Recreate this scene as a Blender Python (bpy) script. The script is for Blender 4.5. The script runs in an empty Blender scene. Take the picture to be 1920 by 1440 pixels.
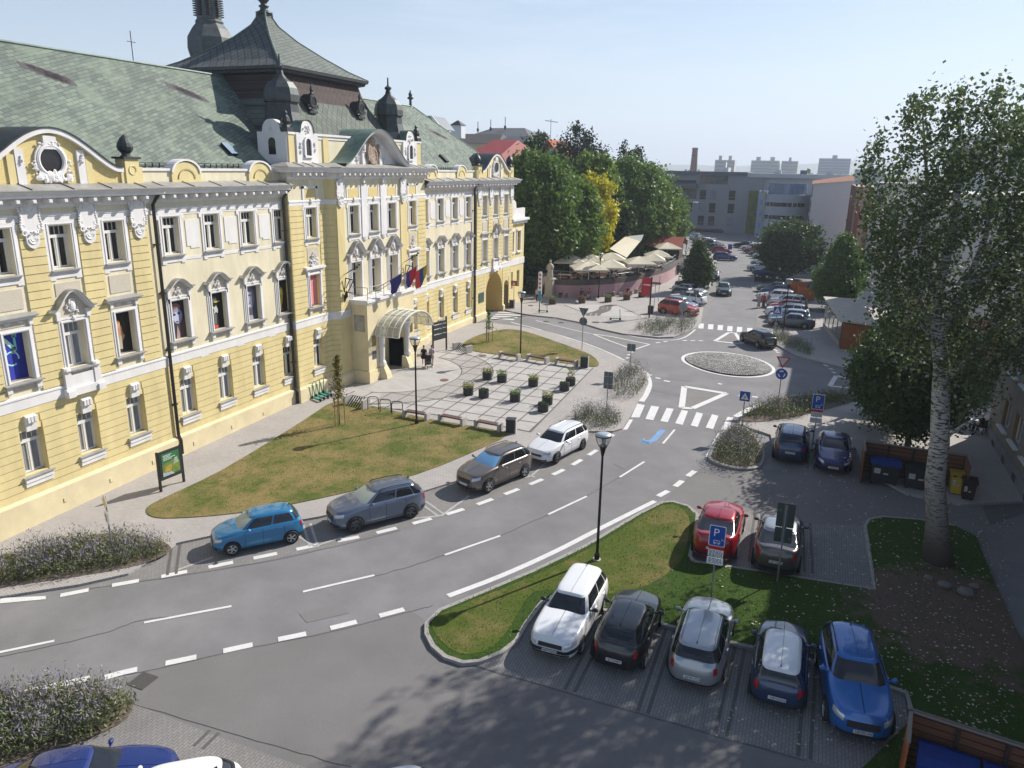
import bpy, bmesh, math, random
import numpy as np
from mathutils import Vector, Matrix
S=bpy.context.scene; COL=S.collection
rad=math.radians
# ---------------------------------------------------------------- camera, sky, sun, exposure
HC=16.64
RM=np.array([[0.927,-0.1206,0.3552],[0.3747,0.2517,-0.8923],[0.0182,0.9603,0.2785]])
FPX=1405.0
def _orth():
    f=FPX
    def ry(p):
        v=np.array([p[0]-960,-(p[1]-720),-f],float); return v/np.linalg.norm(v)
    Z=-ry((868,5565)); Y=ry((1550,323.5)); Y=Y-Z*(Y@Z); Y/=np.linalg.norm(Y)
    return np.array([np.cross(Y,Z),Y,Z])
RM=_orth()
cam=bpy.data.cameras.new("camera"); camo=bpy.data.objects.new("camera",cam); COL.objects.link(camo)
cam.sensor_width=36.0; cam.lens=36.0*FPX/1920; cam.clip_start=0.3; cam.clip_end=12000
camo.matrix_world=Matrix([list(RM[0])+[0],list(RM[1])+[0],list(RM[2])+[HC],[0,0,0,1]])
S.camera=camo
SUN_AZ,SUN_EL=32.5,36.5
W=bpy.data.worlds.new("World"); S.world=W; W.use_nodes=True
nt=W.node_tree; nt.nodes.clear()
def N(nt,t,**k):
    n=nt.nodes.new(t)
    for a,b in k.items():
        if a[0]=='_': n.inputs[a[1:].replace('_',' ')].default_value=b
        else: setattr(n,a,b)
    return n
def L(nt,a,b): nt.links.new(a,b)
sky=N(nt,'ShaderNodeTexSky',sky_type='NISHITA',sun_disc=False,sun_elevation=rad(SUN_EL),sun_rotation=rad(SUN_AZ),air_density=1.0,dust_density=0.5,ozone_density=2.0,altitude=100)
tc=N(nt,'ShaderNodeTexCoord'); mp=N(nt,'ShaderNodeMapping'); mp.inputs['Scale'].default_value=(1.2,1.2,9.0); mp.inputs['Rotation'].default_value=(0.12,0.05,0.5)
L(nt,tc.outputs['Generated'],mp.inputs['Vector'])
nz=N(nt,'ShaderNodeTexNoise',_Scale=2.2,_Detail=7.0,_Roughness=0.62,_Distortion=0.5); L(nt,mp.outputs[0],nz.inputs['Vector'])
cr=N(nt,'ShaderNodeValToRGB'); cr.color_ramp.elements[0].position=0.47; cr.color_ramp.elements[1].position=0.80; cr.color_ramp.elements[1].color=(0.5,0.5,0.5,1)
L(nt,nz.outputs['Fac'],cr.inputs[0])
mx=N(nt,'ShaderNodeMixRGB'); mx.inputs[2].default_value=(8.2,8.8,9.6,1)
L(nt,cr.outputs[0],mx.inputs[0]); L(nt,sky.outputs[0],mx.inputs[1])
spz=N(nt,'ShaderNodeSeparateXYZ'); L(nt,tc.outputs['Generated'],spz.inputs[0])
hz=N(nt,'ShaderNodeValToRGB'); e=hz.color_ramp.elements; e[0].position=0.0; e[0].color=(1,1,1,1); e[1].position=0.36; e[1].color=(.0,.0,.0,1); q_=hz.color_ramp.elements.new(0.09); q_.color=(.60,.60,.60,1); L(nt,spz.outputs[2],hz.inputs[0])
mz=N(nt,'ShaderNodeMixRGB'); mz.inputs[2].default_value=(6.4,7.3,8.6,1); L(nt,hz.outputs[0],mz.inputs[0]); L(nt,mx.outputs[0],mz.inputs[1])
bg=N(nt,'ShaderNodeBackground'); bg.inputs['Strength'].default_value=0.085
wo=N(nt,'ShaderNodeOutputWorld'); L(nt,mz.outputs[0],bg.inputs[0]); L(nt,bg.outputs[0],wo.inputs[0])
sl=bpy.data.lights.new("sun",'SUN'); sl.energy=5.0; sl.angle=rad(0.53); sl.color=(1.0,0.945,0.86)
so=bpy.data.objects.new("sun",sl); COL.objects.link(so)
sd=Vector((math.sin(rad(SUN_AZ))*math.cos(rad(SUN_EL)),math.cos(rad(SUN_AZ))*math.cos(rad(SUN_EL)),math.sin(rad(SUN_EL))))
so.rotation_euler=sd.to_track_quat('Z','Y').to_euler(); so.location=(40,60,60)
S.view_settings.view_transform='Standard'; S.view_settings.look='None'; S.view_settings.exposure=0.50; S.view_settings.gamma=1
S.render.engine='CYCLES'; S.cycles.max_bounces=6; S.cycles.transparent_max_bounces=8; S.cycles.use_denoising=True
S.cycles.volume_bounces=0
# ---------------------------------------------------------------- ground surface and survey helpers
def g(x,y): return 1.11+.019*(min(max(y,-10),60)-39.5)
def at(u,v,dz=0.0):
    """survey point: where the sight line through photo point u,v meets the ground (raised dz)"""
    d=RM@np.array([u-960,-(v-720),-FPX]); z=1.0
    for _ in range(25):
        t=(z+dz-HC)/d[2]; z=g(t*d[0],t*d[1])
    return (float(t*d[0]),float(t*d[1]))
# ---------------------------------------------------------------- materials
MATS={}
def mat(name,col,rough=0.8,metal=0.0,var=0.0,scale=3.0,bump=0.0,bscale=None,var2=0.0,scale2=0.35,spec=None,coat=0.0,trans=0.0,alpha=None,sss=0.0,stretch=None,col2=None,flake=False):
    if name in MATS: return MATS[name]
    m=bpy.data.materials.new(name); m.use_nodes=True; nt=m.node_tree
    b=nt.nodes['Principled BSDF']; b.inputs['Roughness'].default_value=rough; b.inputs['Metallic'].default_value=metal
    c=(col[0],col[1],col[2],1); b.inputs['Base Color'].default_value=c
    if spec is not None: b.inputs['Specular IOR Level'].default_value=spec
    if coat: b.inputs['Coat Weight'].default_value=coat; b.inputs['Coat Roughness'].default_value=0.04
    if trans: b.inputs['Transmission Weight'].default_value=trans
    if alpha is not None: b.inputs['Alpha'].default_value=alpha
    if var or var2 or bump or col2:
        tc=N(nt,'ShaderNodeTexCoord'); vec=tc.outputs['Object']
        if stretch:
            mpp=N(nt,'ShaderNodeMapping'); mpp.inputs['Scale'].default_value=stretch; L(nt,vec,mpp.inputs[0]); vec=mpp.outputs[0]
        last=None
        if var or col2:
            n1=N(nt,'ShaderNodeTexNoise',_Scale=scale,_Detail=6.0,_Roughness=0.65); L(nt,vec,n1.inputs['Vector'])
            r=N(nt,'ShaderNodeValToRGB'); e=r.color_ramp.elements; e[0].position=0.3; e[1].position=0.7
            if col2: e[0].color=c; e[1].color=(*col2,1)
            else:
                e[0].color=(*[max(0,x*(1-var)) for x in col],1); e[1].color=(*[min(1,x*(1+var)) for x in col],1)
            L(nt,n1.outputs['Fac'],r.inputs[0]); last=r.outputs[0]
        if var2:
            n2=N(nt,'ShaderNodeTexNoise',_Scale=scale2,_Detail=4.0,_Roughness=0.6); L(nt,vec,n2.inputs['Vector'])
            r2=N(nt,'ShaderNodeValToRGB'); e=r2.color_ramp.elements; e[0].position=0.3; e[1].position=0.72
            e[0].color=(1-var2,1-var2,1-var2,1); e[1].color=(1,1,1,1); L(nt,n2.outputs['Fac'],r2.inputs[0])
            mm=N(nt,'ShaderNodeMixRGB',blend_type='MULTIPLY'); mm.inputs[0].default_value=1
            if last: L(nt,last,mm.inputs[1])
            else: mm.inputs[1].default_value=c
            L(nt,r2.outputs[0],mm.inputs[2]); last=mm.outputs[0]
        if last: L(nt,last,b.inputs['Base Color'])
        if bump:
            n3=N(nt,'ShaderNodeTexNoise',_Scale=bscale or scale*4,_Detail=4.0); L(nt,vec,n3.inputs['Vector'])
            bp=N(nt,'ShaderNodeBump',_Strength=bump,_Distance=0.02); L(nt,n3.outputs['Fac'],bp.inputs['Height']); L(nt,bp.outputs[0],b.inputs['Normal'])
    MATS[name]=m; return m
def brickmat(name,c1,c2,mortar,bw,bh,ms=0.01,rough=0.85,rot=0.0,axes='xy',zs=1.0,var=0.12,offset=0.5,bump=0.3,patch=None,vscale=0.6):
    if name in MATS: return MATS[name]
    m=bpy.data.materials.new(name); m.use_nodes=True; nt=m.node_tree; b=nt.nodes['Principled BSDF']; b.inputs['Roughness'].default_value=rough
    geo=N(nt,'ShaderNodeNewGeometry'); sp=N(nt,'ShaderNodeSeparateXYZ'); L(nt,geo.outputs['Position'],sp.inputs[0])
    cb=N(nt,'ShaderNodeCombineXYZ'); ix={'x':0,'y':1,'z':2}
    L(nt,sp.outputs[ix[axes[0]]],cb.inputs[0])
    mu=N(nt,'ShaderNodeMath',operation='MULTIPLY'); mu.inputs[1].default_value=zs; L(nt,sp.outputs[ix[axes[1]]],mu.inputs[0]); L(nt,mu.outputs[0],cb.inputs[1])
    mp=N(nt,'ShaderNodeMapping'); mp.inputs['Rotation'].default_value=(0,0,rot); L(nt,cb.outputs[0],mp.inputs[0])
    br=N(nt,'ShaderNodeTexBrick',offset=offset); br.inputs['Scale'].default_value=1.0
    for k,v in (('Brick Width',bw),('Row Height',bh),('Mortar Size',ms),('Mortar Smooth',0.2),('Bias',0.0)): br.inputs[k].default_value=v
    br.inputs['Color1'].default_value=(*c1,1); br.inputs['Color2'].default_value=(*c2,1); br.inputs['Mortar'].default_value=(*mortar,1)
    L(nt,mp.outputs[0],br.inputs['Vector']); last=br.outputs['Color']
    n=N(nt,'ShaderNodeTexNoise',_Scale=vscale,_Detail=6.0,_Roughness=0.65); L(nt,geo.outputs['Position'],n.inputs['Vector'])
    r=N(nt,'ShaderNodeValToRGB'); e=r.color_ramp.elements; e[0].position=.3; e[1].position=.7; e[0].color=(1-var*1.6,)*3+(1,); e[1].color=(1,1,1,1)
    L(nt,n.outputs['Fac'],r.inputs[0]); mm=N(nt,'ShaderNodeMixRGB',blend_type='MULTIPLY'); mm.inputs[0].default_value=1
    L(nt,last,mm.inputs[1]); L(nt,r.outputs[0],mm.inputs[2]); last=mm.outputs[0]
    if patch:
        n=N(nt,'ShaderNodeTexNoise',_Scale=patch[1],_Detail=5.0,_Roughness=0.6); L(nt,geo.outputs['Position'],n.inputs['Vector'])
        r=N(nt,'ShaderNodeValToRGB'); e=r.color_ramp.elements; e[0].position=patch[2]; e[1].position=patch[2]+.12; L(nt,n.outputs['Fac'],r.inputs[0])
        mm=N(nt,'ShaderNodeMixRGB'); mf=N(nt,'ShaderNodeMath',operation='MULTIPLY'); mf.inputs[1].default_value=patch[3]; L(nt,r.outputs[0],mf.inputs[0])
        L(nt,mf.outputs[0],mm.inputs[0]); L(nt,last,mm.inputs[1]); mm.inputs[2].default_value=(*patch[0],1); last=mm.outputs[0]
    L(nt,last,b.inputs['Base Color'])
    if bump:
        bp=N(nt,'ShaderNodeBump',invert=True,_Strength=bump,_Distance=0.01); L(nt,br.outputs['Fac'],bp.inputs['Height']); L(nt,bp.outputs[0],b.inputs['Normal'])
    MATS[name]=m; return m
# ---------------------------------------------------------------- mesh builder
class MB:
    def __init__(s): s.v=[]; s.f=[]; s.m=[]; s.mi=0
    def add(s,vs,fs):
        o=len(s.v); s.v+= [tuple(map(float,p)) for p in vs]
        for f in fs: s.f.append(tuple(i+o for i in f)); s.m.append(s.mi)
        return s
    def box(s,x0,x1,y0,y1,z0,z1):
        if x0>x1:x0,x1=x1,x0
        if y0>y1:y0,y1=y1,y0
        if z0>z1:z0,z1=z1,z0
        return s.add([(x0,y0,z0),(x1,y0,z0),(x1,y1,z0),(x0,y1,z0),(x0,y0,z1),(x1,y0,z1),(x1,y1,z1),(x0,y1,z1)],
          [(0,3,2,1),(4,5,6,7),(0,1,5,4),(1,2,6,5),(2,3,7,6),(3,0,4,7)])
    def prism(s,pts,a,b,axis='z'):
        """closed outline extruded from a to b along axis; pts in the two other axes (xy, yz or xz)"""
        n=len(pts)
        def P(p,t): return (p[0],p[1],t) if axis=='z' else ((t,p[0],p[1]) if axis=='x' else (p[0],t,p[1]))
        return s.add([P(p,a) for p in pts]+[P(p,b) for p in pts],[tuple(range(n))[::-1],tuple(range(n,2*n))]+[(i,(i+1)%n,(i+1)%n+n,i+n) for i in range(n)])
    def poly(s,pts): return s.add(pts,[tuple(range(len(pts)))])
    def strip(s,A,B,closed=False):
        n=len(A); r=range(n if closed else n-1)
        return s.add(list(A)+list(B),[(i,(i+1)%n,(i+1)%n+n,i+n) for i in r])
    def grid(s,rows,closed=False):
        n=len(rows[0]); vs=[p for r in rows for p in r]; fs=[]
        for j in range(len(rows)-1):
            for i in range(n if closed else n-1):
                fs.append((j*n+i,j*n+(i+1)%n,(j+1)*n+(i+1)%n,(j+1)*n+i))
        return s.add(vs,fs)
    def lathe(s,prof,c=(0,0,0),n=12,cap=True,rot=0.0,sx=1.0,sy=1.0):
        rows=[[(c[0]+sx*r*math.cos(rot+2*math.pi*i/n),c[1]+sy*r*math.sin(rot+2*math.pi*i/n),c[2]+z) for i in range(n)] for r,z in prof]
        s.grid(rows,True)
        if cap: s.add(rows[0],[tuple(range(n))[::-1]]); s.add(rows[-1],[tuple(range(n))])
        return s
    def tube(s,path,r,n=8,cap=True):
        P=[Vector(p) for p in path]; rows=[]; rs=r if isinstance(r,(list,tuple)) else [r]*len(P)
        up=Vector((0,0,1)); prev=None
        for i,p in enumerate(P):
            d=(P[min(i+1,len(P)-1)]-P[max(i-1,0)]).normalized()
            if prev is None:
                a=up if abs(d.z)<0.9 else Vector((1,0,0)); u=d.cross(a).normalized()
            else: u=(prev-d*prev.dot(d)).normalized()
            prev=u; w=d.cross(u)
            rows.append([tuple(p+(u*math.cos(2*math.pi*k/n)+w*math.sin(2*math.pi*k/n))*rs[i]) for k in range(n)])
        s.grid(rows,True)
        if cap: s.add(rows[0],[tuple(range(n))[::-1]]); s.add(rows[-1],[tuple(range(n))])
        return s
    def ball(s,c,rx,ry=None,rz=None,n=10,k=6):
        ry=ry or rx; rz=rz or rx
        rows=[[(c[0]+rx*math.sin(math.pi*j/k)*math.cos(2*math.pi*i/n),c[1]+ry*math.sin(math.pi*j/k)*math.sin(2*math.pi*i/n),c[2]-rz*math.cos(math.pi*j/k)) for i in range(n)] for j in range(k+1)]
        return s.grid(rows,True)
    def torus(s,c,R,r,n=18,k=6,axis='x',a0=0.0,a1=2*math.pi):
        full=abs(a1-a0-2*math.pi)<1e-6; path=[]
        m=n if full else n+1; rows=[]
        for i in range(m):
            a=a0+(a1-a0)*i/n; ring=[]
            for j in range(k):
                b=2*math.pi*j/k; q=R+r*math.cos(b); h=r*math.sin(b); p=(q*math.cos(a),q*math.sin(a))
                ring.append((c[0]+h,c[1]+p[0],c[2]+p[1]) if axis=='x' else ((c[0]+p[0],c[1]+h,c[2]+p[1]) if axis=='y' else (c[0]+p[0],c[1]+p[1],c[2]+h)))
            rows.append(ring)
        if full: rows.append(rows[0])
        return s.grid(rows,True)
    def mesh(s,name,mats,smooth=False,merge=False):
        me=bpy.data.meshes.new(name); me.from_pydata(s.v,[],s.f)
        if not isinstance(mats,(list,tuple)): mats=[mats]
        for m in mats: me.materials.append(m)
        if len(mats)>1: me.polygons.foreach_set('material_index',[min(i,len(mats)-1) for i in s.m])
        if merge or smooth:
            bm=bmesh.new(); bm.from_mesh(me); bmesh.ops.remove_doubles(bm,verts=bm.verts,dist=0.0005)
            bmesh.ops.recalc_face_normals(bm,faces=bm.faces); bm.to_mesh(me); bm.free()
        if smooth: me.polygons.foreach_set('use_smooth',[True]*len(me.polygons))
        me.update(); return me
    def build(s,name,mats,parent=None,smooth=False,loc=None,world=False,bevel=0,**tags):
        o=bpy.data.objects.new(name,s.mesh(name,mats,smooth)); COL.objects.link(o)
        if parent is not None: o.parent=parent
        if world and parent is not None: o.location=tuple(-a for a in wpos(parent))
        if loc is not None: o.location=loc
        if bevel:
            b=o.modifiers.new('edge','BEVEL'); b.width=bevel; b.segments=2; b.limit_method='ANGLE'
        if smooth=='auto' or smooth==2:
            pass
        for k,v in tags.items(): o[k]=v
        return o
def wpos(o):
    x=Vector((0,0,0))
    while o is not None: x=x+Vector(o.location); o=o.parent
    return x
def thing(name,label,cat,loc=(0,0,0),rz=0.0,group=None):
    o=bpy.data.objects.new(name,None); COL.objects.link(o); o.empty_display_size=0.2
    o.location=loc; o.rotation_euler=(0,0,rz); o['label']=label; o['category']=cat
    if group: o['group']=group
    return o
def tag(o,label,cat,group=None):
    o['label']=label; o['category']=cat
    if group: o['group']=group
    return o
def obj(name,me,parent=None,loc=(0,0,0),rot=(0,0,0),sc=None):
    o=bpy.data.objects.new(name,me); COL.objects.link(o); o.parent=parent; o.location=loc; o.rotation_euler=rot
    if sc: o.scale=sc
    return o
def dup(root,loc,rz=None,label=None,group=None,parent=None):
    r=root.copy(); COL.objects.link(r); r.location=loc
    if parent is not None: r.parent=parent
    if rz is not None: r.rotation_euler=(0,0,rz)
    if label: r['label']=label
    if group: r['group']=group
    for ch in list(root.children):
        c=ch.copy(); COL.objects.link(c); c.parent=r
        for gg in list(ch.children):
            d=gg.copy(); COL.objects.link(d); d.parent=c
    return r
def text(parent,s,size,loc,rot,m,name='lettering',align='CENTER',ext=0.003,world=False):
    cu=bpy.data.curves.new(name,'FONT'); cu.body=s; cu.size=size; cu.align_x=align; cu.align_y='CENTER'; cu.extrude=ext; cu.materials.append(m)
    o=bpy.data.objects.new(name,cu); COL.objects.link(o); o.parent=parent; o.location=loc; o.rotation_euler=rot
    return o
def sheet(name,pts,z,m,kind='structure',parent=None,skirt=0.0,sub=0,**tags):
    """flat area that follows the ground, z above it; skirt = depth of its kerb face"""
    bm=bmesh.new(); vs=[bm.verts.new((p[0],p[1],0)) for p in pts]
    f=bm.faces.new(vs)
    if f.normal.z<0 or True:
        f.normal_update()
        if f.normal.z<0: f.normal_flip()
    bmesh.ops.triangulate(bm,faces=bm.faces)
    for yy in (60.0,-10.0):
        bmesh.ops.bisect_plane(bm,geom=bm.verts[:]+bm.edges[:]+bm.faces[:],plane_co=(0,yy,0),plane_no=(0,1,0))
    if skirt:
        be=[e for e in bm.edges if e.is_boundary]
        r=bmesh.ops.extrude_edge_only(bm,edges=be); low=set(v for v in r['geom'] if isinstance(v,bmesh.types.BMVert))
    else: low=set()
    for v in bm.verts: v.co.z=g(v.co.x,v.co.y)+z-(skirt if v in low else 0)
    bmesh.ops.recalc_face_normals(bm,faces=bm.faces)
    me=bpy.data.meshes.new(name); bm.to_mesh(me); bm.free(); me.materials.append(m)
    o=bpy.data.objects.new(name,me); COL.objects.link(o)
    if parent is not None: o.parent=parent
    if kind: o['kind']=kind
    for k,v in tags.items(): o[k]=v
    return o
def smooth_pts(pts,n=4,closed=True):
    """Catmull-Rom through points"""
    P=[Vector((p[0],p[1])) for p in pts]; out=[]; N_=len(P)
    for i in range(N_ if closed else N_-1):
        a,b,c,d=(P[(i+k)%N_] if closed else P[min(max(i+k,0),N_-1)] for k in (-1,0,1,2))
        for j in range(n):
            t=j/n; out.append(tuple(0.5*((2*b)+(c-a)*t+(2*a-5*b+4*c-d)*t*t+(3*b-a-3*c+d)*t**3)))
    if not closed: out.append(tuple(P[-1]))
    return out
def band(path,w,side=0):
    """outline of a stripe of width w along a 2D path"""
    P=[Vector(p) for p in path]; Lp=[];Rp=[]
    for i,p in enumerate(P):
        d=(P[min(i+1,len(P)-1)]-P[max(i-1,0)]).normalized(); n=Vector((-d.y,d.x))
        Lp.append(p+n*(w/2+side)); Rp.append(p-n*(w/2-side))
    return [tuple(p) for p in Lp]+[tuple(p) for p in Rp[::-1]]
# ================================================================ GROUND
rnd=random.Random(7)
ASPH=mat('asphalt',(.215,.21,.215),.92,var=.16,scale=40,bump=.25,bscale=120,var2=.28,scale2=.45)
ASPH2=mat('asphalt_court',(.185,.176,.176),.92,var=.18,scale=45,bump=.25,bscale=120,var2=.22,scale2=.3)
FARG=mat('far_ground',(.17,.17,.16),.95,var=.3,scale=.05,var2=.3,scale2=.01)
PAVE=brickmat('paver',(.42,.39,.37),(.37,.345,.33),(.25,.235,.225),.2,.1,.008,rot=.3,var=.10,patch=((.30,.28,.27),.25,.58,.5))
PAVE2=brickmat('bay_paver',(.26,.245,.235),(.22,.21,.205),(.13,.125,.12),.2,.1,.009,rot=1.57,var=.12)
PAVE3=brickmat('kerb_paver',(.24,.225,.215),(.20,.19,.185),(.12,.115,.11),.2,.1,.009,rot=-.5,var=.12)
SLABM=brickmat('plaza_slab',(.46,.44,.42),(.41,.39,.375),(.30,.29,.28),.9,.3,.004,rot=.35,var=.10,vscale=.9)
PINKP=mat('pink_slab',(.40,.31,.28),.9,var=.12,scale=5)
LINEM=mat('dark_stone',(.10,.095,.09),.85,var=.15,scale=8)
KERB=mat('kerb_stone',(.30,.285,.27),.85,var=.15,scale=6)
PAINT=mat('road_paint',(.66,.655,.65),.7,var=.10,scale=14,var2=.14,scale2=2.2)
PAINTW=mat('worn_paint',(.42,.41,.40),.8,var=.22,scale=22,var2=.2,scale2=2)
BLUEP=mat('blue_chalk',(.16,.30,.52),.9,var=.35,scale=12)
COBB=mat('cobble_dark',(.10,.10,.10),.95)
def grassmat(name,gr,dry,bias,sc=.55):
    m=bpy.data.materials.new(name); m.use_nodes=True; nt=m.node_tree; b=nt.nodes['Principled BSDF']; b.inputs['Roughness'].default_value=.95; b.inputs['Specular IOR Level'].default_value=.1
    geo=N(nt,'ShaderNodeNewGeometry'); n=N(nt,'ShaderNodeTexNoise',_Scale=sc,_Detail=9.0,_Roughness=.74); L(nt,geo.outputs['Position'],n.inputs['Vector'])
    r=N(nt,'ShaderNodeValToRGB'); e=r.color_ramp.elements; e[0].position=bias-.09; e[1].position=bias+.10; e[0].color=(*gr,1); e[1].color=(*dry,1)
    L(nt,n.outputs['Fac'],r.inputs[0])
    n2=N(nt,'ShaderNodeTexNoise',_Scale=26.0,_Detail=4.0,_Roughness=.7); L(nt,geo.outputs['Position'],n2.inputs['Vector'])
    r2=N(nt,'ShaderNodeValToRGB'); e=r2.color_ramp.elements; e[0].position=.35; e[1].position=.68; e[0].color=(.62,.62,.62,1); e[1].color=(1.25,1.25,1.2,1); L(nt,n2.outputs['Fac'],r2.inputs[0])
    mm=N(nt,'ShaderNodeMixRGB',blend_type='MULTIPLY'); mm.inputs[0].default_value=1; L(nt,r.outputs[0],mm.inputs[1]); L(nt,r2.outputs[0],mm.inputs[2]); L(nt,mm.outputs[0],b.inputs['Base Color'])
    bp=N(nt,'ShaderNodeBump',_Strength=.6,_Distance=.05); L(nt,n2.outputs['Fac'],bp.inputs['Height']); L(nt,bp.outputs[0],b.inputs['Normal'])
    MATS[name]=m; return m
DRYG=grassmat('dry_grass',(.095,.125,.03),(.25,.195,.085),.475)
def soilpatch(m,cx_,cy_,r):
    nt=m.node_tree; b=nt.nodes['Principled BSDF']; src=b.inputs['Base Color'].links[0].from_socket
    geo=N(nt,'ShaderNodeNewGeometry'); n=N(nt,'ShaderNodeTexNoise',_Scale=1.1,_Detail=7.0,_Roughness=.7); L(nt,geo.outputs['Position'],n.inputs['Vector'])
    d=N(nt,'ShaderNodeVectorMath',operation='DISTANCE'); d.inputs[1].default_value=(cx_,cy_,1.0); L(nt,geo.outputs['Position'],d.inputs[0])
    q=N(nt,'ShaderNodeMath',operation='MULTIPLY_ADD'); q.inputs[1].default_value=-7.0; L(nt,n.outputs['Fac'],q.inputs[0]); L(nt,d.outputs['Value'],q.inputs[2])
    r_=N(nt,'ShaderNodeMapRange'); r_.inputs[1].default_value=r-4.3; r_.inputs[2].default_value=r-2.9; r_.inputs[3].default_value=1; r_.inputs[4].default_value=0; L(nt,q.outputs[0],r_.inputs[0])
    mm=N(nt,'ShaderNodeMixRGB'); mm.inputs[2].default_value=(.145,.105,.085,1); L(nt,r_.outputs[0],mm.inputs[0]); L(nt,src,mm.inputs[1]); L(nt,mm.outputs[0],b.inputs['Base Color'])
MIXG=grassmat('mixed_grass',(.085,.115,.022),(.20,.16,.065),.55)
GRNG=grassmat('green_grass',(.045,.085,.016),(.13,.12,.05),.64)
soilpatch(GRNG,*at(1800,1160),3.6)
SOIL=mat('bare_soil',(.15,.115,.09),.95,var=.3,scale=8,bump=.4,var2=.3,scale2=.8)
def A(pts,dz=0.0): return [at(u,v,dz) for u,v in pts]
# the one sheet to the horizon
bm=bmesh.new()
xs=[-3500,-600,-200,-60,60,200,600,3500]; ys=[-60,-10,60,110,200,400,900,2000,6000]
def gz(x,y): return g(x,y)
vv=[[bm.verts.new((x,y,gz(x,y)-.004)) for x in xs] for y in ys]
for j in range(len(ys)-1):
    for i in range(len(xs)-1): bm.faces.new((vv[j][i],vv[j][i+1],vv[j+1][i+1],vv[j+1][i]))
me=bpy.data.meshes.new('ground'); bm.to_mesh(me); bm.free(); me.materials.append(FARG); o=bpy.data.objects.new('ground',me); COL.objects.link(o); o['kind']='structure'
# asphalt of the street and the roundabout
sheet('road',[(-34,-2),(3,-2),(8,5),(12,20),(9,33),(9,40),(4,57),(7,68),(60,66),(60,78),(12,76),(2,76),(2,215),(-40,215),(-30,150),(-14,110),(-20,76),(-36,82),(-36,60)],0.002,ASPH)
# darker court asphalt on the right and in front
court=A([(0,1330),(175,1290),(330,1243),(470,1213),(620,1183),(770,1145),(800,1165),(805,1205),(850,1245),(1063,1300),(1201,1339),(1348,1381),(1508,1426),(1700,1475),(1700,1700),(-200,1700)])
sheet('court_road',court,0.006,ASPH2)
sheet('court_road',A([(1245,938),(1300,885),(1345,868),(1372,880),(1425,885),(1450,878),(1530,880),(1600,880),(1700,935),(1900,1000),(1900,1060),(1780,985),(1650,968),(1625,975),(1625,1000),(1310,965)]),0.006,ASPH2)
PZ=.10
# left pavement (the whole forecourt), with its kerb face
leftpave=A([(-90,1165),(0,1118),(150,1095),(240,1075),(318,1028),(330,1018),(400,1003),(500,985),(600,968),(700,945),(795,920),(860,900),(985,848),(1085,808),(1150,808),(1166,803),(1183,777),(1196,752),(1207,738),(1216,718),(1212,700),(1200,686),(1186,680),(1170,675),(1106,648),(1060,632),(1022,620),(975,612),(915,604)],PZ)
leftpave+= [(-32.6,64.0),(-32.6,8.0),(-27,8)]
sheet('pavement',leftpave,PZ,PAVE,skirt=.2)
# block-paved bays along the left kerb
sheet('parking_bay',A([(142,1108),(311,1082),(480,1056),(600,1030),(750,993),(900,950),(1020,900),(1110,850),(1172,808),(1190,780),(1160,806),(1085,810),(985,850),(860,903),(795,923),(700,948),(600,971),(400,1006),(325,1024),(240,1078)]),0.008,PAVE2)
sheet('parking_bay',A([(1172,806),(1200,752),(1213,722),(1212,700),(1205,690),(1216,706),(1219,724),(1207,746),(1184,780)]),0.010,PAVE3)
# plaza
plz=A([(622,728),(690,727),(760,690),(800,664),(857,650),(940,662),(1112,690),(995,810),(960,803),(870,786),(780,772),(650,757)],PZ)
sheet('plaza',plz,PZ+.006,SLABM)
sheet('plaza',A([(690,728),(745,700),(780,690),(850,672),(1083,716),(1050,755),(890,760),(760,735)],PZ),PZ+.010,PINKP) if 0 else None
def ln(name,pts,w,z,m,closed=False,**k): return sheet(name,band(pts,w),z,m,**k)
G0=Vector(at(995,810,PZ)); G1=Vector(at(1112,690,PZ)); G2=Vector(at(650,757,PZ))
# grid of dark stone lines: one family runs along the facade, the other across
import itertools
def clipseg(p,q,poly):
    """pieces of segment pq inside polygon"""
    ts=[0.0,1.0]; n=len(poly)
    for i in range(n):
        a=Vector(poly[i]); b=Vector(poly[(i+1)%n]); r=q-p; s_=b-a; den=r.x*s_.y-r.y*s_.x
        if abs(den)<1e-9: continue
        t=((a.x-p.x)*s_.y-(a.y-p.y)*s_.x)/den; u=((a.x-p.x)*r.y-(a.y-p.y)*r.x)/den
        if 0<=u<=1 and 0<=t<=1: ts.append(t)
    ts.sort(); out=[]
    for t0,t1 in zip(ts,ts[1:]):
        if t1-t0<1e-4: continue
        m_=p+(q-p)*((t0+t1)/2); ins=False; j=n-1
        for i in range(n):
            xi,yi=poly[i]; xj,yj=poly[j]
            if (yi>m_.y)!=(yj>m_.y) and m_.x<(xj-xi)*(m_.y-yi)/(yj-yi)+xi: ins=not ins
            j=i
        if ins: out.append((p+(q-p)*t0,p+(q-p)*t1))
    return out
lines=MB()
C0=(-28.9,48.1)
def arc_r(r): return [(C0[0]+r*math.cos(t),C0[1]+r*math.sin(t)*1.0) for t in np.linspace(-1.35,1.35,40)]
def ribbon(mb,p,q,w,z):
    d=(q-p).normalized(); n=Vector((-d.y,d.x))*(w/2)
    mb.add([(p.x+n.x,p.y+n.y,g(p.x,p.y)+z),(p.x-n.x,p.y-n.y,g(p.x,p.y)+z),(q.x-n.x,q.y-n.y,g(q.x,q.y)+z),(q.x+n.x,q.y+n.y,g(q.x,q.y)+z)],[(0,1,2,3)])
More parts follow.
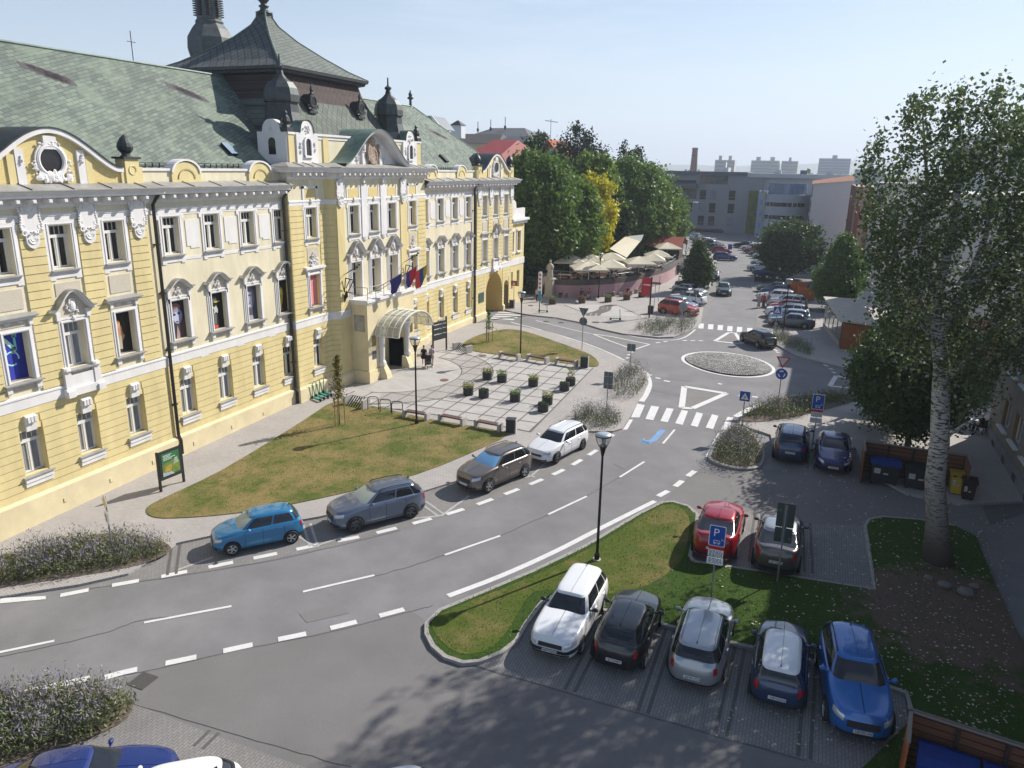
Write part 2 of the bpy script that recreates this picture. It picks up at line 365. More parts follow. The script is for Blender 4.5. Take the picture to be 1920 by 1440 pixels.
def outside_arc(p,q,r):
    out=[];k=60;cur=None
    for i in range(k):
        a=p+(q-p)*(i/k); b=p+(q-p)*((i+1)/k); m_=(a+b)/2
        if (m_-Vector(C0)).length>r:
            cur=(cur[0] if cur else a,b)
        elif cur: out.append(cur); cur=None
    if cur: out.append(cur)
    return out
for k in range(0,13):
    x=-30.2+k*1.28
    for a,b in clipseg(Vector((x,35)),Vector((x,62)),plz):
        for c,d in outside_arc(a,b,5.3): ribbon(lines,c,d,.085,PZ+.014)
for k in range(0,15):
    y=37.0+k*1.62
    for a,b in clipseg(Vector((-34,y)),Vector((-10,y)),plz):
        for c,d in outside_arc(a,b,5.3): ribbon(lines,c,d,.085,PZ+.015)
for r in (5.2,7.6):
    ap=[Vector(p) for p in arc_r(r)]
    for a,b in zip(ap,ap[1:]):
        if a.x>-30: ribbon(lines,a,b,.085,PZ+.017)
for a,b in zip(plz[6:],plz[7:]+plz[:1]):
    if (Vector(a)-Vector(b)).length>1: ribbon(lines,Vector(a),Vector(b),.10,PZ+.016)
lo=lines.build('plaza_lines',LINEM); lo['kind']='structure'
sheet('plaza_ring',[(C0[0]+5.3*math.cos(t),C0[1]+5.3*math.sin(t)) for t in np.linspace(-1.2,1.2,30)]+[(C0[0]+7.5*math.cos(t),C0[1]+7.5*math.sin(t)) for t in np.linspace(1.2,-1.2,30)],PZ+.011,PAVE)
# grass
g1=smooth_pts(A([(275,955),(300,938),(420,880),(560,795),(632,752),(700,762),(800,785),(935,808),(948,818),(900,842),(780,890),(600,935),(450,962),(330,972),(285,969)],PZ),3)
sheet('grass',g1,PZ+.035,DRYG,skirt=.04)
g2=smooth_pts(A([(868,645),(900,628),(945,618),(985,622),(1040,640),(1100,662),(1121,678),(1117,688),(1080,684),(1000,675),(930,665),(880,657)],PZ),3)
sheet('grass',g2,PZ+.035,DRYG,skirt=.04)
# lavender bed soil
sheet('bed_soil',smooth_pts(A([(-60,1130),(-10,1105),(120,1085),(250,1062),(318,1035),(300,1015),(200,1000),(60,1030),(-60,1060)],PZ),3),PZ+.02,SOIL)
# upper pavement north of the small street
KZ=.12
nkerb=[(955,583),(995,590),(1043,595),(1085,603),(1127,616),(1168,625),(1206,629),(1235,632),(1262,631),(1285,623),(1304,614),(1314,602)]
north=A(nkerb,KZ)+A([(1322,560),(1338,520),(1345,480)],KZ)
north+=[(-17.5,150),(-30,150),(-36,100),(-36,78),(-32.6,76)]
sheet('pavement',north,KZ,PAVE,skirt=.2)
sheet('kerb',band(A(nkerb,KZ),.16),KZ+.006,KERB,skirt=.14)
# wave mosaic
wv=A([(1058,572),(1130,571),(1160,574),(1200,590),(1215,594),(1110,592)],KZ)
sheet('plaza',wv,KZ+.005,SLABM)
for k in range(3):
    base=[(1102+k*10,592),(1104+k*10,588),(1118+k*9,584),(1126+k*8,580),(1127+k*8,576),(1134+k*7,573),(1148+k*5,572)]
    sheet('plaza_lines',band(smooth_pts(A(base,KZ),4,False),.42),KZ+.010,LINEM)
sheet('plaza_lines',band(A([(1058,572),(1110,592),(1160,574),(1200,592)][:2],KZ),.15),KZ+.009,LINEM)
sheet('plaza_lines',band(A([(1160,573),(1200,592)],KZ),.15),KZ+.009,LINEM)
# parking left row / right row paving, further up the street
sheet('parking_bay',A([(1304,614),(1262,631),(1314,602),(1341,556),(1352,520),(1330,520),(1310,560),(1290,600)]),0.008,PAVE2) if 0 else None
sheet('parking_bay',A([(1308,610),(1326,588),(1338,560),(1346,530),(1348,500),(1330,500),(1300,540),(1280,590),(1290,612)]),0.010,PAVE2)
sheet('parking_bay',A([(1419,612),(1418,580),(1412,550),(1408,530),(1470,530),(1530,600),(1525,620),(1440,622)]),0.010,PAVE2)
# right pavement with the kiosk
skerb=[(1432,618),(1437,628),(1444,637),(1452,643),(1470,653),(1488,663),(1512,671),(1540,678),(1580,688),(1625,697),(1700,708)]
right=A(skerb,KZ)+[(14,66.5),(14,110),(4,110)]+A([(1560,590),(1520,585),(1525,618),(1470,622)],KZ)
sheet('pavement',right,KZ,PAVE,skirt=.2)
sheet('kerb',band(A(skerb,KZ),.16),KZ+.006,KERB,skirt=.14)
# south-east pavement and beds
se=A([(1385,795),(1392,783),(1420,766),(1452,752),(1485,740),(1540,738),(1605,742),(1700,750),(1900,765)],KZ)+[(11.0,50),(11.0,41.0)]+A([(1800,945),(1700,925),(1618,880),(1605,840),(1560,836),(1520,842),(1450,838),(1445,815),(1400,800)],KZ)
sheet('pavement',se,KZ,PAVE,skirt=.2)
sheet('bed_soil',smooth_pts(A([(1390,790),(1400,776),(1450,752),(1500,742),(1605,740),(1605,752),(1520,775),(1440,790)],KZ),3),KZ+.03,SOIL)
isl=smooth_pts(A([(1332,862),(1330,850),(1345,820),(1370,798),(1395,800),(1415,815),(1432,842),(1432,865),(1415,878),(1370,876)],KZ),3)
sheet('kerb',isl,KZ,KERB,skirt=.2); 
cx=sum(p[0] for p in isl)/len(isl); cy=sum(p[1] for p in isl)/len(isl)
sheet('bed_soil',[(cx+(p[0]-cx)*.9,cy+(p[1]-cy)*.9) for p in isl],KZ+.02,SOIL)
# large grass island
gi=A([(1243,941),(1262,940),(1290,948),(1308,965),(1303,1000),(1294,1042),(1300,1052),(1385,1064),(1500,1082),(1640,1104),(1632,1050),(1622,985),(1630,973),(1655,968),(1720,973),(1790,985),(1830,1005),(1860,1080),(1905,1180),(2000,1330),(2100,1560)],KZ)+[(5.2,18.6),(2.6,18.9)]+A([(1712,1345),(1700,1298),(1545,1243),(1380,1206),(1230,1166),(1105,1136),(1040,1120),(1016,1128),(985,1170),(968,1200),(940,1222),(900,1238),(868,1241),(835,1230),(812,1210),(800,1187),(800,1168),(825,1143),(900,1112),(1000,1070),(1100,1022),(1200,962)],KZ)
sheet('grass',gi,KZ,GRNG,skirt=.2)
gk=A([(1300,1052),(1294,1042),(1303,1000),(1308,965),(1290,948),(1262,940),(1243,941),(1200,962),(1100,1022),(1000,1070),(900,1112),(825,1143),(800,1168),(800,1187),(812,1210),(835,1230),(868,1241),(900,1238),(940,1222),(968,1200),(985,1170),(1016,1128),(1040,1120),(1105,1136),(1230,1166),(1380,1206),(1545,1243),(1700,1298),(1712,1345)],KZ)
sheet('kerb',band(gk,.16),KZ+.006,KERB,skirt=.16)
sheet('kerb',band(A([(1300,1052),(1385,1064),(1500,1082),(1640,1104),(1632,1050),(1622,985),(1630,973),(1655,968),(1720,973),(1790,985)],KZ),.14),KZ+.006,KERB,skirt=.16)
sheet('grass',smooth_pts(A([(1240,948),(1285,960),(1292,1000),(1270,1060),(1180,1110),(1080,1110),(1000,1110),(960,1170),(920,1215),(860,1225),(815,1185),(830,1150),(1000,1080),(1120,1020)],KZ),3),KZ+.008,MIXG)
# path along the beige building, at grade of the court
sheet('path',A([(1618,880),(1700,925),(1800,945),(1860,985),(1835,1003),(1790,984),(1720,972),(1655,967)])+[] ,0.010,ASPH2)
sheet('path',A([(1790,985),(1830,1005),(1860,1080),(1905,1180),(2000,1330)])+[(11.0,20),(11.0,40)]+A([(1860,985)]),0.012,ASPH)
# foreground bays
bay=A([(862,1243),(900,1240),(940,1225),(968,1203),(985,1172),(1016,1130),(1040,1122),(1105,1138),(1230,1168),(1380,1208),(1545,1245),(1700,1300),(1716,1360),(1700,1480),(1508,1424),(1348,1379),(1201,1337),(1063,1298),(940,1262)])
sheet('parking_bay',bay,0.010,PAVE2)
sheet('parking_bay',A([(1296,1048),(1309,968),(1300,955),(1400,960),(1510,982),(1620,985),(1630,1050),(1638,1102),(1500,1080),(1385,1062)]),0.010,PAVE2)
sheet('parking_bay',A([(238,1352),(246,1318),(400,1378),(600,1450),(700,1490),(700,1700),(100,1700),(-100,1500)]),0.010,PAVE2)
sheet('bed_soil',smooth_pts(A([(-100,1330),(0,1305),(120,1292),(238,1305),(240,1345),(170,1385),(60,1420),(-100,1480)]),3),.05,SOIL,skirt=.1)
sheet('parking_bay',A([(1450,838),(1520,842),(1560,836),(1606,840),(1612,882),(1530,882),(1432,880)]),0.010,PAVE2)
# markings ---------------------------------------------------------------
MK=0.016
def mark(pts,m=PAINT,z=MK): return sheet('road_marking',A(pts),z,m)
def seg(p,q,w,m=PAINT,z=MK):
    a=Vector(at(*p)); b=Vector(at(*q)); return sheet('road_marking',band([a,b],w),z,m)
def pline(pts,w,m=PAINT,z=MK,sm=True):
    P=A(pts); P=smooth_pts(P,4,False) if sm else P
    return sheet('road_marking',band(P,w),z,m)
def dashes(pairs,w=.25,m=PAINT):
    for p,q in pairs: seg(p,q,w,m)
def auto_dash(pts,d,gap,w,m=PAINT):
    P=[Vector(p) for p in smooth_pts(A(pts),8,False)]; acc=0.0; cur=[P[0]]; on=True
    for a,b in zip(P,P[1:]):
        Ls=(b-a).length; pos=0.0
        while Ls-pos>1e-6:
            lim=(d if on else gap)-acc; step=min(lim,Ls-pos); pos+=step; acc+=step; pt=a+(b-a)*(pos/Ls)
            if on: cur.append(pt)
            if acc>=(d if on else gap)-1e-6:
                if on and len(cur)>1: sheet('road_marking',band(cur,w),MK,m)
                on=not on; acc=0.0; cur=[pt]
# left dashed edge
mark([(0,1122),(86,1118),(86,1124),(0,1132)])
auto_dash([(113,1117),(200,1100),(300,1082),(400,1062),(500,1042),(597,1022),(700,1001),(800,975),(890,948),(1000,906),(1068,875),(1135,834)],.95,.80,.27)
mark([(1168,806),(1176,806),(1187,787),(1180,787)])
seg((1140,822),(1150,815),.27); 
# dashed line on the near side and long solid edge
pline([(-60,1328),(0,1311),(80,1291),(170,1272)],.28)
auto_dash([(196,1271),(250,1257),(360,1234),(470,1210),(600,1183),(720,1153),(812,1128)],.95,.84,.27)
pline([(840,1118),(940,1080),(1040,1035),(1130,989),(1228,940)],.27)
auto_dash([(1234,931),(1262,915),(1290,893),(1318,872)],.9,.7,.3)
# centre line
for p,q in (((-60,1236),(102,1202)),((270,1168),(434,1137)),((568,1110),(702,1079)),((834,1041),(938,1005)),((1028,965),(1100,931)),((1162,895),(1208,866)),((1243,832),(1265,806))): seg(p,q,.13,PAINT)
# right edge near the island
pline([(1327,857),(1336,840),(1343,826),(1352,811)],.27)
auto_dash([(1290,893),(1315,872),(1326,860)],.8,.5,.3) if 0 else None
# zebra 1
for q in ([(1183,783),(1199,783),(1209,760),(1195,757)],[(1210,786),(1225,788),(1236,763),(1221,761)],[(1238,790),(1252,792),(1263,767),(1250,765)],[(1266,794),(1280,797),(1290,771),(1278,769)],[(1295,798),(1308,801),(1318,776),(1306,773)],[(1323,802),(1337,805),(1347,780),(1335,777)],[(1352,806),(1366,807),(1375,783),(1364,782)]): mark(q)
# zebra 2
for u0,v0 in ((1310,607),(1328,608.5),(1346,610),(1364,612),(1382,613.5),(1401,615.5),(1420,618)): mark([(u0-1,v0+9),(u0+9,v0+9.5),(u0+10,v0),(u0,v0-.5)])
# zebra at the archway
for k in range(4): seg((917+k*5,601-k*4.2),(962+k*7,600-k*3.3),.42,PAINTW) if 0 else None
for (a,b) in (((921,596.5),(964,599.5)),((925,593),(970,595.5)),((929,589.5),(977,591.5)),((933,585.5),(982,588))): seg(a,b,.55,PAINT)
# edge lines of the small street
pline([(958,604),(975,609),(1000,615),(1060,632),(1106,647),(1140,661),(1172,676)],.16)
pline([(992,591),(1043,598),(1085,606),(1127,618),(1168,627),(1206,634),(1258,638),(1285,632),(1304,618)],.16)
pline([(1005,601),(1043,611),(1080,620),(1110,626)],.13,sm=False)
# splitter islands
def splitter(tri,w=.28):
    P=A(tri); cxx=sum(p[0] for p in P)/len(P); cyy=sum(p[1] for p in P)/len(P)
    sheet('traffic_island',P,0.012,PAVE3)
    for a,b in zip(P,P[1:]+P[:1]): sheet('road_marking',band([Vector(a),Vector(b)],w),MK+.004,PAINT)
splitter([(1110,626),(1150,632),(1218,646),(1189,656),(1145,640)],.18)
splitter([(1283,725),(1362,738),(1298,766),(1278,765)],.42)
splitter([(1366,624),(1378,624),(1392,645),(1340,640)],.34)
splitter([(1568,705),(1640,720),(1640,732),(1556,724)],.34)
# seams, cracks and patched rectangles of older asphalt
SEAM=mat('tar_seam',(.075,.072,.072),.9); PATCH=mat('old_patch',(.175,.17,.17),.92,var=.12,scale=40,bump=.25,bscale=120); PATCH2=mat('pale_patch',(.235,.23,.232),.92,var=.12,scale=40,bump=.25,bscale=120)
for pts_ in ([(0,1231),(60,1220),(130,1203),(200,1186),(262,1164),(330,1156)],[(180,1279),(330,1246),(470,1215),(620,1186),(770,1147),(812,1136)],[(148,1107),(311,1084),(480,1057),(600,1032),(750,995)],[(702,1081),(770,1062),(834,1041)],[(938,1005),(985,984),(1028,965)],[(250,1320),(420,1372),(560,1412),(660,1440)],[(880,1246),(1063,1300),(1201,1340),(1348,1382),(1508,1427)],[(1100,931),(1130,913),(1162,895)],[(1215,730),(1262,740),(1283,742)]):
    P=[Vector(p) for p in smooth_pts(A(pts_),5,False)]; P=[p+Vector((rnd.uniform(-.03,.03),rnd.uniform(-.03,.03))) for p in P]; sheet('asphalt_seam',band(P,.022),.0145,SEAM)
for q_,m_ in (([(560,1150),(640,1132),(655,1150),(575,1168)],PATCH),([(1150,870),(1190,848),(1210,858),(1170,880)],PATCH),([(1255,700),(1300,706),(1296,716),(1250,710)],PATCH)): sheet('asphalt_patch',A(q_),.0125,m_)
# circle dashes
auto_dash([(1174,683),(1179,675),(1185,660)],.6,.5,.3) if 0 else None
for p,q in (((1173,672),(1179,671)),((1176,666),(1182,665)),((1181,661),(1187,660)),((1230,643),(1238,642)),((1244,641),(1251,640.5)),((1280,639),(1288,638.5)),((1295,639),(1303,638.7)),((1310,639),(1318,639)),((1215,702.5),(1222,704)),((1229,708.5),(1238,710)),((1245,714),(1256,716)),((1385,742),(1396,743)),((1410,744),(1421,745)),((1347,719),(1353,721)),((1535,679),(1544,681)),((1544,684),(1553,687)),((1555,691),(1561,693)),((1560,697.5),(1567,700))): seg(p,q,.26)
pline([(1202,753),(1213,735),(1217,718),(1211,700),(1206,697)],.45)
pline([(1380,782),(1400,770),(1428,758)],.45)
pline([(1512,673),(1560,683),(1620,700)],.2)
seg((1454,660),(1461,662),.2); seg((1442,650),(1458,659),.2)
# blue chalk arrow
pline([(1243,806),(1232,818),(1222,827),(1204,829)],.38,BLUEP); mark([(1200,829),(1209,821),(1208,834)],BLUEP); seg((1208,828),(1222,832),.2,BLUEP)
# roundabout centre
ctr=[(1260+a*220/1920,620+b*220/1920) for a,b in [(165,480),(370,360),(650,343),(900,355),(1200,413),(1500,500),(1705,640),(1650,710),(1500,745),(1250,775),(950,755),(700,705),(440,640),(260,570)]]
cp=A(ctr); cxr=sum(p[0] for p in cp)/len(cp); cyr=sum(p[1] for p in cp)/len(cp)
_a=np.array([math.atan2(p[1]-cyr,p[0]-cxr) for p in cp]); _r=np.array([math.hypot(p[0]-cxr,p[1]-cyr) for p in cp])
_M=np.c_[np.ones(len(_a)),np.cos(_a),np.sin(_a),np.cos(2*_a),np.sin(2*_a)]; _q=np.linalg.lstsq(_M,_r,rcond=None)[0]
cp=[(cxr+R_*math.cos(t),cyr+R_*math.sin(t)) for t in np.linspace(0,2*math.pi,65)[:-1] for R_ in (float(_q@[1,math.cos(t),math.sin(t),math.cos(2*t),math.sin(2*t)]),)]
cxr=sum(p[0] for p in cp)/len(cp); cyr=sum(p[1] for p in cp)/len(cp)
sc_=lambda k:[(cxr+(p[0]-cxr)*k,cyr+(p[1]-cyr)*k) for p in cp]
sheet('roundabout_ring',cp,MK,PAINT); sheet('roundabout_edge',sc_(.93),MK+.004,PAVE3)
# cobbles: laid as little setts in rings
co=MB(); 
rr=.86; cobcol=[mat('sett_grey',(.22,.215,.21),.8,var=.2,scale=9),mat('sett_light',(.36,.35,.33),.8,var=.2,scale=9)]
dome=lambda q:.02+.22*(1-q*q)
rows=[]
sheet('roundabout_bed',sc_(.90),MK+.008,COBB)
dm=MB(); rows=[[ (cxr+(p[0]-cxr)*k,cyr+(p[1]-cyr)*k,g(cxr,cyr)+dome(k)) for p in cp] for k in (.9,.7,.5,.3,.1,.01)]; dm.grid(rows,True); dmo=dm.build('roundabout_mound',COBB,smooth=True); dmo['kind']='structure'
k=.88; import bisect
while k>.04:
    ring=[Vector((cxr+(p[0]-cxr)*k,cyr+(p[1]-cyr)*k)) for p in cp]; ring.append(ring[0])
    tot=sum((b-a).length for a,b in zip(ring,ring[1:])); n=max(4,int(tot/.20)); pos=0;i=0;acc=0.0
    lens=[(b-a).length for a,b in zip(ring,ring[1:])]
    for j in range(n):
        t=tot*(j+.5*(int(k*100)%2)*.5)/n
        while i<len(lens)-1 and acc+lens[i]<t: acc+=lens[i]; i+=1
        a,b=ring[i],ring[i+1]; d=(b-a).normalized(); p=a+d*(t-acc); nn=Vector((-d.y,d.x)); z=g(cxr,cyr)+dome(k)+.018
        h=.072;w=.062; q=[p+d*(-h)+nn*w,p+d*(-h)-nn*w,p+d*h-nn*w,p+d*h+nn*w]
        ang=math.atan2(p.y-cyr,p.x-cxr); co.mi=1 if (rnd.random()<.45 or abs((ang/(math.pi/3)+.25)%1-.5)>.47) else 0
        zj=z+rnd.uniform(-.01,.012)
        co.add([(v.x,v.y,zj) for v in q]+[(v.x,v.y,zj-.04) for v in q],[(0,1,2,3),(0,4,5,1),(1,5,6,2),(2,6,7,3),(3,7,4,0)])
    k-=.043 if k>.2 else .03
coo=co.build('roundabout_cobbles',cobcol); coo['kind']='structure'
# parking bay dividers: dark stone double lines
def divider(p,q,m=LINEM):
    a=Vector(at(*p)); b=Vector(at(*q)); n=(b-a).normalized(); n=Vector((-n.y,n.x))*.16
    for s_ in (-1,1): sheet('bay_divider',band([a+n*s_,b+n*s_],.11),0.017,m)
for p,q in (((1068,1296),(1148,1140)),((1205,1336),(1262,1168)),((1352,1378),(1390,1205)),((1508,1422),(1520,1235)),((1412,1055),(1422,960)),((1516,1075),(1512,980)),((1520,880),(1523,838))): divider(p,q)
divider((322,1078),(330,1022)); divider((372,1402),(402,1372)); 
for p,q in (((588,1024),(575,983)),((828,967),(793,942))): divider(p,q,PAINTW)
for p,q in (((590,1025),(550,1000)),((590,1025),(640,1008)),((828,967),(880,930)),((828,967),(755,975)),((996,893),(1030,862)),((996,893),(940,905)),((330,1070),(400,1045)),((1003,895),(985,890))): seg(p,q,.12,PAINTW)
# drains and manholes
MANH=mat('iron_cover',(.09,.085,.08),.6,.3,var=.3,scale=20); RUSTC=mat('rusty_cover',(.16,.08,.055),.8,var=.3,scale=9)
def cover(u,v,r,m,z,n=16,sq=False):
    x,y=at(u,v,z if z>.05 else 0); pts=[(x+r*math.cos(6.2832*i/n),y+r*math.sin(6.2832*i/n)) for i in range(n)] if not sq else [(x-r,y-r),(x+r,y-r),(x+r,y+r),(x-r,y+r)]
    o=sheet('manhole_cover',pts,z+.022,m,kind=None); return o
for i,(u,v,r,m,z,l) in enumerate(((833,713,.33,RUSTC,PZ,'rusty round manhole cover in the ring of the plaza'),(905,667,.33,RUSTC,PZ,'rusty manhole cover beside the plaza benches'),(1117,604.5,.4,MANH,KZ,'dark manhole cover on the pavement near the wave mosaic'),(1024,603,.3,MANH,0,'dark manhole cover in the narrow street nearer the arch'),(1052,605,.3,MANH,0,'dark manhole cover in the narrow street nearer the give way sign'),(995,573,.3,MANH,KZ,'dark manhole cover before the stairs'),(268,1277,.33,MANH,0,'square iron drain cover beside the dashed line'))):
    o=cover(u,v,r,m,z,sq=(i==6)); o['label']=l; o['category']='manhole cover'
# ================================================================ THE YELLOW HISTORIC HALL
YEL=mat('yellow_render',(.69,.575,.29),.9,var=.06,scale=1.6,var2=.14,scale2=.8,stretch=(1,1,.3))
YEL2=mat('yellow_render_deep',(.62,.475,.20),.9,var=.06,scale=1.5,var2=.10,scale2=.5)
CRE=mat('cream_render',(.72,.65,.47),.9,var=.05,scale=1.8,var2=.16,scale2=.9,stretch=(1,1,.3))
PLI=mat('plinth_render',(.70,.60,.38),.9,var=.07,scale=1.2,var2=.14,scale2=.8)
WHT=mat('white_render',(.74,.72,.71),.85,var=.05,scale=2,var2=.16,scale2=1.1,stretch=(1,1,.35))
PEB=mat('pebble_dash',(.55,.49,.40),.95,var=.25,scale=28,bump=.8,bscale=60)
PEBY=mat('pebble_dash_yellow',(.66,.53,.24),.95,var=.22,scale=26,bump=.8,bscale=60)
ZINC=mat('zinc_sheet',(.36,.35,.33),.55,.15,var=.18,scale=2.5,var2=.25,scale2=.8)
DKM=mat('dark_copper',(.045,.050,.052),.5,.3,var=.35,scale=3)
COPG=mat('green_copper',(.13,.20,.17),.6,.1,var=.3,scale=2.2,var2=.3,scale2=.7)
FRM=mat('window_paint',(.68,.67,.64),.5)
REV=mat('window_reveal',(.62,.57,.50),.9)
GLD=mat('dark_glass',(.020,.017,.018),.08,spec=.6)
GLC=mat('curtained_glass',(.22,.235,.28),.15,var=.25,scale=1.6,spec=.5,stretch=(1,3,.4))
IRON=mat('black_iron',(.018,.018,.020),.45,.5)
HX,HY,HZ=-31.2,48.15,1.3
hall=thing('historic_hall','long yellow and cream baroque revival hall with green slate roof and onion domes','building',(HX,HY,HZ))
GRP=dict()
def wall(mb,X,y0,y1,z0,z1,holes=(),depth=.32):
    ys=sorted(set([y0,y1]+[v for h in holes for v in h[:2] if y0<v<y1])); zs=sorted(set([z0,z1]+[v for h in holes for v in h[2:4] if z0<v<z1]))
    for a,b in zip(ys,ys[1:]):
        for c,d in zip(zs,zs[1:]):
            ym=(a+b)/2; zm=(c+d)/2
            if any(h[0]<ym<h[1] and h[2]<zm<h[3] for h in holes): continue
            mb.add([(X,a,c),(X,b,c),(X,b,d),(X,a,d)],[(0,1,2,3)])
    for h in holes:
        a,b,c,d=h[:4]
        if not(y0<=a and b<=y1 and z0<=c and d<=z1): continue
        e=X-depth
        mb.add([(X,a,c),(X,b,c),(X,b,d),(X,a,d),(e,a,c),(e,b,c),(e,b,d),(e,a,d)],[(0,4,5,1),(1,5,6,2),(2,6,7,3),(3,7,4,0)])
def courses(mb,X,y0,y1,z0,z1,holes=(),n=None,h=.375,gap=.04,proud=.035):
    n=n or max(1,round((z1-z0)/h)); hh=(z1-z0)/n
    for k in range(n):
        c=z0+k*hh+gap/2; d=z0+(k+1)*hh-gap/2; segs=[(y0,y1)]
        for q in holes:
            if q[2]<d-.02 and q[3]>c+.02:
                segs=[t for s_ in segs for t in ((s_[0],min(s_[1],q[0])),(max(s_[0],q[1]),s_[1])) if t[1]-t[0]>.03]
        for a,b in segs: mb.box(X-.02,X+proud,a,b,c,d)
G_=(3.17,5.16); F_=(7.40,9.48); U_=(11.93,13.82)
Lw=[29.55+2.88*k+.53 for k in range(4)]; Rw=[2*HY-y for y in Lw][::-1]
Lr=[20.95,23.71,26.48]; Rr=[2*HY-y for y in Lr][::-1]
ww=.53
# ---- walls
holes=[]
for y in Lw+Rw+Lr: holes.append((y-ww,y+ww,*G_))
for y in Lw+Rw+Lr+Rr: holes+= [(y-ww,y+ww,*F_),(y-ww,y+ww,*U_)]
XR=HX+.14   # risalit plane
mbC=MB(); mbY=MB(); mbR=MB()
def pick(l,a,b): return [h for h in holes if a<=h[0] and h[1]<=b]
wings=((28.55,39.25),(57.05,67.75)); riss=((8.0,28.55),(67.75,77.1))
for a,b in wings:
    H_=pick(holes,a,b)
    wall(mbY,HX,a,b,1.0,6.3,[h for h in H_ if h[2]<5])
    wall(mbC,HX,a,b,6.3,15.4,[h for h in H_ if h[2]>5])
    courses(mbR,HX,a+.12,b-.02,2.16,6.16,[(h[0]-.02,h[1]+.02,h[2]-.12,h[3]) for h in H_ if h[2]<5]+[((h[0]+h[1])/2-.5,(h[0]+h[1])/2+.5,5.1,5.55) for h in H_ if h[2]<5],n=11)
for (a,b),arch in zip(riss,(0,1)):
    H_=pick(holes,a,b)
    AH=[(70.2,74.6,0.5,5.95),(75.05,76.4,.5,4.75)] if arch else []
    wall(mbY,XR,a,b,1.0,6.3,[h for h in H_ if h[2]<5]+AH,depth=.42)
    wall(mbC,XR,a,b,6.3,15.4,[h for h in H_ if h[2]>5],depth=.42)
    courses(mbR,XR,a+.02,b-.02,2.16,6.16,[(h[0]-.02,h[1]+.02,h[2]-.12,h[3]) for h in H_ if h[2]<5]+AH+[((h[0]+h[1])/2-.5,(h[0]+h[1])/2+.5,5.1,5.55) for h in H_ if h[2]<5],n=11)
    pil=[27.9,25.1,22.35,19.6,16.8,14,11] if not arch else [2*HY-y for y in (27.9,25.1,22.35,19.6)]
    for p in pil: courses(mbR,XR,p-.56,p+.56,6.75,14.0,n=20,proud=.07)
    if arch: mbC.box(XR-.5,XR,77.095,77.1,0,1)
mbC.box(XR-2,XR-.001,28.549,28.55,6.3,15.4)
# side end wall and back body
mbC.add([(XR,77.1,1),(XR,77.1,15.4),(HX-13.5,77.1,15.4),(HX-13.5,77.1,1)],[(0,1,2,3)])
mbC.add([(HX-13.5,8,1),(HX-13.5,77.1,1),(HX-13.5,77.1,16),(HX-13.5,8,16)],[(0,1,2,3)])
# arch infill: spandrels, soffit and back wall of the passage
def archfill(mb,X,yc,r,zs,ztop,a,b,depth,n=14):
    pts=[(yc+r*math.cos(math.pi*i/n),zs+r*math.sin(math.pi*i/n)*((ztop-zs)/r)) for i in range(n+1)]
    for i in range(n):
        (y0,z0),(y1,z1)=pts[i],pts[i+1]
        mb.add([(X+.004,y0,z0),(X+.004,y0,ztop+.03),(X+.004,y1,ztop+.03),(X+.004,y1,z1)],[(0,1,2,3)])
        mb.add([(X+.004,y0,z0),(X+.004,y1,z1),(X-depth,y1,z1),(X-depth,y0,z0)],[(0,1,2,3)])
am=MB(); archfill(am,XR,72.4,2.2,3.75,5.95,70.2,74.6,3.2); archfill(am,XR,75.72,.675,4.07,4.75,75.05,76.4,.5)
am.add([(XR,70.2,.9),(XR,70.2,3.76),(XR-3.2,70.2,3.76),(XR-3.2,70.2,.9)],[(0,1,2,3)]); am.add([(XR,74.6,.9),(XR,74.6,3.76),(XR-3.2,74.6,3.76),(XR-3.2,74.6,.9)],[(0,1,2,3)])
am.add([(XR-3.2,70.2,.9),(XR-3.2,74.6,.9),(XR-3.2,74.6,6),(XR-3.2,70.2,6)],[(0,1,2,3)]); am.add([(XR-.5,75.05,.9),(XR-.5,76.4,.9),(XR-.5,76.4,4.8),(XR-.5,75.05,4.8)],[(0,1,2,3)])
am.build('archway',YEL2,hall,world=True)
# ---- central block: bays, chamfers, centre
XB,XC=-30.85,-30.3
cH=[]; 
for y in (41.45,2*HY-41.45): cH+=[(y-.5,y+.5,*G_),(y-.5,y+.5,*F_),(y-.52,y+.52,*U_)]
cF=[]
for y in (45.6,48.15,50.7): cF+=[(y-.57,y+.57,7.4,9.9),(y-.57,y+.57,*U_)]
for a,b in ((39.25,43.0),(2*HY-43,57.05)):
    H_=[h for h in cH if a<=h[0] and h[1]<=b]; wall(mbY,XB,a,b,1.0,6.3,[h for h in H_ if h[2]<5]); wall(mbY,XB,a,b,6.3,14.2,[h for h in H_ if h[2]>5]); wall(mbC,XB,a,b,14.2,16.5)
    l=[(h[0]-.02,h[1]+.02,h[2]-.12,h[3]) for h in H_ if h[2]<5]
    courses(mbR,XB,a,b,2.16,6.16,l+[(H_[0][0]+.1,H_[0][1]-.1,5.1,5.55)],n=11)
    courses(mbR,XB,a+.02,b-.02,6.7,14.1,[(H_[0][0]-.36,H_[0][1]+.36,6.0,14.2)],n=20)
wall(mbY,XC,43.5,2*HY-43.5,1.0,6.3); wall(mbC,XC,43.5,2*HY-43.5,6.3,16.5,cF,depth=.45)
for a in (43.5,2*HY-43.5-.85-.02): 
    mbR.box(XC-.01,XC+.05,a+.02,a+.85,6.75,15.3)
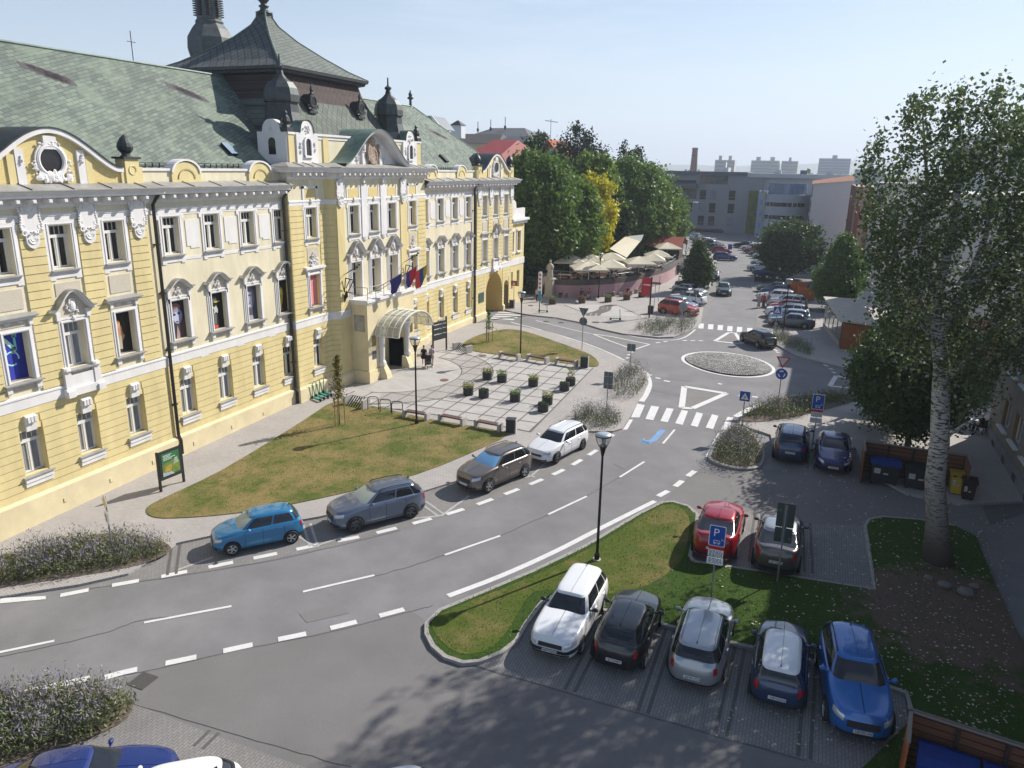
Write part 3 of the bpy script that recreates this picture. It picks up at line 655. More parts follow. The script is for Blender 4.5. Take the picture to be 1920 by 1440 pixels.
# returns and chamfers
for sgn,(ya,yb,yc_) in ((1,(39.25,43.0,43.5)),(-1,(57.05,53.3,52.8))):
    mbY.add([(HX-.5,ya,1),(XB,ya,1),(XB,ya,16.5),(HX-.5,ya,16.5)],[(0,1,2,3)])
    mbY.add([(XB,yb,1),(XC,yc_,1),(XC,yc_,16.5),(XB,yb,16.5)],[(0,1,2,3)])
    for z0,z1,n in ((2.16,6.16,11),(6.7,14.1,20)):
        hh=(z1-z0)/n
        for k in range(n):
            c=z0+k*hh+.02; d=z0+(k+1)*hh-.02; p=Vector((XB,yb)); q=Vector((XC,yc_)); nn=Vector((.035*.7,-.035*.7*sgn))
            mbR.prism([tuple(p),tuple(q),tuple(q+nn),tuple(p+nn)],c,d)
            mbR.box(HX-.3,XB+.03,ya,ya-.035*sgn,c,d)
mbY.build('lower_wall',YEL,hall,world=True); mbC.build('upper_wall',CRE,hall,world=True); mbR.build('rusticated_courses',YEL,hall,world=True)
# ---- plinth following the plan (with battered top)
plan=[(XR,8.0),(XR,28.55),(HX,28.55),(HX,39.25),(XB,39.25),(XB,43.0),(XC,43.5),(XC,52.8),(XB,53.3),(XB,57.05),(HX,57.05),(HX,67.75),(XR,67.75),(XR,77.1)]
def offset(path,d):
    out=[]; P=[Vector(p) for p in path]
    for i,p in enumerate(P):
        a=(p-P[i-1]).normalized() if i>0 else (P[1]-P[0]).normalized(); b=(P[i+1]-p).normalized() if i<len(P)-1 else a
        na=Vector((a.y,-a.x)); nb=Vector((b.y,-b.x)); m_=(na+nb)
        if m_.length<1e-6: out.append(p+na*d); continue
        m_.normalize(); out.append(p+m_*(d/max(.45,m_.dot(na))))
    return out
def moulding(mb,prof,path,closed=False,cut=None):
    """sweep profile [(out,z)...] along the plan"""
    rows=[]
    offs=[offset(path,o) for o,z in prof]
    rows=[[(offs[k][i].x,offs[k][i].y,prof[k][1]) for i in range(len(path))] for k in range(len(prof))]
    mb.grid(rows)
    for i in (0,len(path)-1): mb.poly([rows[k][i] for k in range(len(prof))])
pl=MB(); 
for part in (plan[:7],plan[7:]): pass
p1=[(XR,8.0),(XR,28.55),(HX,28.55),(HX,39.25),(XB,39.25),(XB,43.0),(XC,43.5),(XC,44.75)]
p2=[(XC,51.4),(XC,52.8),(XB,53.3),(XB,57.05),(HX,57.05),(HX,67.75),(XR,67.75),(XR,70.2)]
PP=[(0.0,2.22),(.10,2.16),(.19,2.08),(.20,.3)]
for p in (p1,p2,[(XR,74.6),(XR,75.05)],[(XR,76.4),(XR,77.1)]): moulding(pl,PP,p)
pl.build('plinth',PLI,hall,world=True)
# ---- string courses and frieze mouldings
wb=MB()
for p in (p1[:7]+[(XC,44.7)],[(XC,51.5)]+p2[1:7]+[(XR,77.1)]): moulding(wb,[(0,6.15),(.055,6.16),(.055,6.60),(.09,6.62),(.09,6.70),(0,6.74)],p)
for y in Lw[1:]+Rw[1:]+[y+2.77 for y in Lr[:2]]: wb.box(HX,HX+.05,y-1.44-.3,y-1.44+.3,6.08,6.16)
fr=[(0,14.02),(.04,14.02),(.04,14.2),(.07,14.22),(.07,14.30),(.02,14.34),(0,14.34)]
for p in ([(XR,8),(XR,28.55),(HX,28.55),(HX,39.25)],[(HX,57.05),(HX,67.75),(XR,67.75),(XR,77.1)],plan[4:10]): moulding(wb,fr,p)
wb.build('string_course',WHT,hall,world=True)
# ---- main cornice: wings and risalits
co_=MB(); zc=MB(); mo=MB()
cw=[(0,14.55),(.06,14.57),(.10,14.66),(.12,14.74),(.14,14.75),(.14,14.98),(.62,15.0),(.66,15.05),(.66,15.14),(.78,15.26),(.80,15.32),(.80,15.34)]
for p in ([(XR,8),(XR,28.55),(HX,28.55),(HX,39.25)],[(HX,57.05),(HX,67.75),(XR,67.75),(XR,77.1),(XR-2,77.1)]):
    moulding(co_,cw,p); moulding(zc,[(.84,15.30),(.84,15.345),(.0,15.57)],p)
cc=[(o,z+1.06) for o,z in cw]; pc=[(HX-.3,39.25)]+plan[4:10]+[(HX-.3,57.05)]
moulding(co_,cc,pc); moulding(zc,[(.84,16.36),(.84,16.405),(-.1,16.66)],pc)
MODM={}
def modil(a,b,X,z=14.80,st=.717,dep=.5):
    n=int(round((b-a)/st))
    for k in range(n):
        y=a+(k+.5)*(b-a)/n
        if dep not in MODM:
            q=MB(); q.box(.12,.10+dep,-.085,.085,0,.15); q.box(.12,.06+dep*.6,-.07,.07,-.07,0); q.box(.08+dep,.12+dep,-.075,.075,.02,.13); MODM[dep]=q.mesh('modillion',WHT)
        obj('modillion',MODM[dep],hall,(X-HX,y-HY,z-HZ))
modil(8.2,28.5,XR); modil(28.9,39.2,HX); modil(57.1,67.4,HX); modil(67.9,77.1,XR)
modil(39.3,43.0,XB,15.86,.62); modil(43.5,52.8,XC,15.86,.62); modil(53.3,57.0,XB,15.86,.62)
sm=MB()
for y0,y1,X,z in ((8,28.5,XR,15.35),(28.6,39.2,HX,15.35),(57.2,67.7,HX,15.35),(67.8,77.1,XR,15.35),(39.3,43,XB,16.41),(43.6,44.2,XC,16.41),(52.3,57,XB,16.41)):
    y=y0+.6
    while y<y1-.2:
        sm.add([(X+.85,y,z),(X+.85,y+.035,z),(X,y+.035,z+.24),(X,y,z+.24),(X+.85,y,z+.03),(X+.85,y+.035,z+.03),(X,y+.035,z+.27),(X,y,z+.27)],[(0,3,2,1),(4,5,6,7),(0,1,5,4),(1,2,6,5),(2,3,7,6),(3,0,4,7)]); y+=1.93 if X<XB else 1.0
co_.build('cornice',WHT,hall,world=True); zc.build('cornice_flashing',ZINC,hall,world=True); sm.build('flashing_seams',DKM,hall,world=True)
# ---- windows: one mesh set per kind, shared
def sash(y,zt,zb,ztop,depth,vb=3,open_=False):
    """white wooden window in an opening of half width y, local origin at the opening foot on the wall plane"""
    m=MB(); H_=ztop-zb; e=-depth+.10; tz=H_*.70
    for s_ in (-1,1): m.box(e-.05,e+.02,s_*y,s_*(y-.07),0,H_)
    m.box(e-.05,e+.02,-y,y,H_-.07,H_); m.box(e-.05,e+.02,-y,y,0,.08)
    m.box(e-.05,e+.05,-y,y,tz,tz+.14); m.box(e-.05,e+.035,-.045,.045,0,tz)
    for k in range(vb): yy=-y+.07+(2*y-.14)*(k+1)/(vb+1); m.box(e-.04,e,yy-.012,yy+.012,tz,H_)
    for s_ in (-1,1):
        m.box(e-.04,e+.01,s_*(.045),s_*.10,.08,tz); m.box(e-.04,e+.01,s_*(y-.07),s_*(y-.12),.08,tz)
    return m
def pane(y,H_,depth): return MB().add([(-depth+.06,-y,0),(-depth+.06,y,0),(-depth+.06,y,H_),(-depth+.06,-y,H_)],[(0,1,2,3)])
def sill(y,zo,h,proud,lab=0):
    m=MB(); m.mi=1; m.add([(proud+.03,-y,zo-.02),(proud+.03,y,zo-.02),(-.30,y,zo+.07),(-.30,-y,zo+.07),(proud+.03,-y,zo-.06),(proud+.03,y,zo-.06),(-.30,y,zo),(-.30,-y,zo)],[(0,1,2,3),(4,7,6,5),(0,4,5,1),(3,2,6,7),(0,3,7,4),(1,5,6,2)])
    m.mi=0; return m
SG=sill(.72,-.05,.45,.16); SG.box(-.0,.13,-.66,.66,-.32,-.10); SG.box(0,.09,-.66,.66,-.52,-.33)
SF=sill(.88,-.04,.3,.24); SF.box(0,.17,-.80,.80,-.16,-.10); 
for s_ in (-1,1): SF.box(0,.14,s_*.78,s_*.56,-.42,-.16); SF.box(0,.10,s_*.76,s_*.58,-.50,-.42)
for s_ in (-.28,.02,.30): SF.box(0,.05,s_-.1,s_+.1,-.22,-.17)
SF.mi=2; SF.box(0,.03,-.54,.54,-.44,-.2)
SU=sill(.70,-.05,.2,.16); SU.box(0,.12,-.66,.66,-.20,-.09)
KEY=MB()
KEY.prism([(.0,-.02),(.10,-.02),(.12,.30),(.20,.42),(.22,.62),(.10,.70),(0,.70)],-.24,.24,'y')
for s_ in (-.15,0,.15): KEY.box(.18,.245,s_-.05,s_+.05,.38,.64)
# first-floor frame
def ffr(H_,y=.53,wd=.22):
    m=MB()
    for s_ in (-1,1): m.box(0,.07,s_*y,s_*(y+wd),-.02,H_); m.box(.07,.11,s_*(y+.05),s_*(y+.11),-.02,H_+.05); m.box(0,.035,s_*(y+wd),s_*(y+wd+.10),-.02,H_+.3)
    m.box(0,.07,-y-wd,y+wd,H_,H_+.20); m.box(.07,.11,-y-.11,y+.11,H_+.05,H_+.11)
    return m
FRF=ffr(2.08)
FRU=MB(); 
for s_ in (-1,1): FRU.box(0,.045,s_*.53,s_*.78,-.05,1.95); FRU.box(.045,.07,s_*.60,s_*.64,0,1.95); FRU.box(0,.05,s_*.74,s_*.90,1.78,2.02)
FRU.box(0,.045,-.78,.78,1.89,2.12); FRU.box(.045,.07,-.64,.64,1.93,1.97)
FRU.box(0,.045,-.78,.78,-.42,-.22)
for s_ in (-1,1): FRU.box(0,.045,s_*.78,s_*.5,-.50,-.05)
def blob(m,rn,c,s,n=7):
    """a clump of stucco relief: leaves and scrolls"""
    for i in range(n):
        a=rn.uniform(0,6.28); r=rn.uniform(.1,1)
        m.ball((c[0]+rn.uniform(.0,.05),c[1]+s[0]*r*math.cos(a),c[2]+s[1]*r*math.sin(a)),rn.uniform(.03,.07),rn.uniform(.04,.10)*max(s)*2.2,rn.uniform(.04,.10)*max(s)*2.2,6,4)
def ogee(m,half,rise,zb,proud,th=.10,n=22,wing=.20,mi_top=1):
    """curved hood: arch in the middle, flicked ends"""
    pts=[]
    for i in range(n+1):
        t=-1+2*i/n; a=abs(t)
        z=rise*(0.5+0.5*math.cos(math.pi*min(1,a/.80)))**.78 if a<.80 else 0
        z+= .0 if a<.80 else (a-.80)*.25
        pts.append((t*half,zb+z))
    def off(d):
        out=[]
        for i,p in enumerate(pts):
            a=Vector(pts[max(i-1,0)]); b=Vector(pts[min(i+1,n)]); t=(b-a).normalized(); nn=Vector((-t.y,t.x)); out.append((p[0]+nn.x*d,p[1]+nn.y*d))
        return out
    lo=off(0); hi=off(th); md=off(th*.55); top=off(th+.035)
    def loft(A_,B_,x0,x1):
        for i in range(n):
            q=[(A_[i],A_[i+1]),(B_[i],B_[i+1])]
            m.add([(x0,*A_[i]),(x0,*A_[i+1]),(x1,*A_[i+1]),(x1,*A_[i]),(x0,*B_[i]),(x0,*B_[i+1]),(x1,*B_[i+1]),(x1,*B_[i])],[(0,1,2,3),(7,6,5,4),(3,2,6,7)]+([(0,3,7,4)] if i==0 else [])+([(1,5,6,2)] if i==n-1 else []))
    m.mi=0; loft(lo,md,0,proud*.72); loft(md,hi,0,proud); m.mi=mi_top; loft(hi,top,0,proud+.03); m.mi=0
    return pts
rn=random.Random(3)
PED=MB(); pts=ogee(PED,1.02,.50,2.32+.30,.30,.12)
PED.mi=2; PED.poly([(.04,-.80,2.26)]+[(.04,p[0]*.98,p[1]+.01) for p in pts]+[(.04,.80,2.26)]); PED.mi=0
for s_ in (-1,1): PED.box(0,.16,s_*.80,s_*.62,2.26,2.64); PED.box(0,.07,s_*.78,s_*.62,2.0,2.3)
PED.box(0,.10,-.8,.8,2.26,2.33); blob(PED,rn,(.06,0,2.62),(.30,.22),16); PED.ball((.09,0,2.27),.06,.10,.10,8,5); PED.torus((.08,0,2.66),.13,.035,12,5)
PEDB=MB(); pts=ogee(PEDB,1.16,.85,2.30+.30,.34,.13)   # taller hood of the centre and the risalits
PEDB.mi=2; PEDB.poly([(.04,-.86,2.26)]+[(.04,p[0]*.98,p[1]+.01) for p in pts]+[(.04,.86,2.26)]); PEDB.mi=0
for s_ in (-1,1): PEDB.box(0,.16,s_*.86,s_*.66,2.26,2.62)
PEDB.box(0,.10,-.86,.86,2.26,2.34); blob(PEDB,rn,(.07,0,2.72),(.34,.30),22); PEDB.ball((.10,0,2.82),.10,.17,.26,10,6); PEDB.torus((.10,0,3.0),.15,.045,12,5); PEDB.ball((.10,0,2.28),.07,.09,.13,8,5)
PEDF=MB(); PEDF.box(0,.22,-.92,.92,2.62,2.70); PEDF.box(0,.28,-.98,.98,2.70,2.78); PEDF.mi=1
PEDF.add([(.32,-1.03,2.78),(.32,1.03,2.78),(0,1.03,2.90),(0,-1.03,2.90),(.32,-1.03,2.75),(.32,1.03,2.75)],[(0,1,2,3),(0,4,5,1)]); PEDF.mi=2; PEDF.box(0,.05,-.72,.72,2.34,2.60); PEDF.mi=0
for s_ in (-1,1): PEDF.box(0,.14,s_*.80,s_*.64,2.36,2.62)
for s_ in (-.3,.3): PEDF.box(0,.08,s_-.12,s_+.12,2.46,2.56)
MS={}
def wmesh(key,fn,mats):
    if key not in MS: MS[key]=fn().mesh(key,mats)
    return MS[key]
WM=[WHT,ZINC,PEB]
mSG=SG.mesh('sill',WM); mSF=SF.mesh('sill',WM); mSU=SU.mesh('sill',WM); mKEY=KEY.mesh('keystone',WHT); mFRF=FRF.mesh('surround',WHT); mFRU=FRU.mesh('surround',WHT)
mPED=PED.mesh('hood',WM); mPEDB=PEDB.mesh('hood',WM); mPEDF=PEDF.mesh('hood',WM)
mFRC=ffr(2.5,.57,.22).mesh('surround',WHT)
POSTERS={}
def poster_mesh(kind,y,H_,d):
    """printed banner hung inside the window: flat artwork made of flat coloured shapes"""
    m=MB(); x=-d+.12; ms=[]
    def P(col,name,pts,dx=0):
        ms.append(mat(name,col,.8)); m.mi=len(ms)-1; m.add([(x+dx,p[0]*y,p[1]*H_) for p in pts],[tuple(range(len(pts)))])
    def el(cx,cy,rx,ry,n=18,a0=0,a1=6.2832): return [(cx+rx*math.cos(a0+(a1-a0)*i/n),cy+ry*math.sin(a0+(a1-a0)*i/n)) for i in range(n)]
    full=[(-1,0),(1,0),(1,1),(-1,1)]
    if kind=='blue':
        P((.02,.035,.33),'poster_blue',full); P((.015,.02,.22),'poster_navy',[(.1,0),(1,0),(1,.9),(.45,.5)],.003)
        def bar(a,b,w,nm): 
            a=Vector(a);b=Vector(b); n=(b-a).normalized(); n=Vector((-n.y*1.0,n.x*.45))*w; P((.20,.55,.55) if nm=='a' else (.42,.72,.62),'poster_teal_'+nm,[tuple(a+n),tuple(a-n),tuple(b-n),tuple(b+n)],.006)
        bar((-.72,.62),(-.72,.93),.11,'b'); bar((-.72,.93),(.28,.62),.12,'b'); bar((.28,.62),(.28,.93),.10,'a'); bar((-.9,.93),(-.5,.93),.08,'b'); bar((.1,.93),(.5,.93),.08,'a'); bar((-.9,.62),(-.5,.62),.08,'b')
        ri=[(-.15+.62*math.cos(t),.46+.155*math.sin(t)) for t in np.linspace(-.2,5.3,26)]; ro=[(-.15+.50*math.cos(t),.46+.125*math.sin(t)) for t in np.linspace(5.3,-.2,26)]
        P((.35,.62,.66),'poster_ring',ri+ro,.006); P((.40,.66,.66),'poster_tick',[(-.1,.56),(.12,.56),(.12,.66),(.3,.66),(.3,.69),(.0,.69),(.0,.59),(-.1,.59)],.006)
    elif kind=='lady':
        P((.012,.010,.010),'poster_black',full); P((.035,.020,.012),'poster_brown',el(-.1,.62,.62,.26),.002); P((.02,.012,.008),'poster_hair',el(-.28,.78,.42,.13),.004)
        P((.55,.29,.16),'poster_skin',el(-.38,.70,.28,.095)+[],.006); P((.42,.22,.13),'poster_neck',[(-.42,.64),(.02,.66),(.10,.48),(.3,.40),(-.45,.12),(-.75,.16),(-.45,.45)],.005)
        P((.40,.33,.24),'poster_cloth',[(-.30,.40),(.05,.44),(-.1,.10),(-.7,.10)],.007); P((.62,.36,.22),'poster_cheek',el(-.46,.69,.13,.05),.008); P((.03,.012,.01),'poster_eye',el(-.52,.725,.07,.010),.010); P((.03,.012,.01),'poster_eye2',el(-.27,.735,.07,.010),.010)
    elif kind=='turban':
        P((.02,.018,.03),'poster_night',full); P((.20,.11,.09),'poster_turban',el(-.2,.80,.72,.12),.003); P((.25,.26,.42),'poster_face',el(.05,.58,.62,.20),.004); P((.45,.46,.60),'poster_face_light',el(-.15,.55,.34,.14),.006)
        P((.02,.02,.05),'poster_glasses',el(-.35,.63,.2,.03),.008); P((.02,.02,.05),'poster_glasses2',el(.22,.65,.2,.03),.008); P((.10,.06,.06),'poster_mouth',el(-.1,.44,.18,.018),.008); P((.08,.05,.05),'poster_coat',[(.1,.36),(1,.5),(1,0),(.1,0)],.007); P((.35,.24,.22),'poster_hand',[(-.35,0),(.1,0),(.12,.14),(-.1,.36),(-.25,.14)],.010)
    elif kind=='skeleton':
        P((.006,.006,.006),'poster_dark',full); P((.10,.10,.11),'poster_skull',el(-.2,.82,.35,.07),.003); P((.50,.45,.02),'poster_yellow',el(.12,.74,.45,.022),.005); P((.50,.50,.45),'poster_bone',[(-.5,.62),(-.2,.60),(.0,.64),(.25,.52),(.15,.42),(-.1,.46),(-.4,.40),(-.3,.52)],.005)
        P((.55,.06,.03),'poster_red',[(-.75,.02),(.1,.02),(.05,.10),(-.7,.11)],.005); P((.12,.12,.12),'poster_legs',[(-.4,.12),(-.1,.12),(0,.4),(-.4,.4)],.004)
    elif kind=='bluehead':
        P((.06,.06,.09),'poster_slate',full); P((.14,.14,.20),'poster_brow',el(-.1,.65,.75,.32),.002); P((.38,.38,.48),'poster_light',el(-.45,.68,.3,.20),.004); P((.06,.06,.09),'poster_eyeb',el(-.1,.72,.3,.03),.006); P((.45,.45,.52),'poster_chin',el(-.35,.42,.3,.04),.006); P((.30,.30,.36),'poster_collar',[(-.9,0),(.3,0),(.1,.14),(-.8,.14)],.006)
    elif kind=='gold':
        P((.012,.012,.008),'poster_ink',full); P((.42,.34,.02),'poster_gold',[(-.6,.12),(-.2,.10),(.1,.35),(.25,.6),(.15,.72),(-.1,.78),(-.35,.70),(-.3,.5),(-.6,.3)],.004); P((.60,.55,.15),'poster_gold_light',el(-.12,.62,.14,.1),.006); P((.35,.14,.04),'poster_amber',[(-.7,.05),(.0,.05),(-.1,.12),(-.6,.13)],.006)
    else:
        P((.66,.25,.25),'poster_pink',full); P((.50,.12,.12),'poster_rose',[(-1,.86),(1,.86),(1,1),(-1,1)],.003); P((.58,.16,.16),'poster_fold',[(.1,.05),(.45,.05),(.35,.8),(.1,.8)],.003); P((.72,.36,.34),'poster_band',[(-1,.78),(.6,.78),(.6,.80),(-1,.80)],.004)
    return m.mesh('poster',ms)
def window(X,yc,zf,zt,kind,y=.53,glass=None,poster=None,depth=.32,hood=None,sl=None,fr=None,key=False):
    z=zf; H_=zt-zf
    k=f'{kind}_{y}_{round(H_,2)}_{depth}'
    r=obj('window',wmesh('sash_'+k,lambda: sash(y,0,0,H_,depth),FRM),hall,(X-HX,yc-HY,zf-HZ)) if not poster else obj('window',poster_mesh(poster,y,H_,depth),hall,(X-HX,yc-HY,zf-HZ))
    if poster: r['label']={'blue':'window filled by a blue banner with a turquoise letter and ring','lady':'window filled by a painted portrait of a dark haired woman','turban':'window filled by a bluish face banner','skeleton':'window filled by a black banner with pale bones','bluehead':'window filled by a grey blue face banner','gold':'window filled by a black banner with a golden figure','pink':'window filled by a pink banner'}[poster]
    else: obj('pane',wmesh('pane_'+k+str(glass.name),lambda: pane(y,H_,depth),glass),r)
    if sl: obj('sill',sl,r)
    if fr: obj('surround',fr,r)
    if hood: obj('hood',hood,r)
    if key: obj('keystone',mKEY,r,(0,0,H_))
    return r
for i,y in enumerate(Lr): window(XR,y,*G_,'g',glass=GLC,depth=.42,sl=mSG,key=True)
for i,y in enumerate(Lw): window(HX,y,*G_,'g',glass=GLC if i<3 else GLD,sl=mSG,key=True)
for i,y in enumerate(Rw): window(HX,y,*G_,'g',glass=GLD,sl=mSG,key=True)
for y in (41.45,2*HY-41.45): window(XB,y,*G_,'g',y=.5,glass=GLD,sl=mSG,key=True)
for y,p,h in zip(Lr,('blue',None,'lady'),(mPEDF,mPEDB,mPEDF)): window(XR,y,*F_,'f',glass=GLC,poster=p,depth=.42,sl=mSF,fr=mFRF,hood=h)
for y,p in zip(Lw,('turban','skeleton','bluehead','gold')): window(HX,y,*F_,'f',poster=p,sl=mSF,fr=mFRF,hood=mPED)
for y in Rw: window(HX,y,*F_,'f',glass=GLD,sl=mSF,fr=mFRF,hood=mPED)
for y,h in zip(Rr,(mPEDF,mPEDB,mPEDF)): window(XR,y,*F_,'f',glass=GLD,depth=.42,sl=mSF,fr=mFRF,hood=h)
for y in (45.6,48.15,50.7): window(XC,y,7.4,9.9,'c',y=.57,glass=GLD,depth=.45,sl=mSF if y!=48.15 else None,fr=mFRC,hood=None); 
for y in (45.6,48.15,50.7): obj('hood',mPEDB,hall,(XC-HX,y-HY,7.82-HZ))
window(XB,41.45,*F_,'f',y=.5,poster='pink',sl=mSF,fr=mFRF); window(XB,2*HY-41.45,*F_,'f',y=.5,glass=GLD,sl=mSF,fr=mFRF)
for y in Lr+Rr: window(XR,y,*U_,'u',glass=GLD,depth=.42,sl=mSU,fr=mFRU)
for y in Lw+Rw: window(HX,y,*U_,'u',glass=GLD,sl=mSU,fr=mFRU)
for y in (45.6,48.15,50.7): window(XC,y,*U_,'u',y=.57,glass=GLD,depth=.45,sl=mSU,fr=mFRU)
for y in (41.45,2*HY-41.45): window(XB,y,*U_,'u',y=.52,glass=GLD,sl=mSU,fr=mFRU)
# blind panels, aprons, bands between the upper windows
bp=MB()
for L_ in (Lw,Rw):
    for a,b in zip(L_,L_[1:]):
        c=(a+b)/2; bp.box(HX,HX+.03,c-.46,c+.46,12.25,13.62); bp.box(HX,HX+.03,c-.2,c+.46,12.12,12.25); bp.box(HX,HX+.022,c-.66,c+.66,11.55,11.72)
    bp.box(HX,HX+.02,L_[0]-1.0,L_[-1]+1.0,13.92,14.05)
for y in (45.6,48.15,50.7):
    for s_ in (-1,1): bp.box(XC,XC+.04,y+s_*.66,y+s_*.82,11.6,15.2)
    bp.box(XC,XC+.04,y-.8,y+.8,13.95,14.12)
for y in (46.87,49.43): bp.box(XC,XC+.09,y-.36,y+.36,11.6,15.25); bp.lathe([(0.01,-.35),(.25,-.2),(.34,0)],(XC+.02,y,11.6),10,cap=False,sx=.3)
for y in (41.45,2*HY-41.45):
    for s_ in (-1,1): bp.box(XB,XB+.05,y+s_*.60,y+s_*.80,11.5,15.25)
    bp.box(XB,XB+.05,y-.8,y+.8,15.05,15.2); bp.box(XB,XB+.12,y-.95,y+.95,9.75,9.9); bp.box(XB,XB+.24,y-1.05,y+1.05,9.9,10.05)
    for s_ in (-1,1): bp.box(XB,XB+.12,y+s_*.8,y+s_*.6,9.5,9.75)
bp.build('stucco_panels',WHT,hall,world=True)
yp=MB()
for y in (45.6,48.15,50.7): yp.box(XC,XC+.03,y-.6,y+.6,14.2,15.0)
for y in (41.45,2*HY-41.45): yp.box(XB,XB+.02,y-.55,y+.55,14.2,15.0)
yp.build('yellow_panels',PEBY,hall,world=True)
for y,t in zip(Lr+Rr,(0,1,0,0,1,0)):
    pb=MB()
    if t: pb.prism([(y-.62,10.72),(y-.62,11.3),(y+.62,11.3),(y+.62,10.72),(y+.35,10.85),(y,10.93),(y-.35,10.85)][::-1],XR,XR+.03,'x')
    else: pb.box(XR,XR+.03,y-.6,y+.6,10.45,11.3)
    pb.build('pebble_panel',PEB,hall,world=True)
for y in (41.45,2*HY-41.45): pb=MB(); pb.box(XB,XB+.02,y-.6,y+.6,10.1,11.3); pb.build('pebble_panel',PEB,hall,world=True)
# balcony-like apron under the hooded risalit windows
for y in (Lr[1],Rr[1]):
    m=MB(); m.box(XR,XR+.28,y-1.0,y+1.0,6.15,6.5); 
    for s_ in (-1,1): m.box(XR,XR+.20,y+s_*.60,y+s_*.92,6.5,7.5); m.box(XR,XR+.36,y+s_*.62,y+s_*.98,6.12,6.42); m.ball((XR+.2,y+s_*.76,7.35),.06,.15,.15)
    m.box(XR,XR+.16,y-.6,y+.6,6.5,7.1); m.build('window_apron',WHT,hall,world=True)
# cartouches on the pilasters
def cartouche(seed,w=1.0):
    r=random.Random(seed); m=MB()
    m.prism([(-.42*w,.55),(-.36*w,1.45),(.36*w,1.45),(.42*w,.55),(.30*w,.35),(-.30*w,.35)],.02,.09,'x')
    for s_ in (-1,1):
        for k in range(9): m.ball((.09,s_*(.44*w+.03*math.sin(k)),.5+k*.11),.045,.055,.06,6,4)
        m.torus((.08,s_*.34*w,.36),.10,.035,10,5); m.torus((.08,s_*.38*w,.62),.09,.03,10,5)
    m.torus((.09,0,1.38),.20,.04,10,5,a0=math.pi,a1=2*math.pi); m.ball((.05,0,1.5),.10,.26,.12,8,5)
    m.lathe([(.0,-.02),(.34,0)],(0,0,0),4,cap=False) if 0 else None
    m.prism([(.30*w*math.cos(t),.05+.36*math.sin(t)) for t in np.linspace(0,-math.pi,12)]+[(-.30*w,.4),(.30*w,.4)],.02,.10,'x')
    m.torus((.10,0,.10),.20,.04,12,5,a0=math.pi,a1=2*math.pi); m.torus((.10,0,.12),.11,.03,10,5,a0=math.pi,a1=2*math.pi); blob(m,r,(.08,0,.32),(.28,.08),7)
    return m
mCA=cartouche(5).mesh('cartouche',WHT)
for y in (27.9,25.1,22.35,19.6): obj('cartouche',mCA,hall,(XR+.05-HX,y-HY,13.22-HZ)); obj('cartouche',mCA,hall,(XR+.05-HX,HY-y,13.22-HZ))
for y in (43.95,2*HY-43.95): obj('cartouche',mCA,hall,(XC+.05-HX,y-HY,14.1-HZ))
st=MB()
for y in (46.87,49.43): st.prism([(0,0),(.12,0),(.22,.3),(.22,.5),(0,.5)],y-.2,y+.2,'y') if 0 else st.box(XC,XC+.22,y-.2,y+.2,15.35,15.75)
for y in (41.45,2*HY-41.45):
    blob(st,rn,(XB+.06,y,10.35),(.55,.28),26); blob(st,rn,(XB+.06,y,10.75),(.3,.3),16)
for y in (45.6,48.15,50.7,41.45,2*HY-41.45):
    X=XC if 44<y<52 else XB; st.ball((X+.08,y,14.25),.08,.13,.18,8,5)
st.build('stucco_relief',WHT,hall,world=True)
# ---- parapets
pw=MB(); py=MB(); pcp=MB()
for a,b in wings:
    pw=MB(); pw.box(HX-.42,HX-.05,a,b,15.3,16.12); pw.build('parapet',CRE,hall,world=True); pcp=MB(); pcp.box(HX-.47,HX+.02,a,b,16.12,16.24); pcp.build('parapet_coping',WHT,hall,world=True)
for yc in (31.5,37.25,2*HY-31.5,2*HY-37.25):
    n=14; out=[(yc-1.0,15.4),(yc-1.0,16.0)]+[(yc-.86*math.cos(math.pi*i/n),16.02+.55*math.sin(math.pi*i/n)) for i in range(n+1)]+[(yc+1.0,16.0),(yc+1.0,15.4)]
    inn=[(yc+.52*math.cos(math.pi*i/n),15.72+.44*math.sin(math.pi*i/n)) for i in range(n+1)]
    py=MB(); pcp=MB(); py.prism(out,HX-.46,HX+.04,'x')
    for i in range(n):
        A_=[(yc+r*math.cos(math.pi*j/n),15.72+r*.84*math.sin(math.pi*j/n)) for j in (i,i+1) for r in (.52,.60)]
        py.add([(HX+.04,*A_[0]),(HX+.04,*A_[1]),(HX+.04,*A_[3]),(HX+.04,*A_[2]),(HX+.08,*A_[0]),(HX+.08,*A_[1]),(HX+.08,*A_[3]),(HX+.08,*A_[2])],[(4,5,7,6),(0,4,6,2),(1,3,7,5),(0,1,5,4),(2,6,7,3)])
    path=[(yc-.9*math.cos(math.pi*i/n),16.02+.60*math.sin(math.pi*i/n)) for i in range(n+1)]
    for i in range(n):
        a,b=path[i],path[i+1]; k=1.13; c=(yc+(a[0]-yc)*k,16.02+(a[1]-16.02)*k+.02); d=(yc+(b[0]-yc)*k,16.02+(b[1]-16.02)*k+.02)
        pcp.add([(HX-.5,*a),(HX-.5,*b),(HX-.5,*d),(HX-.5,*c),(HX+.10,*a),(HX+.10,*b),(HX+.10,*d),(HX+.10,*c)],[(4,5,6,7),(0,3,2,1),(0,1,5,4),(3,7,6,2)])
    k_=py.build('parapet_hump',YEL,hall,world=True); pcp.build('hump_coping',WHT,k_)
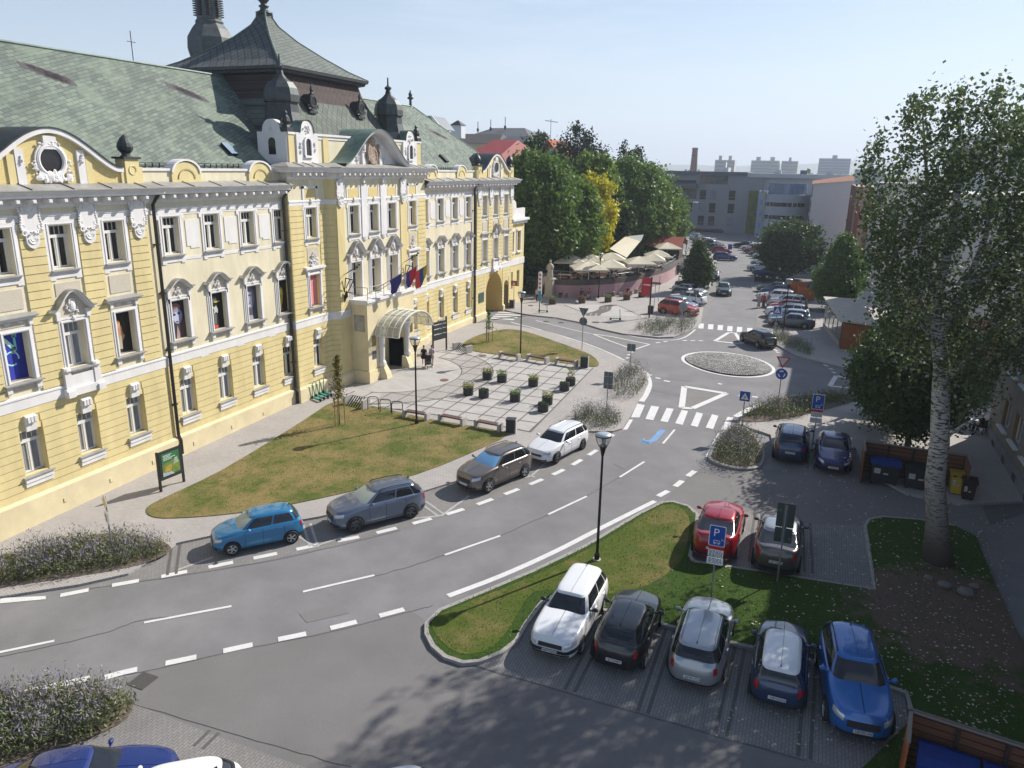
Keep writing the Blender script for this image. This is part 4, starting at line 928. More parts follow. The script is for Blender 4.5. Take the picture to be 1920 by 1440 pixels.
# ---- swept gables over the risalits
def gable(yc,X,half=3.55,top=17.72,name='gable'):
    n=40; prof=[]
    for i in range(n+1):
        t=-1+2*i/n; a=abs(t)
        z=16.12+(top-16.12)*(0.5+0.5*math.cos(math.pi*min(1,a/.93)))**.72
        prof.append((yc+t*half,z))
    m=MB(); m.prism([(yc+half,15.4)]+prof[::-1]+[(yc-half,15.4)],X-.5,X-.04,'x')
    r=m.build(name,PEBY,hall,world=True)
    c=MB()
    for i in range(n):
        a=Vector(prof[i]); b=Vector(prof[i+1]); 
        def nn(j):
            p=Vector(prof[max(j-1,0)]); q=Vector(prof[min(j+1,n)]); t=(q-p).normalized(); return Vector((-t.y,t.x))
        A1=a+nn(i)*.14; B1=b+nn(i+1)*.14; A2=a+nn(i)*.20; B2=b+nn(i+1)*.20; a0=a-nn(i)*.06; b0=b-nn(i+1)*.06
        c.mi=0; c.add([(X-.5,*a0),(X-.5,*b0),(X+.18,*b0),(X+.18,*a0),(X-.5,*A1),(X-.5,*B1),(X+.18,*B1),(X+.18,*A1)],[(0,1,2,3),(3,2,6,7),(4,7,6,5),(0,4,5,1)])
        c.mi=1; c.add([(X-2.2,*A2),(X-2.2,*B2),(X+.22,*B2),(X+.22,*A2),(X+.22,*A1),(X+.22,*B1)],[(0,3,2,1),(3,4,5,2)])
    c.build('gable_coping',[WHT,DKM],r)
    # pilasters, oculus, stucco
    p=MB()
    for s_ in (-1,1):
        p.box(X-.04,X+.05,yc+s_*1.25,yc+s_*1.62,15.5,17.0); blob(p,rn,(X+.05,yc+s_*1.44,16.6),(.10,.28),7)
    p.box(X-.04,X+.10,yc-.3,yc+.3,17.0,17.55)
    p.torus((X+.02,yc,16.53),.62,.10,28,8); p.torus((X+.02,yc,16.53),.74,.05,28,6)
    blob(p,rn,(X+.04,yc,15.85),(.85,.16),46); blob(p,rn,(X+.04,yc-.85,16.2),(.15,.35),14); blob(p,rn,(X+.04,yc+.85,16.2),(.15,.35),14); blob(p,rn,(X+.04,yc,17.2),(.5,.12),18)
    p.build('gable_relief',WHT,r)
    h=MB(); h.prism([(yc+.56*math.cos(6.2832*i/24),16.53+.56*math.sin(6.2832*i/24)) for i in range(24)],X-.035,X-.02,'x'); h.build('oculus',GLD,r)
    # solid yellow side strips
    q=MB()
    for s_ in (-1,1): q.box(X-.04,X+.03,yc+s_*1.66,yc+s_*1.98,15.5,16.75)
    q.build('gable_strips',YEL,r)
    return r
for yc in (23.8,2*HY-23.8):
    gr=gable(yc,XR)
    for s_ in (-1,1):
        y=yc+s_*4.1; q=MB(); q.box(XR-.5,XR+.06,y-.62,y-.38,15.4,16.3); q.box(XR-.5,XR+.06,y+.38,y+.62,15.4,16.3); q.box(XR-.5,XR+.12,y-.4,y+.4,15.4,16.66); q.torus((XR+.12,y,16.15),.20,.04,16,5)
        k=q.build('gable_pedestal',YEL,hall,world=True)
        q=MB(); q.box(XR-.6,XR+.2,y-.5,y+.5,16.66,16.76); q.lathe([(.3,0),(.2,.1),(.2,.16),(.34,.3),(.38,.45),(.34,.62),(.2,.85),(.04,1.0)],(XR-.2,y,16.76),12); q.build('finial',DKM,hall,world=True,smooth=False)
# ---- attic over the centre
at_=MB(); aw=MB(); ay=MB()
XA=-31.0
a0,a1=39.75,2*HY-39.75
at_.box(XA-2.2,XA,a0,a1,16.45,18.32)
for y0,y1 in ((a0,a0+.55),(43.3,43.9),(2*HY-43.9,2*HY-43.3),(a1-.55,a1)): ay.box(XA-.5,XA+.07,y0,y1,16.45,18.3)
aw.box(XA-2.25,XA+.12,a0-.05,a1+.05,18.32,18.46); aw.box(XA-2.2,XA+.05,a0-.02,a1+.02,18.12,18.32)
def bell(X,yc,zb,top,half,face='x'):
    """small curved dormer gable with an arched window"""
    n=16; o=[(yc-half,zb)]
    o+=[(yc-half+ (half-.72)*t, 18.45) for t in (0,)] 
    for i in range(n+1):
        t=-1+2*i/n; a=abs(t); z=18.40+(top-18.40)*math.sqrt(max(0,1-(a*1.0)**2.3)) ; o.append((yc+t*.72*half/1.1,z))
    o+=[(yc+half,18.45),(yc+half,zb)]
    return o
for yc in (41.55,2*HY-41.55):
    o=bell(XA,yc,16.5,19.2,1.1); m=MB(); m.prism(o[::-1],XA-.4,XA+.14,'x'); k=m.build('attic_gable',WHT,hall,world=True)
    m=MB(); w_=[(yc-.27,17.1),(yc-.27,17.85)]+[(yc-.27*math.cos(math.pi*i/8),17.85+.27*math.sin(math.pi*i/8)) for i in range(1,8)]+[(yc+.27,17.85),(yc+.27,17.1)]
    m.prism(w_,XA+.14,XA+.15,'x'); m.build('attic_window',GLD,k)
    m=MB(); 
    for i in range(10):
        t0,t1=math.pi*i/10,math.pi*(i+1)/10
        A_=[(yc+r*math.cos(t),17.85+r*math.sin(t)) for t in (t0,t1) for r in (.27,.42)]
        m.add([(XA+.14,*p) for p in A_]+[(XA+.24,*p) for p in A_],[(4,5,7,6),(0,4,6,2),(1,3,7,5)])
    for s_ in (-1,1): m.box(XA+.14,XA+.24,yc+s_*.27,yc+s_*.42,17.0,17.85); blob(m,rn,(XA+.14,yc+s_*.72,17.6),(.10,.4),12)
    m.box(XA+.14,XA+.26,yc-.42,yc+.42,16.95,17.08); blob(m,rn,(XA+.14,yc,18.6),(.4,.3),20)
    for i in range(16):
        pass
    m.build('attic_relief',WHT,k)
    # barrel roof behind the bell gable
    m=MB(); c=[q for q in o[2:-2]]
    for i in range(len(c)-1): m.add([(XA+.2,c[i][0],c[i][1]+.05),(XA+.2,c[i+1][0],c[i+1][1]+.05),(XA-1.8,c[i+1][0],c[i+1][1]+.05),(XA-1.8,c[i][0],c[i][1]+.05)],[(0,1,2,3)])
    m.build('attic_roof',COPG,k)
# side-facing bell gable toward the left wing
ys=a0; o=[(XA-2.0+ (p[0]-41.55)+.9,p[1]) for p in bell(0,41.55,16.5,19.2,1.1)]
m=MB(); m.prism([(p[0],p[1]) for p in o],ys-.12,ys+.3,'y'); k=m.build('attic_gable',WHT,hall,world=True)
xc=XA-1.1; m=MB(); m.prism([(xc-.27,17.1),(xc+.27,17.1),(xc+.27,17.85)]+[(xc+.27*math.cos(math.pi*i/8),17.85+.27*math.sin(math.pi*i/8)) for i in range(1,8)]+[(xc-.27,17.85)],ys-.13,ys-.12,'y'); m.build('attic_window',GLD,k)
m=MB(); blob(m,rn,(xc,ys-.12,18.6),(.3,.3),14); m.build('attic_relief',WHT,k)
at_.build('attic_wall',CRE,hall,world=True); aw.build('attic_coping',WHT,hall,world=True); ay.build('attic_pilasters',YEL,hall,world=True)
# ---- great curved pediment with the coat of arms
XP=XC-.02; n=44; prof=[]
for i in range(n+1):
    t=-1+2*i/n; a=abs(t); z=16.42+2.35*(0.5+0.5*math.cos(math.pi*min(1,a)))**.80; prof.append((HY+t*4.25,z))
m=MB(); m.prism([(HY+4.25,16.3)]+prof[::-1]+[(HY-4.25,16.3)],XP-.35,XP-.05,'x'); pd=m.build('pediment',WHT,hall,world=True)
c=MB()
def offp(prof,i,d):
    p=Vector(prof[max(i-1,0)]); q=Vector(prof[min(i+1,len(prof)-1)]); t=(q-p).normalized(); return Vector(prof[i])+Vector((-t.y,t.x))*d
for i in range(n):
    a,b=offp(prof,i,-.02),offp(prof,i+1,-.02); A1,B1=offp(prof,i,.20),offp(prof,i+1,.20); A2,B2=offp(prof,i,.25),offp(prof,i+1,.25)
    c.mi=0; c.add([(XP-.4,*a),(XP-.4,*b),(XP+.62,*b),(XP+.62,*a),(XP-.4,*A1),(XP-.4,*B1),(XP+.78,*B1),(XP+.78,*A1)],[(0,1,2,3),(3,2,6,7),(4,7,6,5)])
    c.mi=1; c.add([(XP-2.8,*A2),(XP-2.8,*B2),(XP+.82,*B2),(XP+.82,*A2),(XP+.82,*A1),(XP+.82,*B1)],[(0,3,2,1),(3,4,5,2)])
c.build('pediment_hood',[WHT,COPG],pd)
STN=mat('weathered_stone',(.42,.32,.25),.9,var=.25,scale=5,var2=.3,scale2=2)
m=MB(); rr_=random.Random(11)
sh=[(HY+.62*math.cos(t)*(1 if math.sin(t)>-.2 else .85),17.35+.75*math.sin(t)) for t in np.linspace(0,6.283,20)[:-1]]; m.prism(sh,XP-.05,XP+.14,'x'); m.torus((XP+.12,HY,17.2),.50,.09,20,6)
m.ball((XP+.12,HY,18.25),.14,.3,.25); blob(m,rr_,(XP+.1,HY,17.4),(.75,.85),60); 
for s_ in (-1,1): m.tube([(XP+.15,HY+s_*.62,16.9),(XP+.2,HY+s_*.78,17.4),(XP+.18,HY+s_*.6,18.0)],.10,6)
m.build('coat_of_arms',STN,pd)
m=MB()
for s_ in (-1,1): m.box(XP-.05,XP+.10,HY+s_*.95,HY+s_*1.30,16.55,17.45); m.box(XP-.05,XP+.16,HY+s_*.9,HY+s_*1.36,17.45,17.55); m.lathe([(.2,0),(.2,.35)],(XP+.05,HY+s_*1.13,17.6),10,sy=1); blob(m,rr_,(XP,HY+s_*1.75,16.95),(.25,.3),18)
m.build('pediment_relief',WHT,pd)
# ---- roofs
SLATE=brickmat('green_slate',(.21,.255,.20),(.12,.148,.13),(.055,.068,.06),.52,.215,.013,rot=rad(-22),axes='yz',zs=1.5,var=.20,patch=((.21,.255,.195),.45,.50,.55),vscale=.35,bump=.25)
SLATE2=brickmat('dark_slate',(.12,.135,.13),(.085,.095,.095),(.028,.032,.032),.5,.42,.03,rot=rad(45),axes='xz',zs=1.35,var=.2,offset=0,bump=.3)
SLATE3=brickmat('green_slate_steep',(.17,.19,.155),(.11,.13,.11),(.04,.05,.045),.42,.42,.022,rot=rad(45),axes='yz',zs=1.2,var=.25,offset=0,bump=.3)
BROWNS=brickmat('brown_scales',(.085,.056,.048),(.058,.040,.036),(.03,.02,.02),.36,.36,.022,rot=rad(45),axes='yz',zs=1.1,var=.2,offset=0)
PURP=mat('purple_slate',(.085,.072,.080),.8,var=.2,scale=5)
rx0,rz0,rx1,rz1=HX-.46,15.95,-38.95,22.17; xb=rx1-(rx0-rx1)
m=MB(); y0,y1=6.0,77.0; yr=y1-7.2
m.add([(rx0,y0,rz0),(rx0,y1,rz0),(rx1,yr,rz1),(rx1,y0,rz1)],[(0,1,2,3)]); m.add([(xb,y0,rz0),(xb,y1,rz0),(rx1,yr,rz1),(rx1,y0,rz1)],[(0,3,2,1)]); m.add([(rx0,y1,rz0),(xb,y1,rz0),(rx1,yr,rz1)],[(0,1,2)])
rf=m.build('roof',SLATE,hall,world=True)
m=MB(); m.tube([(rx1,y0,rz1+.03),(rx1,yr,rz1+.03)],.09,6); m.tube([(rx1,yr,rz1),(rx0,y1,rz0)],.08,6); m.build('ridge_cap',COPG,rf)
nr=Vector((rz1-rz0,0,rx0-rx1)).normalized()
def onroof(y,s,d=0.0):
    p=Vector((rx0,y,rz0)).lerp(Vector((rx1,y,rz1)),s)+nr*d; return p
m=MB()
for y,s,n_ in ((28.4,.83,5),(28.9,.79,4),(37.6,.82,4),(38.1,.78,4),(69.2,.60,4),(68.6,.64,3)):
    for k in range(n_):
        yy=y-.5+k*.34; ss=s+.02-k*.016
        m.add([tuple(onroof(a,b,.012)) for a,b in ((yy,ss),(yy+.85,ss-.02),(yy+.85,ss-.075),(yy,ss-.055))],[(0,1,2,3)])
m.build('replaced_slates',PURP,rf)
m=MB()
for k in range(46):
    pass
for y in np.arange(29.2,39.4,.45).tolist()+np.arange(57.3,67.2,.45).tolist():
    p=onroof(y,.05,.02); m.box(p.x-.02,p.x+.02,y,y+.05,p.z,p.z+.22)
for a,b in ((29.2,39.4),(57.3,67.2)):
    p=onroof(a,.05,.02); 
    for h in (.10,.2): m.box(p.x-.015,p.x+.015,a,b,p.z+h,p.z+h+.03)
m.build('snow_guard',IRON,rf)
for (y,s) in ((27.0,.13),(37.0,.16),(64.9,.15),(45.9,.42)):
    if y>40: continue
    r_=MB(); q=[onroof(y+a,s+b,d) for d in (.02,.20) for a,b in ((-.28,0),(.28,0),(.28,.10),(-.28,.10))]
    r_.add([tuple(v) for v in q],[(0,1,5,4),(1,2,6,5),(2,3,7,6),(3,0,4,7)]); sk=r_.build('skylight',IRON,rf); r_=MB(); r_.add([tuple(v) for v in q[4:]],[(0,1,2,3)]); r_.build('skylight_glass',mat('skylight_glass',(.25,.33,.42),.1),sk)
for (y,s) in ((64.9,.15),):
    r_=MB(); q=[onroof(y+a,s+b,d) for d in (.02,.20) for a,b in ((-.28,0),(.28,0),(.28,.10),(-.28,.10))]; r_.add([tuple(v) for v in q],[(0,1,5,4),(1,2,6,5),(2,3,7,6),(3,0,4,7),(4,5,6,7)]); r_.build('skylight',IRON,rf)
m=MB(); p=onroof(36.1,.99,0); m.tube([(rx1,36.1,22.1),(rx1,36.1,23.9)],.025,5); m.tube([(rx1,35.8,23.3),(rx1,36.4,23.3)],.02,5); m.build('lightning_rod',IRON,hall,world=True)
m=MB(); m.lathe([(.25,0),(.14,.2),(.12,.8),(.3,.9),(.3,1.0),(.14,1.1),(.2,1.3),(.1,1.5),(.03,1.7)],(rx1,69.3,22.0),10); m.build('finial',DKM,hall,world=True)
# ---- pavilion: flared mansard body with the pyramid above
PY0,PY1,PX0,PX1=43.42,52.88,-34.1,-43.7
def ring(o,z): return [(PX0+o,PY0-o,z),(PX0+o,PY1+o,z),(PX1-o,PY1+o,z),(PX1-o,PY0-o,z)]
bod=[ring(2.9,17.9),ring(2.3,18.35),ring(1.55,19.1),ring(.95,19.9),ring(.45,20.7),ring(.1,21.5),ring(-.12,22.3)]
m=MB(); m.grid([r for r in bod[:5]],True); bo=m.build('mansard',SLATE3,hall,world=True,smooth=False)
m=MB(); m.grid(bod[4:],True); m.build('mansard_scales',BROWNS,bo)
m=MB(); m.grid([ring(-.1,22.25),ring(.25,22.35),ring(.30,22.5),ring(.45,22.55),ring(.47,22.72)],True); m.build('eaves',DKM,bo)
ap=26.95; cxp=(PX0+PX1)/2; cyp=HY
def rs(k,z): return [(cxp+(p[0]-cxp)*k,cyp+(p[1]-cyp)*k,z) for p in ring(.47,0)]
tops=[(1.0,22.74),(.80,23.28),(.55,24.15),(.30,25.15),(.13,26.05),(.075,26.6),(.07,27.0)]
pr=MB(); rows=[rs(k,z) for k,z in tops]
sideA=MB(); sideB=MB()
for r0,r1 in zip(rows,rows[1:]):
    for i in range(4):
        (sideB if i in (0,2) else sideA).add([r0[i],r0[(i+1)%4],r1[(i+1)%4],r1[i]],[(0,1,2,3)])
SL4=brickmat('pavilion_slate',(.185,.205,.18),(.13,.15,.135),(.055,.065,.06),.5,.25,.02,rot=rad(-20),axes='yz',zs=1.6,var=.2)
q=sideB.build('pavilion_roof',SL4,hall,world=True); sideA.build('pavilion_roof_side',SLATE2,q)
m=MB(); 
for i in range(4): m.tube([r[i] for r in rows],.07,5)
m.build('hip_rib',COPG,q)
m=MB(); m.lathe([(.55,0),(.50,.15),(.30,.25),(.26,.4),(.36,.5),(.36,.56),(.20,.62),(.24,.75),(.42,.95),(.44,1.1),(.30,1.3),(.14,1.4),(.2,1.5),(.1,1.7),(.06,2.4)],(cxp,cyp,26.85),12); m.build('finial',DKM,q,smooth=True)
# oval dormers on the mansard
for y in (45.3,51.2):
    m=MB(); X=-33.0; z=20.05
    m.box(X-.9,X+.05,y-.42,y+.42,z-.15,z); m.prism([(y+.40*math.cos(t)*(1.0),z+.55+.55*math.sin(t)) for t in np.linspace(0,6.283,17)[:-1]],X-.7,X,'x'); m.torus((X,y,z+.6),.33,.08,16,6); m.lathe([(.16,0),(.08,.12),(.13,.25),(.03,.6)],(X-.1,y,z+1.1),8)
    for s_ in (-1,1): m.torus((X-.02,y+s_*.42,z+.25),.13,.05,10,5)
    d=m.build('roof_dormer',DKM,bo); m=MB(); m.prism([(y+.22*math.cos(t),z+.6+.28*math.sin(t)) for t in np.linspace(0,6.283,13)[:-1]],X+.02,X+.03,'x'); m.build('dormer_opening',IRON,d)
# onion turrets on the attic corners
for y in (41.62,2*HY-41.62):
    m=MB(); c=(-32.72,y,0); r8=math.pi/8
    m.lathe([(1.75,18.4),(1.55,18.6),(1.25,19.1),(1.08,19.7),(1.02,20.28),(1.16,20.32),(1.16,20.42),(1.08,20.46),(1.10,20.75),(1.0,21.15),(.74,21.5),(.42,21.75),(.24,21.95),(.17,22.25),(.26,22.3),(.28,22.42),(.15,22.5),(.07,22.6),(.05,23.15)],c,8,rot=r8)
    t_=m.build('turret',DKM,hall,world=True); m=MB(); m.lathe([(1.13,20.44),(1.14,20.75),(1.04,21.15),(.78,21.52)],c,8,cap=False,rot=r8); m.build('turret_dome',mat('dark_dome',(.060,.072,.070),.5,.2,var=.3,scale=3),t_)
# crown ornaments on attic corners
for y in (39.95,2*HY-39.95,):
    m=MB(); X=XA-.2; m.box(X-.3,X+.3,y-.3,y+.3,18.46,18.72); m.lathe([(.26,0),(.16,.15),(.28,.35),(.22,.6),(.1,.75),(.14,.85),(.03,1.0)],(X,y,18.72),10)
    for s_ in (-1,1): m.torus((X,y+s_*.3,19.0),.17,.05,10,5)
    m.build('finial',DKM,hall,world=True)
# rear clock turret, seen above the pavilion
m=MB(); c=(-47.5,52.0,0)
m.lathe([(1.6,23.6),(1.75,24.6),(1.95,25.4),(1.9,26.1),(1.45,26.8),(1.1,27.2),(1.15,27.35),(1.0,27.5),(.95,29.3),(1.15,29.4),(1.1,29.6),(.9,29.8),(.85,33)],c,8,rot=math.pi/8)
rt=m.build('rear_turret',mat('lead_grey',(.09,.10,.10),.6,.2,var=.3,scale=2),hall,world=True); m=MB()
for k in range(8):
    a=math.pi/4*k; 
    for j in range(8): m.box(c[0]+.93*math.cos(a)-.16,c[0]+.93*math.cos(a)+.16,c[1]+.93*math.sin(a)-.16,c[1]+.93*math.sin(a)+.16,27.75+j*.17,27.83+j*.17)
m.build('louvres',IRON,rt)
m=MB(); m.box(-50,-44,49,57,16,23.8); m.build('rear_tower_base',SLATE2,rt)
# ---- portal with terrace, arch, canopy
XPF=-28.95; pa,pb_=44.75,51.45; oa,ob=46.65,49.75; oc=(oa+ob)/2; orr=(ob-oa)/2
m=MB(); 
m.box(XC-.0,XPF,pa,oa,1.0,7.2); m.box(XC,XPF,ob,pb_,1.0,7.2)
n=16; zs=3.75
for i in range(n):
    t0,t1=math.pi*i/n,math.pi*(i+1)/n
    p=[(oc+orr*math.cos(t),zs+orr*math.sin(t)) for t in (t0,t1)]
    m.add([(XPF,*p[0]),(XPF,p[0][0],7.2),(XPF,p[1][0],7.2),(XPF,*p[1])],[(0,1,2,3)]); m.add([(XPF,*p[0]),(XPF,*p[1]),(XC-1.2,*p[1]),(XC-1.2,*p[0])],[(0,1,2,3)])
for y in (oa,ob): m.add([(XPF,y,1),(XPF,y,zs),(XC-1.2,y,zs),(XC-1.2,y,1)],[(0,1,2,3)])
po=m.build('portal',PLI,hall,world=True)
m=MB(); m.box(XC,XPF+.14,pa-.12,pb_+.12,7.2,7.38); m.box(XC,XPF+.05,pa-.04,pb_+.04,7.05,7.2); m.build('terrace_slab',WHT,po)
m=MB(); DG=mat('grimy_render',(.34,.32,.27),.9,var=.35,scale=1.5)
m.box(XC+.25,XPF-.22,pa-.015,pa,5.1,6.3); m.build('side_relief',DG,po)
m=MB(); m.box(XC-1.3,XC-1.2,oa,ob,1.0,5.6); k=m.build('entrance_door',mat('dark_oak',(.018,.010,.008),.6,var=.3,scale=3),po)
m=MB(); 
for y in np.linspace(oa+.15,ob-.15,7): m.box(XC-1.2,XC-1.13,y-.05,y+.05,1.0,4.2)
m.box(XC-1.2,XC-1.12,oa,ob,3.3,3.45); m.build('door_panels',mat('dark_oak_light',(.035,.018,.012),.6),k)
m=MB()
for s_,yy in ((-1,oa-.30),(1,ob+.30)):   # flared feet and white columns beside the opening
    m.lathe([(.32,0),(.30,.2),(.20,.4),(.23,1.4),(.26,2.2),(.32,2.35),(.34,2.6)],(XPF+.12,yy,2.35),10)
    m.torus((XPF+.15,yy,4.95),.3,.08,12,6); blob(m,rn,(XPF+.1,yy,5.3),(.25,.4),12)
m.build('portal_columns',WHT,po)
m=MB()
for yy,w_ in ((oa-.1,.55),(ob+.1,.55)):
    m.prism([(XPF-.02,1.1),(XPF+.75,1.1),(XPF+.60,1.75),(XPF+.30,2.2),(XPF+.1,2.4),(XPF-.02,2.4)],yy-w_/2-.1,yy+w_/2,'y') if 0 else m.add([(XPF,yy-w_,1.0),(XPF,yy+w_,1.0),(XPF+.7,yy+w_*.7,1.0),(XPF+.7,yy-w_*.7,1.0),(XPF,yy-w_*.7,2.35),(XPF,yy+w_*.7,2.35),(XPF+.25,yy+w_*.45,2.3),(XPF+.25,yy-w_*.45,2.3),(XPF+.55,yy+w_*.6,1.7),(XPF+.55,yy-w_*.6,1.7)],[(0,1,2,3),(4,7,6,5),(3,2,8,9),(9,8,6,7),(2,1,5,6,8),(0,3,9,7,4)])
m.box(XC,XPF+.10,pa-.1,oa-.3,1.0,2.2); m.box(XC,XPF+.10,ob+.3,pb_+.1,1.0,2.2); m.build('portal_foot',PLI,po)
m=MB(); m.box(XPF,XPF+.03,45.25,45.75,3.95,4.75); m.box(XPF,XPF+.03,50.75,51.15,3.95,4.65); m.build('bronze_plaque',mat('bronze',(.22,.15,.06),.4,.6,var=.2,scale=8),po)
m=MB(); m.box(XPF,XPF+.03,45.25,45.75,3.0,3.6); m.build('dark_plaque',mat('slate_plaque',(.08,.08,.10),.4),po)
m=MB()
for y in np.linspace(pa+.1,pb_-.1,7): m.tube([(XPF+.02,y,7.38),(XPF+.02,y,8.28)],.022,6)
for z in (7.75,8.28): m.tube([(XC+.1,pa+.05,z),(XPF+.02,pa+.05,z),(XPF+.02,pb_-.05,z),(XC+.1,pb_-.05,z)],.022,6)
m.build('terrace_railing',mat('grey_rail',(.20,.20,.20),.4,.5),po)
# glass barrel canopy on steel ribs
gl=bpy.data.materials.new('canopy_glass'); gl.use_nodes=True; b_=gl.node_tree.nodes['Principled BSDF']; b_.inputs['Base Color'].default_value=(.48,.50,.42,1); b_.inputs['Roughness'].default_value=.25; b_.inputs['Alpha'].default_value=.55
STE=mat('canopy_steel',(.62,.60,.52),.5)
CZ,CR=4.70,2.0; cy0=48.2; hy=2.6; X0,X1=XPF+.05,XPF+2.0
arc=[(cy0-hy*math.cos(math.pi*i/20),CZ+1.5*math.sin(math.pi*i/20)) for i in range(21)]
m=MB(); m.grid([[(X0,*p) for p in arc],[(X1,*p) for p in arc]]); cn=m.build('canopy_glass',gl,po); 
m=MB()
for x in np.linspace(X0,X1,5): m.tube([(x,*p) for p in arc],.045 if x<X1-.1 else .06,6)
for i in (0,3,7,10,13,17,20): m.tube([(X0,*arc[i]),(X1,*arc[i])],.035,6)
for i in range(20):
    a,b=arc[i],arc[i+1]; k=.93
    m.add([(X1,*a),(X1,*b),(X1,cy0+(b[0]-cy0)*k,CZ+(b[1]-CZ)*k),(X1,cy0+(a[0]-cy0)*k,CZ+(a[1]-CZ)*k),(X1-.04,*a),(X1-.04,*b),(X1-.04,cy0+(b[0]-cy0)*k,CZ+(b[1]-CZ)*k),(X1-.04,cy0+(a[0]-cy0)*k,CZ+(a[1]-CZ)*k)],[(0,1,2,3),(4,7,6,5),(3,2,6,7)])
m.build('canopy_frame',STE,po)
# wrought lanterns left and right of the terrace windows, spot bars
for y in (43.98,52.35):
    m=MB(); X=XC+.05
    m.tube([(X,y,7.3),(X+.1,y,7.8)],[.03,.12],6); m.lathe([(.05,0),(.14,.1),(.05,.5)],(X+.15,y,7.6),8)
    for a,b in (((X,y,8.0),(X+.15,y,9.0)),((X+.7,y,8.0),(X+.15,y,8.0)),((X+.15,y,9.0),(X+.8,y,8.9)),((X+.8,y,8.9),(X+.15,y,7.8)),((X+.5,y,8.95),(X+.15,y,8.3))): m.tube([a,b],.035,5)
    m.build('wall_bracket',IRON,hall,world=True)
    m=MB(); m.tube([(X,y,9.2),(X+1.3,y-.25,9.85)],.02,5); m.tube([(X,y,9.2),(X+1.1,y+.3,9.95)],.02,5); m.ball((X+1.3,y-.25,9.85),.08); m.ball((X+1.1,y+.3,9.95),.08); m.build('spot_bar',IRON,hall,world=True)
# ---- drainpipes
for y,x in ((28.95,HX),(39.0,HX),(67.3,HX)):
    m=MB(); r=.085; m.tube([(x+.6,y,15.0),(x+.18,y,14.5),(x+.17,y,2.25),(x+.30,y,2.0),(x+.30,y,1.0+.2)],r,8)
    for z in (4,7,10,12.5): m.box(x,x+.28,y-.11,y+.11,z,z+.05)
    m.build('drainpipe',mat('dark_pipe',(.022,.02,.02),.5,.2,var=.3,scale=3),hall,world=True)
m=MB()
for y in (21.8,24.3,26.9,29.9,32.9,35.7,60,64): m.box((XR if y<28.5 else HX)+.2,(XR if y<28.5 else HX)+.225,y,y+.18,1.35,1.55)
m.build('plinth_vents',PLI,hall,world=True)
m=MB(); m.box(XR+.04,XR+.09,68.35,69.6,3.35,4.3); k=m.build('wall_plaque',mat('plaque_green',(.05,.10,.09),.4,.3,var=.5,scale=12),hall,world=True)
# ---- low end pavilion beyond the archway
LX=-31.35
m=MB(); H2=[(77.45,78.45,7.55,9.7),(79.45,80.45,7.55,9.7),(77.6,78.4,3.4,5.3),(79.6,80.4,3.4,5.3)]
wall(m,LX,77.0,81.6,1.0,12.1,H2); m.add([(LX,81.6,1),(LX,81.6,12.1),(LX-8,81.6,12.1),(LX-8,81.6,1)],[(0,1,2,3)]); m.add([(LX,77,12.1),(LX,81.6,12.1),(LX-8,81.6,12.1),(LX-8,77,12.1)],[(0,1,2,3)])
lw=m.build('end_wing',YEL,hall,world=True)
m=MB(); m.box(LX,LX+.06,77.1,81.7,6.0,6.7); m.box(LX-.2,LX+.5,77.1,82.0,10.9,11.15); m.box(LX,LX+.3,77.1,81.8,10.6,10.9)
for y in (77.95,79.95):
    for s_ in (-1,1): m.box(LX,LX+.06,y+s_*.5,y+s_*.68,7.3,9.9)
    m.box(LX,LX+.12,y-.7,y+.7,9.75,9.95); m.box(LX,LX+.2,y-.7,y+.7,7.35,7.5)
m.box(LX-.3,LX+.02,77.1,81.7,11.15,12.2); m.prism([(77.4,12.2),(79.0,12.2),(78.8,12.9),(78.2,13.2),(77.6,12.9)],LX-.3,LX+.05,'x')
m.build('end_wing_trim',WHT,lw)
for h in H2:
    m=MB(); m.add([(LX-.25,h[0],h[2]),(LX-.25,h[1],h[2]),(LX-.25,h[1],h[3]),(LX-.25,h[0],h[3])],[(0,1,2,3)]); w_=m.build('window',GLD,lw); m=MB(); c=(h[0]+h[1])/2; m.box(LX-.24,LX-.2,c-.03,c+.03,h[2],h[3]); m.box(LX-.24,LX-.19,h[0],h[1],h[2]+1.3,h[2]+1.4); m.build('window_bars',FRM,w_)
# ================================================================ CARS
def paint(name,col,metal=0.0,rough=.32):
    return mat('paint_'+name,col,rough,metal,coat=.9,spec=.5)
CGL=mat('car_glass',(.012,.014,.017),.04,spec=.8); TYR=mat('tyre',(.014,.014,.015),.9); BLK=mat('black_trim',(.018,.018,.019),.55)
ALU=mat('alloy_wheel',(.42,.43,.45),.35,.6); DRIM=mat('dark_alloy',(.10,.10,.11),.4,.5); CHR=mat('chrome',(.62,.63,.65),.15,1.0)
HDL=mat('headlamp',(.50,.53,.56),.08,.3,spec=.8); TLR=mat('tail_lamp',(.36,.012,.012),.12,spec=.8); PLT=mat('plate_white',(.62,.62,.60),.5); PLX=mat('plate_ink',(.02,.02,.03),.6); SHADE=mat('sunshade',(.42,.46,.40),.3); SHB=mat('sunshade_blue',(.16,.36,.62),.25); UND=mat('underbody',(.01,.01,.01),.9)
